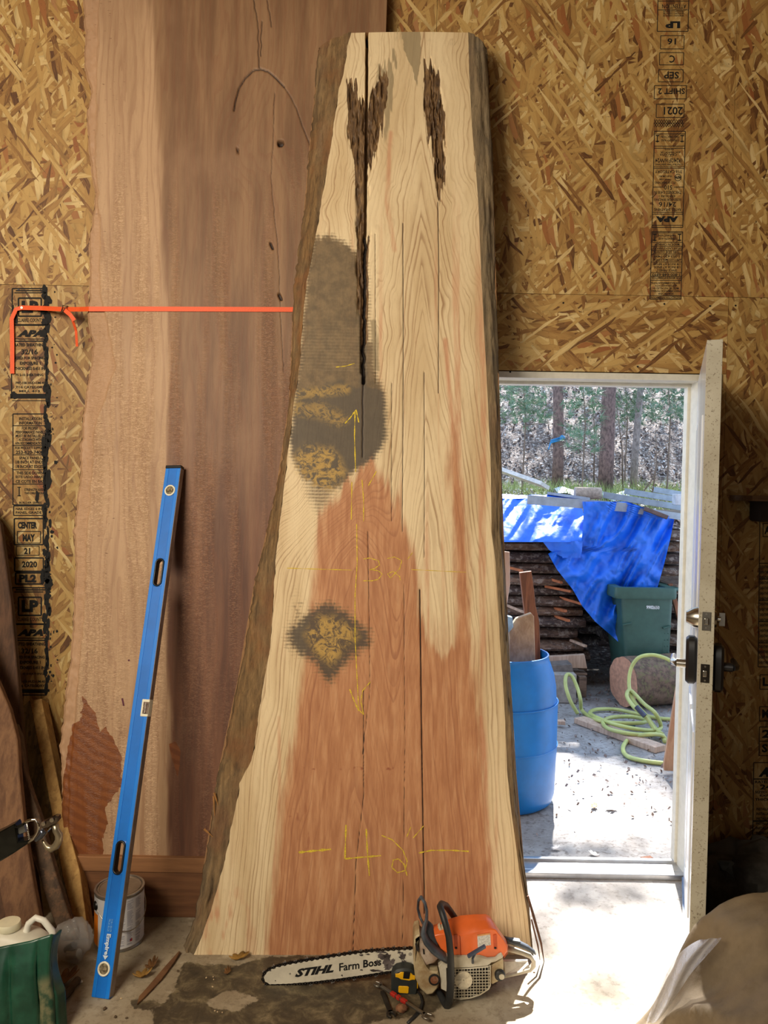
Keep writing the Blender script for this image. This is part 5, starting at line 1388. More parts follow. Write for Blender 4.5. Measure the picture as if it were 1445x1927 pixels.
# ------------------------------------------------------------------ chainsaw
def Zc(ox, oy, s):
    return lambda pts, y: [P(ox + a * s, oy + b * s, y) for a, b in pts]
zs_ = Zc(770, 1670, 0.17993)
def z1(a, b, y): return P(770 + a * 0.17993, 1670 + b * 0.17993, y)
saw = empty('chainsaw', G(850, 1850), 'orange and white chainsaw with long bar lying before the big slab', 'chainsaw')
M_or2 = plain((228, 106, 46), 0.32, var=0.06, scale=10); M_wh = plain((206, 200, 184), 0.5, var=0.1, scale=14, c2=(176, 164, 138)); M_bg = plain((196, 182, 146), 0.55, var=0.2, scale=16, c2=(140, 112, 76))
M_gb = plain((74, 80, 88), 0.4, var=0.2, scale=20); M_drk = plain((30, 24, 20), 0.8); M_rub = plain((36, 37, 38), 0.5, var=0.15)
def loft(m, rings):
    n = len(rings[0]); k0 = [p for r in rings for p in r]
    m.add(k0, [(i * n + k, i * n + (k + 1) % n, (i + 1) * n + (k + 1) % n, (i + 1) * n + k) for i in range(len(rings) - 1) for k in range(n)] + [tuple(reversed(range(n))), tuple(range((len(rings) - 1) * n, len(rings) * n))])
# engine cover
topo = [(245, 395), (330, 368), (440, 322), (540, 292), (680, 280), (800, 278), (845, 298), (900, 380), (955, 465), (1010, 540), (1032, 610), (1028, 668), (990, 722)]
topf = [(262, 505), (335, 490), (440, 492), (540, 510), (680, 476), (800, 446), (850, 436), (900, 440), (950, 500), (995, 560), (1022, 612), (1022, 668), (985, 720)]
topm = [((a[0] * .45 + b[0] * .55), (a[1] * .55 + b[1] * .45)) for a, b in zip(topo, topf)]
bot = [(940, 700), (900, 735), (820, 745), (740, 722), (540, 722), (440, 722), (330, 640), (285, 560)]
m = MB(); loft(m, [zs_(topf + bot, -0.768), zs_(topm + bot, -0.748), zs_(topo + bot, -0.715), zs_(topo + bot, -0.64), zs_([(x, y + 26) for x, y in topo] + bot, -0.60)])
cov = m.build('engine_cover', M_or2, saw, angle=42, bevel=0.0025)
m = MB(); m.prism(zs_([(712, 502), (846, 482), (854, 602), (716, 626)], -0.7695), Vector((0, 0.003, 0))); m.build('warning_sticker', plain((206, 204, 200), 0.4, var=0.15, scale=200), cov)
m = MB(); m.prism(zs_([(712, 498), (846, 478), (847, 492), (713, 513)], -0.7705), Vector((0, 0.003, 0))); m.build('sticker_band', plain((214, 150, 90), 0.4), cov)
for a in (490, 900):
    m = MB(); m.prism(zs_([(a - 24, 500), (a + 12, 492), (a + 20, 645), (a - 14, 645)], -0.7702), Vector((0, 0.004, 0))); m.build('screw_slot_shade', plain((196, 78, 30), 0.5), cov)  # slot drawn as a darker orange plate, recess shade put into its colour
    m = MB(); m.lathe([(0.0038, 0), (0.003, 0.002)], z1(a, 632, -0.7705), (0, -1, 0), 10); m.build('cover_screw', M_drk, cov)
m = MB()
for q in (0, 1): m.prism(zs_([(300 + q * 36, 424), (322 + q * 36, 404), (356 + q * 30, 470), (336 + q * 30, 488)], -0.755), Vector((0, 0.02, 0)), 0.001)
m.build('cover_vents', plain((190, 176, 150), 0.5), cov)
m = MB(); m.tube([z1(470, 340, -0.715), z1(510, 440, -0.752), z1(530, 520, -0.7705), z1(540, 720, -0.7705)], 0.0012, 5); m.build('cover_seam', plain((170, 62, 22), 0.6), cov)
# starter housing: solid upper part, grille, boss
m = MB(); m.prism(zs_([(380, 720), (740, 716), (820, 742), (900, 735), (940, 700), (965, 690), (985, 730), (975, 745), (905, 785), (860, 795), (845, 812), (820, 830), (640, 846), (470, 852), (385, 850)], -0.775), Vector((0, 0.12, 0)), 0.004)
m.build('starter_housing', M_wh, saw, angle=30)
gout = [(470, 852), (640, 846), (820, 830), (846, 815), (846, 1030), (830, 1062), (740, 1122), (640, 1155), (540, 1168), (470, 1160)]
m = MB(); m.prism(zs_([(400, 840)] + gout[1:] + [(410, 1120)], -0.765), Vector((0, 0.10, 0)), 0.003); m.build('air_intake', M_drk, saw)
m = MB()
m.tube(zs_(gout, -0.776), 0.0022, 6, closed=True)
gu = np.array(gout, float)
def xr(y):
    xs = []
    for i in range(len(gout)):
        (x0, y0), (x1, y1) = gout[i], gout[(i + 1) % len(gout)]
        if (y0 > y) != (y1 > y): xs.append(x0 + (x1 - x0) * (y - y0) / (y1 - y0))
    return (min(xs), max(xs)) if len(xs) > 1 else None
def yr(x):
    ys = []
    for i in range(len(gout)):
        (x0, y0), (x1, y1) = gout[i], gout[(i + 1) % len(gout)]
        if (x0 > x) != (x1 > x): ys.append(y0 + (y1 - y0) * (x - x0) / (x1 - x0))
    return (min(ys), max(ys)) if len(ys) > 1 else None
for y in range(880, 1160, 31):
    r = xr(y)
    if r: m.bar(z1(r[0], y, -0.776), z1(r[1], y - 8, -0.776), 0.003, 0.0017)
for x in range(484, 846, 31):
    r = yr(x)
    if r: m.bar(z1(x, r[0], -0.776), z1(x + 4, r[1], -0.776), 0.003, 0.0017)
m.build('grille', M_wh, saw)
bc = z1(568, 968, -0.777)
m = MB(); m.lathe([(0.028, 0), (0.0272, 0.0035), (0.0240, 0.0035), (0.0235, 0.001), (0.0080, 0.001), (0.0076, 0.003), (0.003, 0.003), (0.002, 0.0)], bc, (0, -1, 0), 32)
for k in range(8):
    w = 2 * PI * k / 8; d = Vector((math.cos(w), 0, math.sin(w))); m.bar(bc + d * 0.007 - Vector((0, 0.002, 0)), bc + d * 0.0242 - Vector((0, 0.002, 0)), 0.002, 0.0016)
m.build('starter_boss', plain((222, 212, 188), 0.5, var=0.15), saw, angle=30)
# pull grip
m = MB(); m.tube([z1(664, 788, -0.776), z1(664, 740, -0.80), z1(690, 690, -0.815)], [0.0045, 0.004, 0.004], 8)
m.bar(z1(612, 722, -0.815), z1(795, 612, -0.822), 0.011, 0.0085, side=(0, 1, 0.2)); m.build('pull_grip', plain((66, 78, 100), 0.35), saw, bevel=0.002)
# anti vibration mount block and knob
m = MB(); m.prism(zs_([(850, 832), (975, 742), (986, 770), (986, 958), (872, 1016), (850, 1002)], -0.770), Vector((0, 0.06, 0)), 0.003); mb_ = m.build('mount_block', M_bg, saw, angle=30)
m = MB(); m.lathe([(0.0165, 0), (0.0165, 0.010), (0.014, 0.013)], z1(945, 905, -0.770), (0, -1, 0), 24); m.build('mount_cap', M_rub, mb_, angle=30)
m = MB(); m.lathe([(0.009, 0), (0.0085, 0.004)], z1(966, 930, -0.782), (0, -1, 0), 20); m.build('mount_plug', M_wh, mb_, angle=30)
# rear handle
hc = [(1010, 630), (1090, 652), (1180, 682), (1262, 715), (1300, 760), (1300, 812), (1262, 856), (1140, 888), (1000, 915), (960, 900)]
m = MB(); m.tube(zs_(hc, -0.70), [0.008, 0.0075, 0.0065, 0.0065, 0.007, 0.007, 0.0065, 0.006, 0.007, 0.008], 14, flat=1.9, up=(0, 1, 0)); rh = m.build('rear_handle', M_wh, saw, smooth=True)
m = MB(); m.tube(zs_([(985, 545), (1060, 558), (1150, 588), (1230, 625), (1300, 672), (1322, 700)], -0.70), [0.010, 0.009, 0.0085, 0.008, 0.006, 0.002], 14, flat=1.4, up=(0, 1, 0)); m.build('rear_grip', M_gb, rh, smooth=True)
m = MB(); m.bar(z1(1070, 545, -0.70), z1(1160, 560, -0.70), 0.02, 0.006); m.build('throttle_lock', M_gb, rh, bevel=0.002)
m = MB(); m.prism([z1(985, 770, -0.72), z1(1240, 770, -0.70), z1(1262, 850, -0.72), z1(1000, 915, -0.73)], Vector((0, 0.012, 0.0)), 0.003); m.build('hand_plate', plain((206, 200, 190), 0.35), rh)
# front wrap handle
m = MB(); m.tube([z1(478, 320, -0.60), z1(430, 250, -0.62), z1(385, 190, -0.66), z1(338, 172, -0.72), z1(322, 200, -0.76), z1(345, 270, -0.785), z1(385, 400, -0.80), z1(415, 520, -0.806), z1(432, 700, -0.81), z1(436, 900, -0.812), z1(428, 1080, -0.812), z1(416, 1200, -0.808), z1(395, 1245, -0.80), z1(360, 1190, -0.775), z1(320, 1110, -0.75), z1(290, 1060, -0.73)],
       [0.0105] * 9 + [0.0115] * 5 + [0.010, 0.009], 16)
m.build('front_handle', M_rub, saw, smooth=True)
# hand guard
m = MB(); m.tube([z1(392, 750, -0.77), z1(330, 705, -0.775), z1(250, 640, -0.775), z1(180, 560, -0.77), z1(148, 480, -0.765), z1(158, 415, -0.76), z1(182, 330, -0.755), z1(184, 250, -0.75), z1(165, 165, -0.745), z1(125, 98, -0.735)], [0.008, 0.0095, 0.010, 0.0095, 0.0085, 0.0075, 0.005, 0.0042, 0.0042, 0.0045], 12, flat=2.0, up=(0, 1, 0.3))
m.tube([z1(125, 98, -0.735), z1(96, 140, -0.70), z1(90, 220, -0.67), z1(112, 310, -0.66), z1(150, 385, -0.69), z1(165, 420, -0.75)], 0.0045, 8)
m.prism([z1(195, 350, -0.735), z1(245, 395, -0.735), z1(300, 600, -0.75), z1(300, 690, -0.765), z1(210, 620, -0.765), z1(150, 500, -0.76), z1(165, 410, -0.75)], Vector((0, 0.008, 0)), 0.001)
m.build('hand_guard', M_gb, saw, smooth=True)
# muffler, front casing, oil caps
m = MB(); m.prism(zs_([(108, 535), (165, 560), (250, 680), (320, 732), (265, 800), (178, 824), (100, 690)], -0.765), Vector((0, 0.07, 0)), 0.006); mf = m.build('muffler', plain((196, 182, 166), 0.45, 0.2, var=0.3, c2=(140, 112, 92)), saw, angle=30)
m = MB(); m.prism(zs_([(140, 640), (160, 650), (165, 700), (146, 700)], -0.766), Vector((0, 0.004, 0))); m.build('exhaust_port', M_drk, mf)
m = MB(); m.prism(zs_([(50, 560), (62, 515), (110, 498), (118, 515), (80, 545), (84, 600), (130, 740), (180, 840), (215, 880), (300, 885), (322, 960), (300, 1060), (245, 1122), (185, 1130), (112, 1062), (62, 950), (45, 800)], -0.768), Vector((0, 0.09, 0)), 0.005); fc = m.build('front_casing', M_bg, saw, angle=30)
m = MB(); m.prism(zs_([(305, 830), (385, 735), (396, 1095), (335, 1065), (320, 900)], -0.765), Vector((0, 0.10, 0)), 0.002); m.build('tank_casing', M_wh, saw)
m = MB(); m.prism(zs_([(100, 560), (300, 740), (390, 720), (390, 850), (300, 870), (190, 860), (110, 720)], -0.735), Vector((0, 0.1, 0))); m.build('crankcase', plain((92, 66, 44), 0.8, var=0.3), saw)
oc_ = z1(262, 962, -0.769)
m = MB(); m.lathe([(0.0180, 0), (0.0180, 0.003), (0.0135, 0.004), (0.013, 0.001)], oc_, (0, -1, 0), 24); m.build('oil_cap_ring', M_drk, fc, angle=30)
m = MB(); m.lathe([(0.013, 0), (0.0125, 0.003), (0.005, 0.003), (0.0045, 0.005)], oc_, (0, -1, 0), 20); m.bar(oc_ + Vector((-0.007, -0.004, 0)), oc_ + Vector((0.007, -0.004, 0)), 0.003, 0.003); m.build('oil_cap', plain((186, 160, 130), 0.5, var=0.3, c2=(120, 70, 44)), fc, angle=30)
m = MB(); m.prism(zs_([(60, 590), (80, 585), (100, 640), (98, 680), (70, 650)], -0.7695), Vector((0, 0.003, 0))); m.build('spike_plate', M_drk, fc)
m = MB(); m.tube(zs_([(560, 850), (570, 1160)], -0.7775), 0.0006, 4); m.build('pull_cord_trace', M_wh, saw)

# guide bar and chain
zb_ = Zc(480, 1750, 0.22145)
def by(a): return -0.712 + 0.000012 * a
bar_o = [(1395, 160), (1330, 166), (1100, 178), (900, 196), (700, 224), (500, 256), (300, 290), (180, 318), (118, 345), (84, 378), (72, 410), (84, 440), (125, 464), (300, 458), (500, 440), (700, 416), (900, 388), (1100, 356), (1200, 342), (1335, 322), (1395, 316)]
def zb1(a, b, off=0.0): return P(480 + a * 0.22145, 1750 + b * 0.22145, by(a) - off)
bar = MB(); bar.prism([zb1(a, b) for a, b in bar_o], Vector((0, 0.005, 0)), 0.0006)
gb = bar.build('guide_bar', plain((216, 208, 188), 0.4, var=0.06, scale=30), saw)
m = MB(); Y_ = 0.0008
def pq(a0, b0, a1, b1, a2, b2, s_, bold, shear=0.0): text_quad(m, s_, zb1(a0, b0, Y_), zb1(a1, b1, Y_), zb1(a2, b2, Y_), bold, shear)
pq(338, 404, 668, 360, 338, 334, 'STIHL', 0.055, 0.35); pq(714, 352, 886, 330, 714, 284, 'Farm', 0.02); pq(918, 322, 1072, 302, 918, 256, 'Boss', 0.03)
m.build('bar_lettering', M_ink, gb)
m = MB(); rr = random.Random(8)
def wear(cx, cy, w, h, sd):
    r2_ = random.Random(sd); n = 18; pts = []
    for k in range(n):
        an = 2 * PI * k / n; q = 0.45 + 0.65 * r2_.random()
        pts.append(zb1(cx + w * q * math.cos(an), cy + h * q * math.sin(an), 0.0011))
    m = MB(); m.add(pts, [tuple(range(n))]); m.build('worn_paint', M_worn, gb)
M_worn = plain((118, 108, 106), 0.4, 0.3, var=0.3)
for i, (a, b, w, h) in enumerate(((1120, 260, 42, 75), (1085, 225, 50, 34), (1130, 310, 60, 34), (1010, 345, 48, 12), (1055, 350, 40, 10), (1250, 230, 36, 44), (1262, 280, 24, 28), (900, 215, 26, 10), (960, 207, 24, 8), (1080, 190, 70, 10), (1190, 320, 22, 12), (1170, 270, 20, 30), (1040, 270, 16, 26), (1225, 190, 20, 12), (628, 250, 8, 8), (738, 386, 9, 9), (172, 432, 6, 5), (130, 345, 10, 6), (905, 340, 14, 8))):
    wear(a, b, w, h, i + 40)
for a, b, r_ in ((296, 372, 0.0034), (1318, 205, 0.006), (1318, 285, 0.006)):
    m = MB(); m.lathe([(r_, 0), (r_ * 0.9, 0.001)], zb1(a, b), (0, -1, 0), 14); m.build('bar_hole', plain((170, 164, 150), 0.5), gb)
# chain links around the bar
co_ = [(a, b) for a, b in bar_o]
path = [zb1(a, b) + Vector((0, 0.0025, 0)) for a, b in co_]
ctr = zb1(720, 320)
L = [0.0]
for i in range(len(path) - 1): L.append(L[-1] + (path[i + 1] - path[i]).length)
def along(s_):
    i = 0
    while i < len(L) - 2 and L[i + 1] < s_: i += 1
    t_ = (s_ - L[i]) / (L[i + 1] - L[i]); d = (path[i + 1] - path[i]).normalized()
    return path[i].lerp(path[i + 1], t_), d
ch = MB(); cus = []; rv = MB(); s_ = 0.004; k = 0
while s_ < L[-1]:
    p, d = along(s_); out = d.cross(Vector((0, 1, 0))).normalized()
    if (p + out * 0.01 - ctr).length < (p - ctr).length: out = -out
    ch.bar(p - d * 0.0042 + out * 0.0036, p + d * 0.0042 + out * 0.0036, 0.0066 if k % 2 else 0.004, 0.0095 if k % 2 else 0.0075)
    rv.lathe([(0.0015, 0), (0.0013, 0.0006)], p + out * 0.0030 + Vector((0, -0.0033, 0)), (0, -1, 0), 6)
    if k % 4 == 1:
        c = p + out * 0.0092
        cu = MB(); cus.append(cu); cu.prism([c - d * 0.0055 - out * 0.002, c - d * 0.005 + out * 0.0032, c - d * 0.0005 + out * 0.0028, c + d * 0.001 - out * 0.001, c + d * 0.004 + out * 0.0018, c + d * 0.0062 - out * 0.002], Vector((0, 0.004 if k % 8 == 1 else -0.004, 0)))
    s_ += 0.0088; k += 1
chn = ch.build('saw_chain', plain((46, 42, 42), 0.4, 0.8), saw); [c_.build('chain_cutter', plain((168, 164, 158), 0.25, 0.8), chn) for c_ in cus]; rv.build('chain_rivets', M_steel, chn)

# ------------------------------------------------------------------ tape measure, spanners, strap, lump
zt = Zc(680, 1800, 0.12457)
def z3(a, b, y): return P(680 + a * 0.12457, 1800 + b * 0.12457, y)
tape = empty('tape_measure', G(762, 1872), 'black and yellow tape measure standing against the chainsaw', 'tape measure')
m = MB(); m.prism(zt([(452, 590), (452, 340), (475, 265), (530, 215), (620, 195), (710, 197), (785, 228), (835, 295), (856, 400), (858, 500), (835, 600), (795, 614), (600, 600)], -0.742), Vector((0, 0.045, 0)), 0.006); tb = m.build('tape_case', plain((40, 44, 42), 0.55, var=0.15), tape, angle=35)
M_yel = plain((236, 178, 20), 0.4, var=0.05)
m = MB(); m.prism(zt([(512, 265), (560, 262), (600, 238), (745, 250), (780, 285), (815, 298), (812, 355), (770, 355), (720, 368), (600, 350), (560, 325), (515, 315)], -0.7445), Vector((0, 0.006, 0)), 0.0012); m.build('tape_label', M_yel, tape)
m = MB(); m.prism(zt([(640, 238), (740, 248), (722, 342), (628, 335)], -0.7465), Vector((0, 0.006, 0)), 0.001); m.build('blade_lock', M_blk, tape)
m = MB(); m.prism(zt([(570, 450), (700, 455), (718, 470), (712, 555), (695, 563), (575, 555), (558, 540), (560, 462)], -0.7445), Vector((0, 0.006, 0)), 0.0015); m.build('tape_label', M_yel, tape)
m = MB(); m.prism(zt([(842, 380), (850, 360), (852, 470), (842, 490)], -0.7435), Vector((0, 0.02, 0))); m.build('side_trim', M_yel, tape)
def spanner(pa, pb, w, th, z0, jaw, mat, name, label, parts=None, one=False):
    root = empty(name, (pa + pb) / 2 * 1.0, label, 'spanner')
    d = (pb - pa).normalized(); s = Vector((-d.y, d.x, 0)); m = MB(); up = Vector((0, 0, th))
    def pr(pts): m.prism([p for p in pts], up, 0.0008)
    L_ = (pb - pa).length
    pr([pa + d * jaw * 0.6 + s * w / 2 + Vector((0, 0, z0)), pa + d * (L_ - jaw * 0.6) + s * w / 2 + Vector((0, 0, z0)), pa + d * (L_ - jaw * 0.6) - s * w / 2 + Vector((0, 0, z0)), pa + d * jaw * 0.6 - s * w / 2 + Vector((0, 0, z0))])
    m.build('shank', mat, root, angle=30)
    for c, dd, ja in ((pa, -d, jaw), (pb, d, jaw * 1.15)):
        if one and dd == -d: continue
        ax = Matrix.Rotation(R(18), 3, 'Z') @ dd; sx = Vector((-ax.y, ax.x, 0)); out = []
        for k in range(19):
            w_ = R(38) + (2 * PI - R(76)) * k / 18
            out.append(c + ax * math.cos(w_) * ja * 1.05 + sx * math.sin(w_) * ja)
        inn = [c + ax * ja * 0.75 - sx * ja * 0.42, c - ax * ja * 0.12 - sx * ja * 0.42, c - ax * ja * 0.36 - sx * ja * 0.2, c - ax * ja * 0.36 + sx * ja * 0.2, c - ax * ja * 0.12 + sx * ja * 0.42, c + ax * ja * 0.75 + sx * ja * 0.42]
        m = MB(); m.prism([p + Vector((0, 0, z0)) for p in out + inn], up, 0.0008); m.build('open_jaw', mat, root, angle=30)
    return root, d, s
pa, pb = G(711, 1862), G(803, 1922)
w_, d_, s_ = spanner(Vector((pa.x, pa.y, 0)), Vector((pb.x, pb.y, 0)), 0.010, 0.006, 0.014, 0.014, plain((150, 144, 134), 0.35, 0.9, var=0.1), 'open_end_spanner', 'silver open end spanner with red tape round its shank')
m = MB(); q0 = Vector((pa.x, pa.y, 0.017)); L_ = (pb - pa).length
for a, b in ((0.28, 0.38), (0.40, 0.47), (0.49, 0.60)): m.bar(q0 + d_ * L_ * a, q0 + d_ * L_ * b, 0.013, 0.011, side=s_)
m.build('tape_wrap', plain((176, 40, 28), 0.5, var=0.15), w_, bevel=0.002, label='red tape wrap')
pa, pb = G(718, 1866), G(736, 1912)
spanner(Vector((pa.x, pa.y, 0)), Vector((pb.x, pb.y, 0)), 0.013, 0.008, 0.001, 0.013, plain((64, 60, 54), 0.5, 0.6, var=0.2), 'dark_spanner', 'dark grey spanner lying under the silver one', one=True)
m = MB(); ribbon(m, [G(784, 1862, 0.006), G(793, 1876, 0.006), G(795, 1890, 0.006), G(789, 1902, 0.006), G(782, 1912, 0.006), G(772, 1921, 0.005), G(766, 1927, 0.005)], 0.004, th=0.003)
m = MB(); pts = [G(x, y, 0.005) for x, y in ((784, 1862), (792, 1874), (795, 1886), (791, 1898), (784, 1908), (775, 1917), (767, 1925))]
m.tube(pts, [0.003, 0.0045, 0.0045, 0.006, 0.006, 0.0055, 0.0045], 8, flat=0.6); o = m.build('black_cord', M_rub, smooth=True); tag(o, 'short black rubber cord curling on the floor before the chainsaw', 'cord')
o = crumple('rusty_lump', tuple(G(755, 1903) + Vector((0, 0, 0.009))), 0.017, 71, plain((140, 98, 66), 0.9, var=0.3, scale=60, c2=(96, 56, 38)), 'rusty brown lump on the floor beside the red taped spanner', 'lump', 1, 0.8, 0.7, 0.4, 20)

# ------------------------------------------------------------------ outside: barrel with offcuts
rnd = random.Random(77)
M_bar = plain((4, 120, 200), 0.38, var=0.08, scale=6)
BC = Vector((0.632, 0.87, 0.0)); 
barrel = empty('plastic_barrel', BC, 'open blue plastic barrel holding wood offcuts just outside the door', 'barrel')
bh = P(1010, 1228, BC.y).z
pr_ = [(0.255, 0.0), (0.272, 0.012), (0.282, 0.05), (0.287, 0.22), (0.291, 0.285), (0.292, 0.30), (0.289, 0.31), (0.290, 0.50), (0.286, 0.515), (0.283, 0.53), (0.279, 0.60), (0.268, 0.66), (0.245, bh - 0.035), (0.236, bh - 0.008), (0.240, bh)]
m = MB(); m.lathe(pr_ + [(0.232, bh), (0.228, bh - 0.03), (0.265, 0.6), (0.27, 0.1), (0.0, 0.09)], BC, n=56, cap=False); m.build('barrel_shell', M_bar, barrel, smooth=True, angle=50)
for z in (0.30, 0.52):
    m = MB(); m.tube([BC + Vector((0.2905 * math.cos(w), 0.2905 * math.sin(w), z)) for w in [2 * PI * k / 56 for k in range(56)]], 0.004, 6, closed=True); m.build('moulded_hoop', M_bar, barrel, smooth=True)
def board_px(name, px, y, th, mat, label, cat='board', group=None, dz=None, bev=0.003):
    m = MB(); pts = [P(a, b, y) for a, b in px]; m.prism(pts, Vector((0, th, 0)), bev)
    return tag(m.build(name, mat, angle=30), label, cat, group)
M_w1 = wood((188, 158, 124), (160, 128, 96), 3, (9, 9, 5)); M_w2 = wood((150, 96, 66), (104, 64, 42), 3); M_w3 = wood((206, 176, 150), (180, 148, 124), 3)
board_px('wood_offcut', [(958, 1184), (972, 1164), (1000, 1154), (1005, 1160), (1009, 1300), (958, 1300)], 0.80, 0.04, M_w1, 'pale knotty wood offcut sticking out of the blue barrel', bev=0.004)
board_px('wood_offcut', [(978, 1078), (1000, 1075), (1005, 1110), (1008, 1140), (1015, 1170), (1020, 1330), (998, 1330), (988, 1160)], 0.93, 0.03, M_w2, 'tall red brown bark strip sticking out of the blue barrel', bev=0.002)
m = MB(); m.prism([P(a, b, 0.76) for a, b in ((948, 1158), (964, 1162), (966, 1180), (958, 1190), (946, 1190))], Vector((0, 0.05, 0)), 0.002)
tag(m.build('offcut_wrap', plain((150, 186, 214), 0.3)), 'pale blue plastic scrap on top of the barrel', 'plastic scrap')
board_px('upright_plank', [(938, 1036), (959, 1039), (960, 1100), (952, 1150), (950, 1240), (930, 1240)], 1.35, 0.03, M_w3, 'pinkish plank standing behind the blue barrel')

# ------------------------------------------------------------------ stack of live edge boards with bark
M_bk = []
for c, d in (((110, 86, 70), (62, 46, 38)), ((88, 68, 58), (50, 38, 34)), ((130, 100, 78), (78, 56, 44))):
    M_bk.append(wood(c, d, 3, (5, 5, 16), speck=(150, 136, 122)))
M_cut = wood((176, 132, 98), (136, 96, 70), 3, (3, 12, 12))
ystk = 3.15
def stack_slab(x0, x1, z0, th, y0, dep, seed, mat, label, group, bow=0.012):
    m = MB(); n = 26; rs = []
    for i in range(n + 1):
        x = x0 + (x1 - x0) * i / n
        e = 0.05 * float(fbm(x * 3.0, seed, seed, 3)) + 0.02 * float(fbm(x * 12, seed, seed + 3, 2))
        dz = bow * float(fbm(x * 1.6, seed, seed + 1, 2))
        if i in (0, n): e += 0.02
        yf = y0 + e
        rs.append([Vector((x, yf + 0.02, z0 + dz)), Vector((x, yf, z0 + dz + th * 0.3)), Vector((x, yf + 0.012 + 0.02 * float(vnoise(x * 9, seed, 4)), z0 + dz + th * 0.7)), Vector((x, yf + 0.05, z0 + dz + th)), Vector((x, y0 + dep, z0 + dz + th)), Vector((x, y0 + dep, z0 + dz))])
    loft(m, rs)
    return tag(m.build('bark_slab', mat, angle=35), label, 'wood slab', group)
ends = [1108, 1112, 1098, 1090, 1102, 1098, 1105, 1118, 1140, 1295, 1297, 1297, 1297]
vtop = [1252, 1226, 1208, 1182, 1160, 1142, 1122, 1102, 1082, 1062, 1040, 1018, 994]
zs = []; 
for v in vtop: zs.append(P(1030, v, ystk).z)
nm = ['lowest', 'second', 'third', 'fourth', 'fifth', 'sixth', 'seventh', 'eighth', 'ninth', 'tenth', 'eleventh', 'twelfth', 'topmost']
z0 = P(1030, 1275, ystk).z
for i, (e, zt_) in enumerate(zip(ends, zs)):
    th = min(zt_ - z0 - 0.003, 0.085) * (0.9 + 0.0 * i)
    xe = P(e, vtop[i], ystk).x
    stack_slab(-0.3, xe, zt_ - th - 0.004, th, ystk + rnd.uniform(-0.07, 0.05), 1.5, 300 + i, M_bk[i % 3], 'bark edged slab, %s in the tarp covered stack counted from the ground' % nm[i], 'bark edged slabs under the blue tarp')
    z0 = zt_
ztopstack = zs[-1]
sv = [(1258, 1300, 1228), (1262, 1300, 1196), (1264, 1300, 1168), (1262, 1300, 1136), (1266, 1300, 1100), (1264, 1300, 1070), (1268, 1300, 1034), (1260, 1300, 1005)]
for i, (a, b, v) in enumerate(sv[:5]):
    z = P(1280, v, 3.25).z
    stack_slab(P(a - 60, v, 3.25).x, P(1400, v, 3.25).x, z - 0.09, 0.08, 3.25 + rnd.uniform(-.05, .05), 1.2, 340 + i, M_bk[(i + 1) % 3], 'bark edged slab, %s from the ground in the pile behind the wheeled bin' % nm[i], 'slabs behind the wheeled bin')
for i, v in enumerate((1250, 1226, 1202, 1178, 1152, 1128, 1104, 1080, 1056)):  # invented rear stack, added to keep the gap behind the bin dark
    z = P(1150, v, 4.0).z
    stack_slab(P(1060, v, 4.0).x, P(1300, v, 4.0).x + 0.2, max(0.02, z - 0.09), 0.082, 4.9 - 0.2, 1.0, 360 + i, M_bk[1], 'added bark edged slab darkening the gap between tarp and bin, %s of the rear stack' % nm[i], 'slabs added to darken the gap by the bin')
# stickers poking out between the slabs
for i, (x0, v0, x1, v1) in enumerate(((1036, 1090, 1056, 1096), (1040, 1106, 1075, 1113), (1066, 1128, 1096, 1137), (1050, 1146, 1064, 1150), (1052, 1162, 1070, 1168), (1082, 1208, 1102, 1216), (958, 1068, 982, 1074), (956, 1140, 985, 1152))):
    a = P(x0, v0, ystk - 0.02); b = P(x1, v1, ystk - 0.14)
    m = MB(); m.bar(a + (a - b) * 0.4, b, 0.03, 0.02); tag(m.build('wood_sticker', plain((196, 116, 70), 0.7) if i not in (5, 7) else M_w3, bevel=0.002), 'small %s spacer stick in the covered stack, %s' % ('orange brown' if i not in (5, 7) else 'pale', ['beside the upper offcut', 'under the tarp', 'nearest the tarp', 'midway', 'below the middle', 'near the bin', 'at upper left', 'at lower left'][i]), 'stick', 'spacer sticks in the stack')
# plank, grey board, block and pallet in front of the stack
board_px('pale_plank', [(1034, 1236), (1100, 1232), (1105, 1258), (1036, 1256)], 2.9, 0.05, M_w3, 'pale plank end lying against the stack foot')
board_px('grey_board', [(1020, 1254), (1076, 1250), (1079, 1264), (1078, 1270), (1022, 1270)], 2.75, 0.2, plain((122, 112, 104), 0.7, var=0.15), 'grey board lying on the concrete block by the barrel')
gb_ = G(1062, 1324); zt_ = P(1062, 1270, gb_.y).z
m = MB(); m.box((P(1048, 1300, gb_.y).x, gb_.y + 0.12, zt_ / 2), (0.30, 0.22, zt_)); tag(m.build('concrete_block', plain((168, 158, 146), 0.85, var=0.12, scale=30, bump=0.3), bevel=0.006), 'grey block on the ground between barrel and stack', 'block')
pal = empty('pallet', P(1090, 1290, 3.0), 'weathered wooden pallet under the covered slab stack', 'pallet')
M_pal = wood((148, 124, 104), (100, 82, 68), 3, (2, 12, 12))
zp = P(1100, 1262, 2.98).z
for k in range(3):
    m = MB(); m.box((0.75, 2.96 + k * 0.45, zp - 0.01), (1.75, 0.12, 0.018)); m.build('deck_board', M_pal, pal, bevel=0.002)
for x in (0.0, 0.8, 1.58):
    m = MB(); m.box((x, 3.4, (zp - 0.02) / 2), (0.06, 1.1, zp - 0.02)); m.build('stringer', M_pal, pal, bevel=0.003)

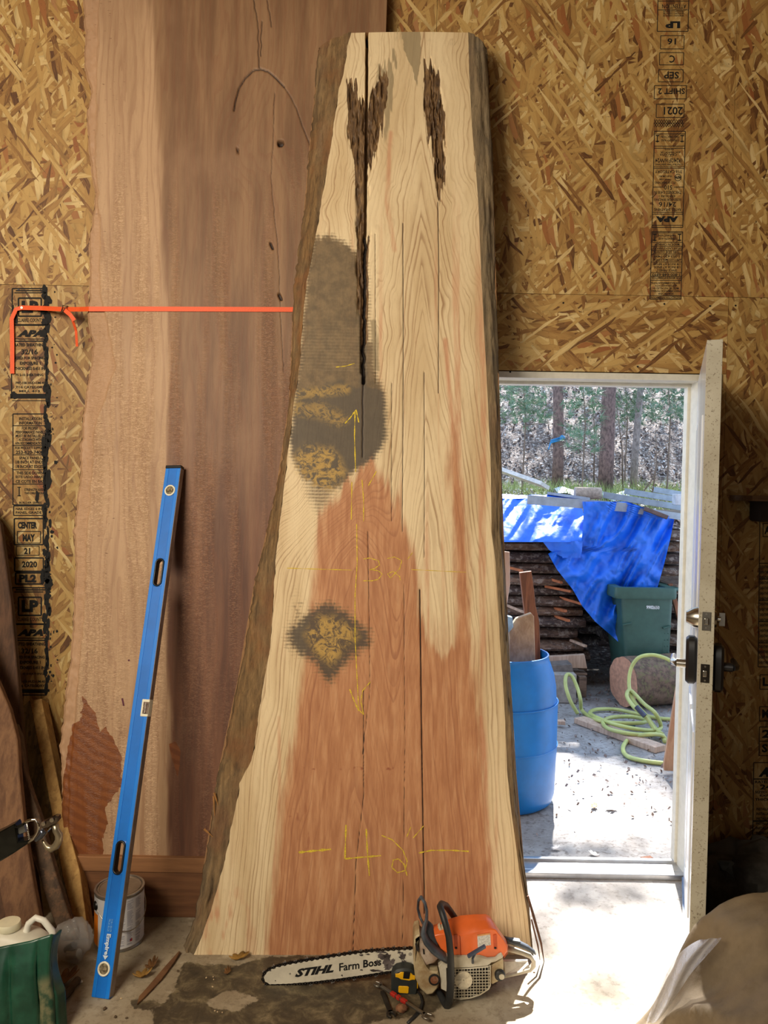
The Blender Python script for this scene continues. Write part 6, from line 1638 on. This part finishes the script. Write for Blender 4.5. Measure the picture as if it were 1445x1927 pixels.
# ------------------------------------------------------------------ tarp
def tarp_mat():
    t = NT('tarp'); o = t.obj(); t.b.inputs['Specular IOR Level'].default_value = 0.7
    n = t.noise(o, 5, 6, 0.65, 0.6); n2 = t.noise(o, 24, 4, 0.7, 0.8)
    col = t.mix(t.step(n, 0.35, 0.7), lin((22, 118, 240)), lin((18, 108, 230)))
    t.bump(t.math('ADD', t.math('MULTIPLY', n, 0.4), t.math('MULTIPLY', n2, 0.5)), 0.35, 0.02)
    return t.out(col, 0.48)
M_tarp = tarp_mat()
tarp = empty('blue_tarp', P(1100, 1000, 2.95), 'crinkled bright blue tarp hanging over the covered slab stack', 'tarp')
def drape(name, Lt_, Rt_, v0, v1, y, nu, nv, fold, seed, kvert=0.0, back=0.0):
    A = np.zeros((nv, nu, 3))
    for i in range(nv):
        v = v0 + (v1 - v0) * i / (nv - 1)
        l = float(np.interp(v, [q[1] for q in Lt_], [q[0] for q in Lt_])); r = float(np.interp(v, [q[1] for q in Rt_], [q[0] for q in Rt_]))
        for j in range(nu):
            a = j / (nu - 1); u = l + (r - l) * a
            rg = 1 - 2 * abs(float(vnoise((u + kvert * (v - v0)) / 16.0, v / 70.0, seed))) * 2
            w = fold * (0.9 * rg + 0.7 * float(fbm(u / 30, v / 30, seed + 2, 3)) + 0.10 * (1 - 4 * abs(float(vnoise(u / 9.0, v / 7.0, seed + 8)))))
            A[i, j] = P(u, v, y - w + back * (1 - i / (nv - 1)) ** 1.2)
    return npgrid(A, name, M_tarp, tarp)
yt = ystk - 0.16
drape('hanging_sheet', [(1096, 944), (1098, 965), (1096, 1000), (1092, 1030), (1030, 1040), (1048, 1072), (1078, 1110), (1095, 1140), (1120, 1170), (1150, 1196), (1168, 1212)], [(1180, 944), (1269, 975), (1262, 1010), (1250, 1060), (1236, 1110), (1210, 1170), (1180, 1212)], 944, 1212, yt + 0.02, 64, 80, 0.07, 401, 0.5)
drape('folded_flap', [(940, 934), (946, 960), (947, 1028), (950, 1046)], [(1080, 934), (1093, 950), (1099, 970), (1096, 1000), (1092, 1046)], 938, 1020, yt - 0.04, 60, 44, 0.03, 411, 0.6, 0.42)
tl = drape('folded_flap', [(1020, 1018), (1034, 1036), (1058, 1048)], [(1096, 1018), (1095, 1036), (1092, 1052)], 1018, 1050, yt - 0.03, 24, 16, 0.03, 415)
# part lying back over the stack top
A = np.zeros((24, 60, 3))
for i in range(24):
    for j in range(60):
        f = P(940 + (1090 - 940) * j / 59, 938, yt + 0.37); f2 = i / 23
        A[i, j] = (f.x + 0.10 * f2, f.y + f2 * 0.55, f.z + 0.03 * math.sin(PI * min(1, f2 * 3)) + 0.03 * float(fbm(j / 8, i / 5, 421)) * min(1, f2 * 4) - 0.02 * f2)
npgrid(A, 'top_sheet', M_tarp, tarp, flip=True)

# ------------------------------------------------------------------ metal studs and rock on top of the stack
zt0 = P(1100, 955, ystk).z
m = MB(); m.box((2.42, ystk + 0.85, zt0 - 0.05), (1.5, 1.7, 0.018)); tag(m.build('cover_sheet', plain((110, 92, 74), 0.8)), 'flat board sheet covering the top of the slab stack', 'board')
M_gal = plain((176, 190, 200), 0.35, 0.35, var=0.08)
def stud(x0, v0, x1, v1, ya, yb, h, lb):
    a = P(x0, v0, ya); b = P(x1, v1, yb); m = MB()
    d = (b - a).normalized(); s_ = Vector((0, 1, 0)); up = Vector((0, 0, 1))
    m.bar(a, b, 0.003, h, side=(0, 1, 0)); m.bar(a + up * h / 2 + s_ * 0.02, b + up * h / 2 + s_ * 0.02, 0.04, 0.003); m.bar(a - up * h / 2 + s_ * 0.02, b - up * h / 2 + s_ * 0.02, 0.04, 0.003)
    tag(m.build('metal_stud', M_gal), lb, 'metal stud', 'metal studs on the slab stack')
stud(992, 940, 1181, 955, 3.05, 3.0, 0.07, 'lowest and nearest grey metal stud, running over the tarp to the left of the rock')
stud(1181, 958, 1286, 973, 3.02, 3.0, 0.05, 'short grey metal stud end right of the dark gap, nearest the door leaf')
stud(1135, 931, 1300, 958, 3.45, 3.4, 0.05, 'grey metal stud starting directly right of the rock block')
stud(1175, 924, 1300, 944, 3.95, 3.9, 0.05, 'grey metal stud second from the back on the stack')
stud(1230, 921, 1300, 933, 4.45, 4.4, 0.05, 'rearmost short grey metal stud by the door frame')
stud(1030, 928, 1110, 939, 3.4, 3.3, 0.02, 'thin dark flat metal strip left of the rock block')
m = MB(); m.bar(P(1212, 957, 2.95), P(1256, 974, 2.9), 0.06, 0.03); tag(m.build('dark_offcut', plain((110, 90, 84), 0.8), bevel=0.003), 'small dark wood offcut beside the short metal stud', 'offcut')
o = crumple('rock_block', tuple(P(1106, 928, 3.42)), 0.115, 91, plain((190, 168, 146), 0.85, var=0.15, scale=40, bump=0.4), 'pale rectangular rock block lying on the slab stack', 'block', 1.05, 0.5, 0.46, 0.12, 16)
for v in o.data.vertices:
    c = v.co; cz = P(1106, 928, 3.42).z
    for k, h in ((0, 0.11), (2, 0.05)):
        q = c[k] - (cz if k == 2 else 0)
        q = max(-h, min(h, q * 1.6)); c[k] = q + (cz if k == 2 else 0)
m = MB(); m.box(P(1278, 940, 3.2), (0.09, 0.08, 0.09)); tag(m.build('white_block', plain((206, 210, 214), 0.6), bevel=0.004), 'small white block on the metal studs by the door leaf', 'block')

# ------------------------------------------------------------------ wheeled bin
KC = G(1218, 1316); yk = KC.y
binn = empty('wheeled_bin', (KC.x, yk + 0.25, 0), 'dark green wheeled bin with white number standing before the tarp', 'wheelie bin')
M_bin = plain((62, 96, 84), 0.45, var=0.08, scale=10)
def kx(px, v): return P(px, v, yk)
def ring(x0, x1, y0, y1, z, r=0.035, n=6):
    pts = []
    for cx, cy, a in ((x1 - r, y0 + r, -90), (x1 - r, y1 - r, 0), (x0 + r, y1 - r, 90), (x0 + r, y0 + r, 180)):
        for k in range(n): w = R(a + 90 * k / (n - 1)); pts.append(Vector((cx + r * math.cos(w), cy + r * math.sin(w), z)))
    return pts
a0, a1 = kx(1181, 1312), kx(1259, 1312); b0, b1 = kx(1168, 1122), kx(1266, 1122)
m = MB(); loft(m, [ring(a0.x, a1.x, yk + 0.02, yk + 0.40, 0.02), ring(a0.x - .002, a1.x + .002, yk + .01, yk + .42, 0.10), ring(b0.x * .5 + a0.x * .5, b1.x * .5 + a1.x * .5, yk, yk + 0.47, b0.z * 0.55), ring(b0.x, b1.x, yk - 0.02, yk + 0.52, b0.z)])
m.build('bin_body', M_bin, binn, angle=40)
c0_, c1_ = kx(1155, 1104), kx(1276, 1104); rx0, rx1 = c0_.x, kx(1270, 1104).x
m = MB(); z0 = b0.z - 0.012; z1_ = c0_.z
ro = [ring(rx0, rx1, yk - 0.05, yk + 0.56, z0), ring(rx0 - .006, rx1 + .006, yk - 0.056, yk + 0.566, z0 + .02), ring(rx0 - .003, rx1 + .003, yk - 0.05, yk + 0.56, z1_)]
ri = [ring(rx0 + .06, rx1 - .06, yk + 0.01, yk + 0.50, z1_), ring(rx0 + .07, rx1 - .07, yk + 0.02, yk + 0.49, z1_ - 0.25)]
rr_ = ro + ri; n_ = len(rr_[0]); m.add([p for r in rr_ for p in r], [(i * n_ + k, i * n_ + (k + 1) % n_, (i + 1) * n_ + (k + 1) % n_, (i + 1) * n_ + k) for i in range(4) for k in range(n_)] + [tuple(range(4 * n_, 5 * n_))])
m.build('bin_rim', M_bin, binn, angle=40)
m = MB(); hz = z1_ - 0.03; m.tube([Vector((rx1, yk + 0.05, hz)), Vector((rx1 + 0.05, yk + 0.06, hz + 0.01)), Vector((rx1 + 0.05, yk + 0.45, hz + 0.01)), Vector((rx1, yk + 0.46, hz))], 0.014, 8); m.build('bin_handle', M_bin, binn, smooth=True)
m = MB(); m.lathe([(0.09, -0.03), (0.095, -0.02), (0.095, 0.02), (0.09, 0.03)], Vector((a1.x - 0.02, yk + 0.46, 0.095)), (0, 1, 0), 24); m.build('bin_wheel', M_blk, binn, angle=40)
m = MB(); text_quad(m, '9902650', P(1216, 1146, yk - 0.022), P(1241, 1147, yk - 0.022), P(1216, 1139, yk - 0.022), 0.05); m.build('bin_number', plain((220, 226, 226), 0.6), binn)
for q in ((1171, 1176, 1188, 1172), (1247, 1182, 1262, 1178)):
    m = MB(); m.bar(P(q[0], q[1], yk - 0.012), P(q[2], q[3], yk - 0.012), 0.03, 0.012); m.build('bin_step', M_bin, binn, bevel=0.003)
m = MB(); m.prism([P(x, v, yk - 0.001) for x, v in ((1248, 1180), (1262, 1178), (1258, 1236), (1246, 1238))], Vector((0, 0.03, 0)), 0.004)
for i in range(4):
    for j in range(2): m.ball(P(1251 + 6 * j, 1192 + i * 12, yk - 0.001), 0.006, 6, 4)
m.build('bin_side_panel', M_bin, binn, smooth=False)
m = MB(); m.lathe([(0.035, 0), (0.035, 0.03), (0.02, 0.05), (0.02, 0.06)], Vector((P(1243, 1100, yk + .5).x, yk + 0.62, z1_ + 0.02)), (0, 0, 1), 14); m.build('bin_hinge_knob', plain((140, 160, 170), 0.5), binn)

# ------------------------------------------------------------------ log
g0 = G(1232, 1334); rl = 0.185
lc = Vector((g0.x, g0.y + rl * 0.7, rl)); ax = Vector((1, 0.30, 0)).normalized()
log = empty('log', (lc.x, lc.y, 0), 'short thick mossy log lying in front of the wheeled bin', 'log')
m = MB(); rs = []
nA, nL = 40, 22
for i in range(nL + 1):
    s_ = (-0.23 + 0.62 * i / nL); rg = []
    for k in range(nA):
        w = 2 * PI * k / nA; r = rl * (1 + 0.10 * float(fbm(math.cos(w) * 2 + 5, math.sin(w) * 2 + s_ * 3, 431, 3)) + 0.05 * float(vnoise(w * 5, s_ * 14, 433)))
        rg.append(lc + ax * s_ + Vector((-ax.y, ax.x, 0)) * math.cos(w) * r + Vector((0, 0, max(-rl, math.sin(w) * r))))
    rs.append(rg)
loft(m, rs); m.build('log_bark', wood((124, 98, 78), (76, 58, 46), 3, (8, 8, 8), speck=(112, 104, 66)), log, smooth=True, angle=60)
m = MB(); c = lc - ax * 0.232; pts = [q - ax * 0.002 for q in rs[0]]; m.add([c] + pts, [(0, 1 + (k + 1) % nA, 1 + k) for k in range(nA)]); m.build('cut_end', plain((206, 152, 122), 0.8, scale=30), log)

# ------------------------------------------------------------------ hose on the ground with the board beneath it
a, b = G(1090, 1349, 0.038), G(1243, 1404, 0.038)
m = MB(); m.bar(a - Vector((0, 0, 0.019)), b - Vector((0, 0, 0.019)), 0.10, 0.038, side=(0, 1, 0)); tag(m.build('ground_board', M_w3, bevel=0.003), 'pale board lying on the ground under the hose coils', 'board')
M_hose = plain((196, 202, 122), 0.42, var=0.08, scale=8)
m = MB()
def hz_(zx, zy, z): return G(930 + zx * 0.3564, 1050 + zy * 0.3564, z)
def hv(zx, zy, y): return P(930 + zx * 0.3564, 1050 + zy * 0.3564, y)
def spl(pts, n=6):
    out = []
    for i in range(len(pts) - 1):
        p0 = pts[max(i - 1, 0)]; p1 = pts[i]; p2 = pts[i + 1]; p3 = pts[min(i + 2, len(pts) - 1)]
        for k in range(n):
            t = k / n; out.append(0.5 * ((2 * p1) + (p2 - p0) * t + (2 * p0 - 5 * p1 + 4 * p2 - p3) * t * t + (3 * p1 - p0 - 3 * p2 + p3) * t ** 3))
    out.append(pts[-1]); return out
HR = 0.0135; hz0 = 0.014
loop1 = [hz_(440, 822, hz0), hv(400, 750, 2.35), hv(376, 670, 2.40), hv(382, 618, 2.45), hv(410, 625, 2.45), hv(440, 690, 2.40), hv(455, 750, 2.35), hz_(460, 800, 0.03), hz_(500, 835, hz0), hz_(560, 860, hz0 + .04), hz_(680, 872, .05), hz_(780, 870, 0.05), hz_(800, 855, .05), hz_(720, 838, 0.05), hz_(620, 842, .05), hz_(575, 865, 0.055), hz_(600, 900, .055), hz_(700, 925, 0.055), hz_(820, 935, 0.04), hz_(880, 925, 0.03), hz_(900, 970, 0.02)]
m.tube(spl(loop1), HR, 8)
loop2 = [hz_(935, 852, hz0), hz_(860, 845, hz0), hz_(740, 820, 0.02), hz_(640, 800, 0.02), hz_(540, 800, 0.02), hz_(505, 820, 0.03), hz_(560, 850, 0.06), hz_(640, 880, 0.07), hz_(760, 905, 0.06), hz_(850, 910, 0.04), hz_(880, 890, 0.04), hv(850, 820, 1.95), hv(790, 770, 2.05), hv(720, 700, 2.15), hv(700, 730, 2.1), hv(740, 790, 2.0), hv(800, 840, 1.95), hz_(850, 915, 0.04)]
m.tube(spl(loop2), HR, 8)
loop3 = [hv(955, 560, 2.2), hv(900, 528, 2.22), hv(830, 512, 2.25), hv(760, 528, 2.25), hv(720, 590, 2.25), hv(712, 680, 2.2), hv(740, 760, 2.1), hv(800, 830, 2.0), hz_(850, 900, 0.05), hz_(885, 930, 0.05)]
m.tube(spl(loop3), HR, 8)
loop4 = [hz_(905, 960, 0.02), hz_(880, 935, 0.05), hz_(800, 932, 0.06), hz_(720, 950, 0.02), hz_(680, 1000, hz0), hz_(700, 1045, hz0), hz_(780, 1070, hz0), hz_(900, 1085, hz0)]
m.tube(spl(loop4), HR, 8)
hose = empty('garden_hose', hz_(700, 850, 0), 'yellow green garden hose coiled loosely on the ground outside', 'hose')
m.build('hose_coil', M_hose, hose, smooth=True)
m = MB(); m.tube([hv(750, 785, 1.98), hv(795, 835, 1.93)], HR * 1.25, 10); m.build('tape_repair', plain((70, 74, 96), 0.4), hose, label='dark tape repair')
m = MB(); m.tube([hz_(690, 878, 0.015), hz_(745, 884, 0.015)], HR, 10); m.build('hose_fitting', plain((90, 120, 130), 0.4), hose)

board_px('leaning_offcut', [(1250, 1450), (1249, 1440), (1276, 1274), (1281, 1262), (1300, 1262), (1300, 1454)], 1.22, 0.018, wood((190, 150, 118), (164, 122, 92), 3, (6, 6, 2)), 'pale plywood offcut leaning against the open door outside', bev=0.002)
board_px('small_plank', [(1050, 1357), (1064, 1358), (1064, 1365), (1050, 1364)], 2.05, 0.05, M_w3, 'tiny wood scrap on the ground right of the barrel')
board_px('thin_stick', [(1258, 1100), (1266, 1098), (1290, 1190), (1290, 1230), (1284, 1200)], 3.0, 0.03, M_w2, 'reddish stick leaning behind the wheeled bin')

# ------------------------------------------------------------------ hillside: trees, foliage, grass, leaf litter
def leaf_cloud(name, mat, specs, parent, seed, kind=None):
    rg = np.random.default_rng(seed); Vs = []; 
    for (c, r, n, sz) in specs:
        d = rg.normal(size=(n, 3)); d /= np.linalg.norm(d, axis=1)[:, None]; d *= rg.random((n, 1)) ** 0.45
        p = np.array(c) + d * np.array(r)
        a = rg.normal(size=(n, 3)); a /= np.linalg.norm(a, axis=1)[:, None]; b = np.cross(a, rg.normal(size=(n, 3))); b /= np.linalg.norm(b, axis=1)[:, None]
        s_ = sz * (0.6 + 0.8 * rg.random((n, 1)))
        Vs.append(np.stack([p - a * s_, p - b * s_ * 0.45, p + a * s_, p + b * s_ * 0.45], 1))
    V_ = np.concatenate(Vs).reshape(-1, 3); o0 = np.array(ORG[parent.name]) if parent else V_.mean(0) * [1, 1, 0]
    me = bpy.data.meshes.new(name); n = len(V_) // 4
    me.from_pydata((V_ - o0).tolist(), [], np.arange(4 * n).reshape(n, 4).tolist())
    o = link_mesh(name, me, mat, parent, tuple(o0))
    if kind: o['kind'] = kind
    return o
M_pbark = wood((136, 108, 100), (84, 64, 60), 3, (9, 9, 5)); M_pb2 = wood((156, 142, 136), (112, 98, 92), 3, (9, 9, 5))
M_need = plain((70, 112, 54), 0.6, var=0.3, scale=6, c2=(120, 150, 84)); 
def tree(px0, v0, px1, v1, y, wpx, mat, label, H, crown, seed):
    b = P(px0, v0, y); t1 = P(px1, v1, y); d = (t1 - b) / (t1.z - b.z)
    b.z = float(hill(np.array([b.x]), np.array([b.y]))[0]) - 0.05
    tr = empty('pine_tree', b, label, 'tree', 'bare trunked trees on the bank')
    r = wpx / FPX * (y + 3.14) / 2
    m = MB(); pts = [b + d * H * k / 12 + Vector((0.02 * math.sin(k + seed), 0, 0)) for k in range(13)]
    m.tube(pts, [r * (1.15 - 0.055 * k) for k in range(13)], 14); m.build('trunk', mat, tr, smooth=True)
    rg = random.Random(seed); m = MB()
    for k in range(14):
        z = H * (0.45 + 0.5 * rg.random()); p = b + d * z; w = rg.random() * 2 * PI; L_ = 0.8 + rg.random() * 1.4
        m.tube([p, p + Vector((math.cos(w) * L_ * 0.5, math.sin(w) * L_ * 0.5, 0.25)), p + Vector((math.cos(w) * L_, math.sin(w) * L_, 0.3))], [0.03, 0.02, 0.008], 6)
    m.build('branches', mat, tr)
    leaf_cloud('foliage', M_need, crown, tr, seed)
    return tr
tree(1047, 925, 1050, 720, 9.2, 19, M_pbark, 'straight pine with blue rope tied round it, leftmost of the three trunks', 8.5, [((3.6, 8.6, 6.3), (1.25, 1.35, 0.6), 2000, 0.085), ((2.06, 5.4, 6.1), (0.12, 0.2, 0.1), 60, 0.035), ((2.2, 5.1, 6.1), (0.12, 0.12, 0.1), 40, 0.035)], 51)  # small trailing clusters: detached leaves added to throw shade blotches on the floor
tree(1136, 922, 1148, 720, 8.8, 25, M_pbark, 'thickest reddish pine trunk, in the middle of the three', 9.0, [((3.9, 8.2, 6.2), (1.6, 1.5, 0.6), 2400, 0.085), ((2.2, 6.15, 6.2), (0.9, 0.28, 0.2), 330, 0.05), ((2.45, 5.68, 6.1), (0.36, 0.13, 0.1), 130, 0.04), ((2.3, 4.15, 6.1), (0.34, 0.5, 0.12), 420, 0.045)], 52)  # trailing clusters: detached leaves added to shade the sill, floor and canvas heap
tree(1190, 916, 1208, 720, 9.6, 12, M_pb2, 'thin pale leaning trunk, rightmost of the three', 8.0, [((5.2, 9.4, 6.3), (1.4, 1.4, 0.7), 1200, 0.09), ((2.9, 5.7, 6.0), (0.35, 0.3, 0.2), 80, 0.05)], 53)  # trailing cluster: detached leaves added to dapple the doorway with shade
for k, (tx, ty, lb) in enumerate(((0.9, 15.5, 'added broad pine, unseen behind the wall left of the door, shading the slope'), (10.8, 14.5, 'added broad pine, unseen behind the wall right of the door, shading the slope'))):  # unseen pines, added so their crowns shade the hillside in specks
    b = Vector((tx, ty, float(hill(np.array([tx]), np.array([ty]))[0]) - 0.05)); tr = empty('pine_tree', b, lb, 'tree')
    m = MB(); m.tube([b + Vector((0, 0, j)) for j in range(11)], [0.22 - 0.015 * j for j in range(11)], 14); m.build('trunk', M_pbark, tr, smooth=True)
    leaf_cloud('foliage', M_need, [((tx + (2.6 if k == 0 else -3.4), ty + 1.0, 9.6), (3.6, 4.2, 0.8), 2300, 0.11), ((tx + (3.0 if k == 0 else -3.0), ty + 6.0, 11.6), (4.2, 4.0, 0.8), 1900, 0.12)], tr, 90 + k)
# blue rope round the first trunk
c = P(1048, 830, 9.2); m = MB()
for k in range(3): m.tube([c + Vector((0.095 * math.cos(w), 0.095 * math.sin(w), 0.02 * k + 0.03 * math.cos(w))) for w in [2 * PI * j / 18 for j in range(18)]], 0.012, 6, closed=True)
m.ball(P(1058, 824, 9.05), 0.045, 8, 6); m.tube([P(1036, 832, 9.05), P(1032, 846, 9.0)], 0.01, 5)
tag(m.build('blue_rope', plain((40, 130, 190), 0.6)), 'blue rope tied round the leftmost pine trunk', 'rope')

def tufts(seed, n, x0, x1, v0, v1, y0, y1):
    rg = random.Random(seed); m = MB()
    for _ in range(n):
        c = P(rg.uniform(x0, x1), rg.uniform(v0, v1), rg.uniform(y0, y1)); k_ = rg.randint(10, 16)
        ax_ = Vector((rg.uniform(-1, 1), rg.uniform(-.5, .5), rg.uniform(-.4, .6))).normalized()
        for _k in range(k_):
            d = (ax_ + Vector((rg.uniform(-1, 1), rg.uniform(-1, 1), rg.uniform(-1, 1))) * 0.8).normalized() * rg.uniform(0.10, 0.2)
            s_ = d.cross(Vector((rg.random(), rg.random(), rg.random()))).normalized() * 0.005
            m.add([c - s_, c + s_, c + d], [(0, 1, 2)])
    return m
M_n2 = plain((118, 146, 116), 0.5, var=0.2, scale=3); M_twig = plain((120, 100, 84), 0.8)
saps = [((935, 1030), (705, 800), 'left end under the door head', 7.5, 8.6, 130), ((1060, 1130), (715, 850), 'between the first two pine trunks', 7.6, 8.6, 90), ((1140, 1210), (705, 800), 'between the thick trunk and the thin one', 9.5, 10.5, 90), ((1210, 1300), (700, 790), 'right beside the door leaf', 7.6, 8.8, 130)]
for i, ((x0, x1), (v0, v1), lb, ya, yb, n) in enumerate(saps):
    y = (ya + yb) / 2; g_ = P((x0 + x1) / 2, 900, y); gz = float(hill(np.array([g_.x]), np.array([y]))[0])
    sa = empty('pine_sapling', (g_.x, y, gz), 'young light green pine sapling on the slope, %s' % lb, 'sapling', 'pine saplings on the slope')
    m = tufts(60 + i, n, x0, x1, v0, v1, ya, yb); m.build('needles', M_n2, sa)
    m = MB(); top_ = P((x0 + x1) / 2, v0 - 20, y); m.tube([Vector((g_.x, y, gz)), g_.lerp(top_, 0.5) + Vector((0.05, 0, 0)), top_], [0.014, 0.010, 0.005], 6)
    rg = random.Random(i)
    for k in range(7):
        a = g_.lerp(top_, 0.45 + 0.07 * k); w = rg.uniform(-1, 1); m.tube([a, a + Vector((w * 0.3, 0.1, 0.06)), a + Vector((w * 0.6, 0.15, 0.08))], [0.006, 0.004, 0.002], 5)
    m.build('twigs', M_twig, sa)
# bare saplings
for i, (x0, v0, x1, v1, y) in enumerate(((1118, 880, 1112, 715, 10.5), (1172, 915, 1160, 760, 9.0), (1226, 930, 1234, 800, 8.0), (1200, 905, 1240, 870, 8.2))):
    m = MB(); a, b = P(x0, v0, y), P(x1, v1, y); a.z = min(a.z, float(hill(np.array([a.x]), np.array([y]))[0])); m.tube([a, a.lerp(b, 0.5) + Vector((0.04, 0, 0)), b], [0.014, 0.010, 0.004], 6)
    m.tube([a.lerp(b, 0.6), a.lerp(b, 0.75) + Vector((0.25, 0, 0.08))], [0.006, 0.002], 5)
    tag(m.build('bare_sapling', M_twig, smooth=True), 'bare thin twiggy stem %s' % ['between the first two pine trunks high on the slope', 'just right of the thick pine trunk', 'low stem near the door leaf', 'slanting stem behind the metal studs'][i], 'sapling', 'bare stems on the bank')
# leaf litter and grass: nobody could count them
rg = np.random.default_rng(5)
def scatter(name, n, xr_, yr_, sz, mat, lift, flat, tall, seed, label, cat, big=1.0):
    rg = np.random.default_rng(seed)
    y = yr_[0] + (yr_[1] - yr_[0]) * rg.random(n) ** big; x = (xr_[0] + (xr_[1] - xr_[0]) * rg.random(n)) * (y + 3.14) / 12
    z = hill(x, y) + lift
    p = np.stack([x, y, z], 1); w = rg.random(n) * 2 * np.pi
    if tall:
        s_ = sz * (0.5 + rg.random(n)); side = np.stack([np.cos(w), np.sin(w), 0 * w], 1) * 0.006
        lean = np.stack([rg.normal(size=n) * 0.35, rg.normal(size=n) * 0.35, np.ones(n)], 1) * s_[:, None]
        V_ = np.stack([p - side, p + side, p + lean], 1).reshape(-1, 3); f = np.arange(3 * n).reshape(n, 3)
    else:
        a = np.stack([np.cos(w), np.sin(w), rg.normal(size=n) * flat], 1); b = np.stack([-np.sin(w), np.cos(w), rg.normal(size=n) * flat], 1)
        s_ = (sz * (0.5 + rg.random(n)))[:, None]
        V_ = np.stack([p - a * s_, p - b * s_ * 0.5, p + a * s_ + [0, 0, 0.01], p + b * s_ * 0.5 + [0, 0, 0.012]], 1).reshape(-1, 3); f = np.arange(4 * n).reshape(n, 4)
    me = bpy.data.meshes.new(name); me.from_pydata(V_.tolist(), [], f.tolist())
    return tag(link_mesh(name, me, mat, None, (0, 0, 0)), label, cat, kind='stuff')
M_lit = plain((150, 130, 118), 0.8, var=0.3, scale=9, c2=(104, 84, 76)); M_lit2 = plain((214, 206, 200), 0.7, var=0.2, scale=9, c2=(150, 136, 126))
scatter('leaf_litter', 16000, (0.2, 8), (7.0, 22), 0.032, M_lit, 0.012, 0.5, False, 1, 'brown fallen leaves covering the hillside', 'leaves', 1.6)
scatter('pale_leaf_litter', 9000, (0.2, 8), (7.4, 22), 0.03, M_lit2, 0.02, 0.6, False, 2, 'pale fallen leaves scattered over the hillside', 'leaves', 1.6)
scatter('yard_leaves', 2200, (0.9, 6.5), (0.35, 4.6), 0.010, M_lit, 0.004, 0.3, False, 3, 'small dry leaves and bits strewn over the yard ground', 'leaves', 0.6)
scatter('dry_grass', 5200, (0.5, 7.5), (7.2, 9.6), 0.16, plain((172, 180, 110), 0.7, var=0.2, scale=4, c2=(120, 140, 74)), 0.0, 0, True, 4, 'long pale grass growing on the bank behind the stack', 'grass')
oak('oak_leaf', G(1150, 1522), 0.035, 0.2, M_lit2, 'pale lobed leaf on the ground beyond the door sill', 0.8, 'pale leaves outside the door')
oak('oak_leaf', G(1118, 1519), 0.03, 1.1, M_leafy, 'brownish lobed leaf left of the pale leaf outside', 0.8, 'pale leaves outside the door')
oak('oak_leaf', G(1045, 1598), 0.025, 0.3, M_lit2, 'small pale leaf on the sunlit ground nearest the slab', 0.8, 'pale leaves outside the door')
oak('oak_leaf', G(1118, 1610), 0.028, 2.3, M_lit2, 'pale curled leaf close outside the middle of the sill', 0.8, 'pale leaves outside the door')
m = MB(); m.box(G(1217, 1615, 0.006), (0.05, 0.022, 0.008), Matrix.Rotation(0.3, 3, 'Z')); tag(m.build('wood_scrap', M_w2), 'small brown wood scrap outside the right part of the sill', 'scrap')
# sunlit plank and thin pale patch laid on the bank
m = MB(); m.bar(P(930, 880, 7.4), P(1026, 914, 7.0), 0.35, 0.05, side=(0, 1, 0)); tag(m.build('bank_plank', plain((226, 220, 210), 0.6)), 'long sunlit plank lying on the bank at left', 'plank')
gridm = [[Vector((P(1040 + 150 * j / 12, 912, 8.0).x, 7.7 + 0.6 * i / 5, float(hill(np.array([P(1040 + 150 * j / 12, 912, 8.0).x]), np.array([7.7 + 0.6 * i / 5]))[0]) + 0.05 + 0.05 * math.sin(j * 1.3 + i))) for j in range(13)] for i in range(6)]
m = MB(); m.grid(gridm); tag(m.build('pale_patch', plain((226, 230, 236), 0.4), sub=1, smooth=True, solid=0.004), 'thin pale patch on the ground behind the rock block', 'plastic sheet')
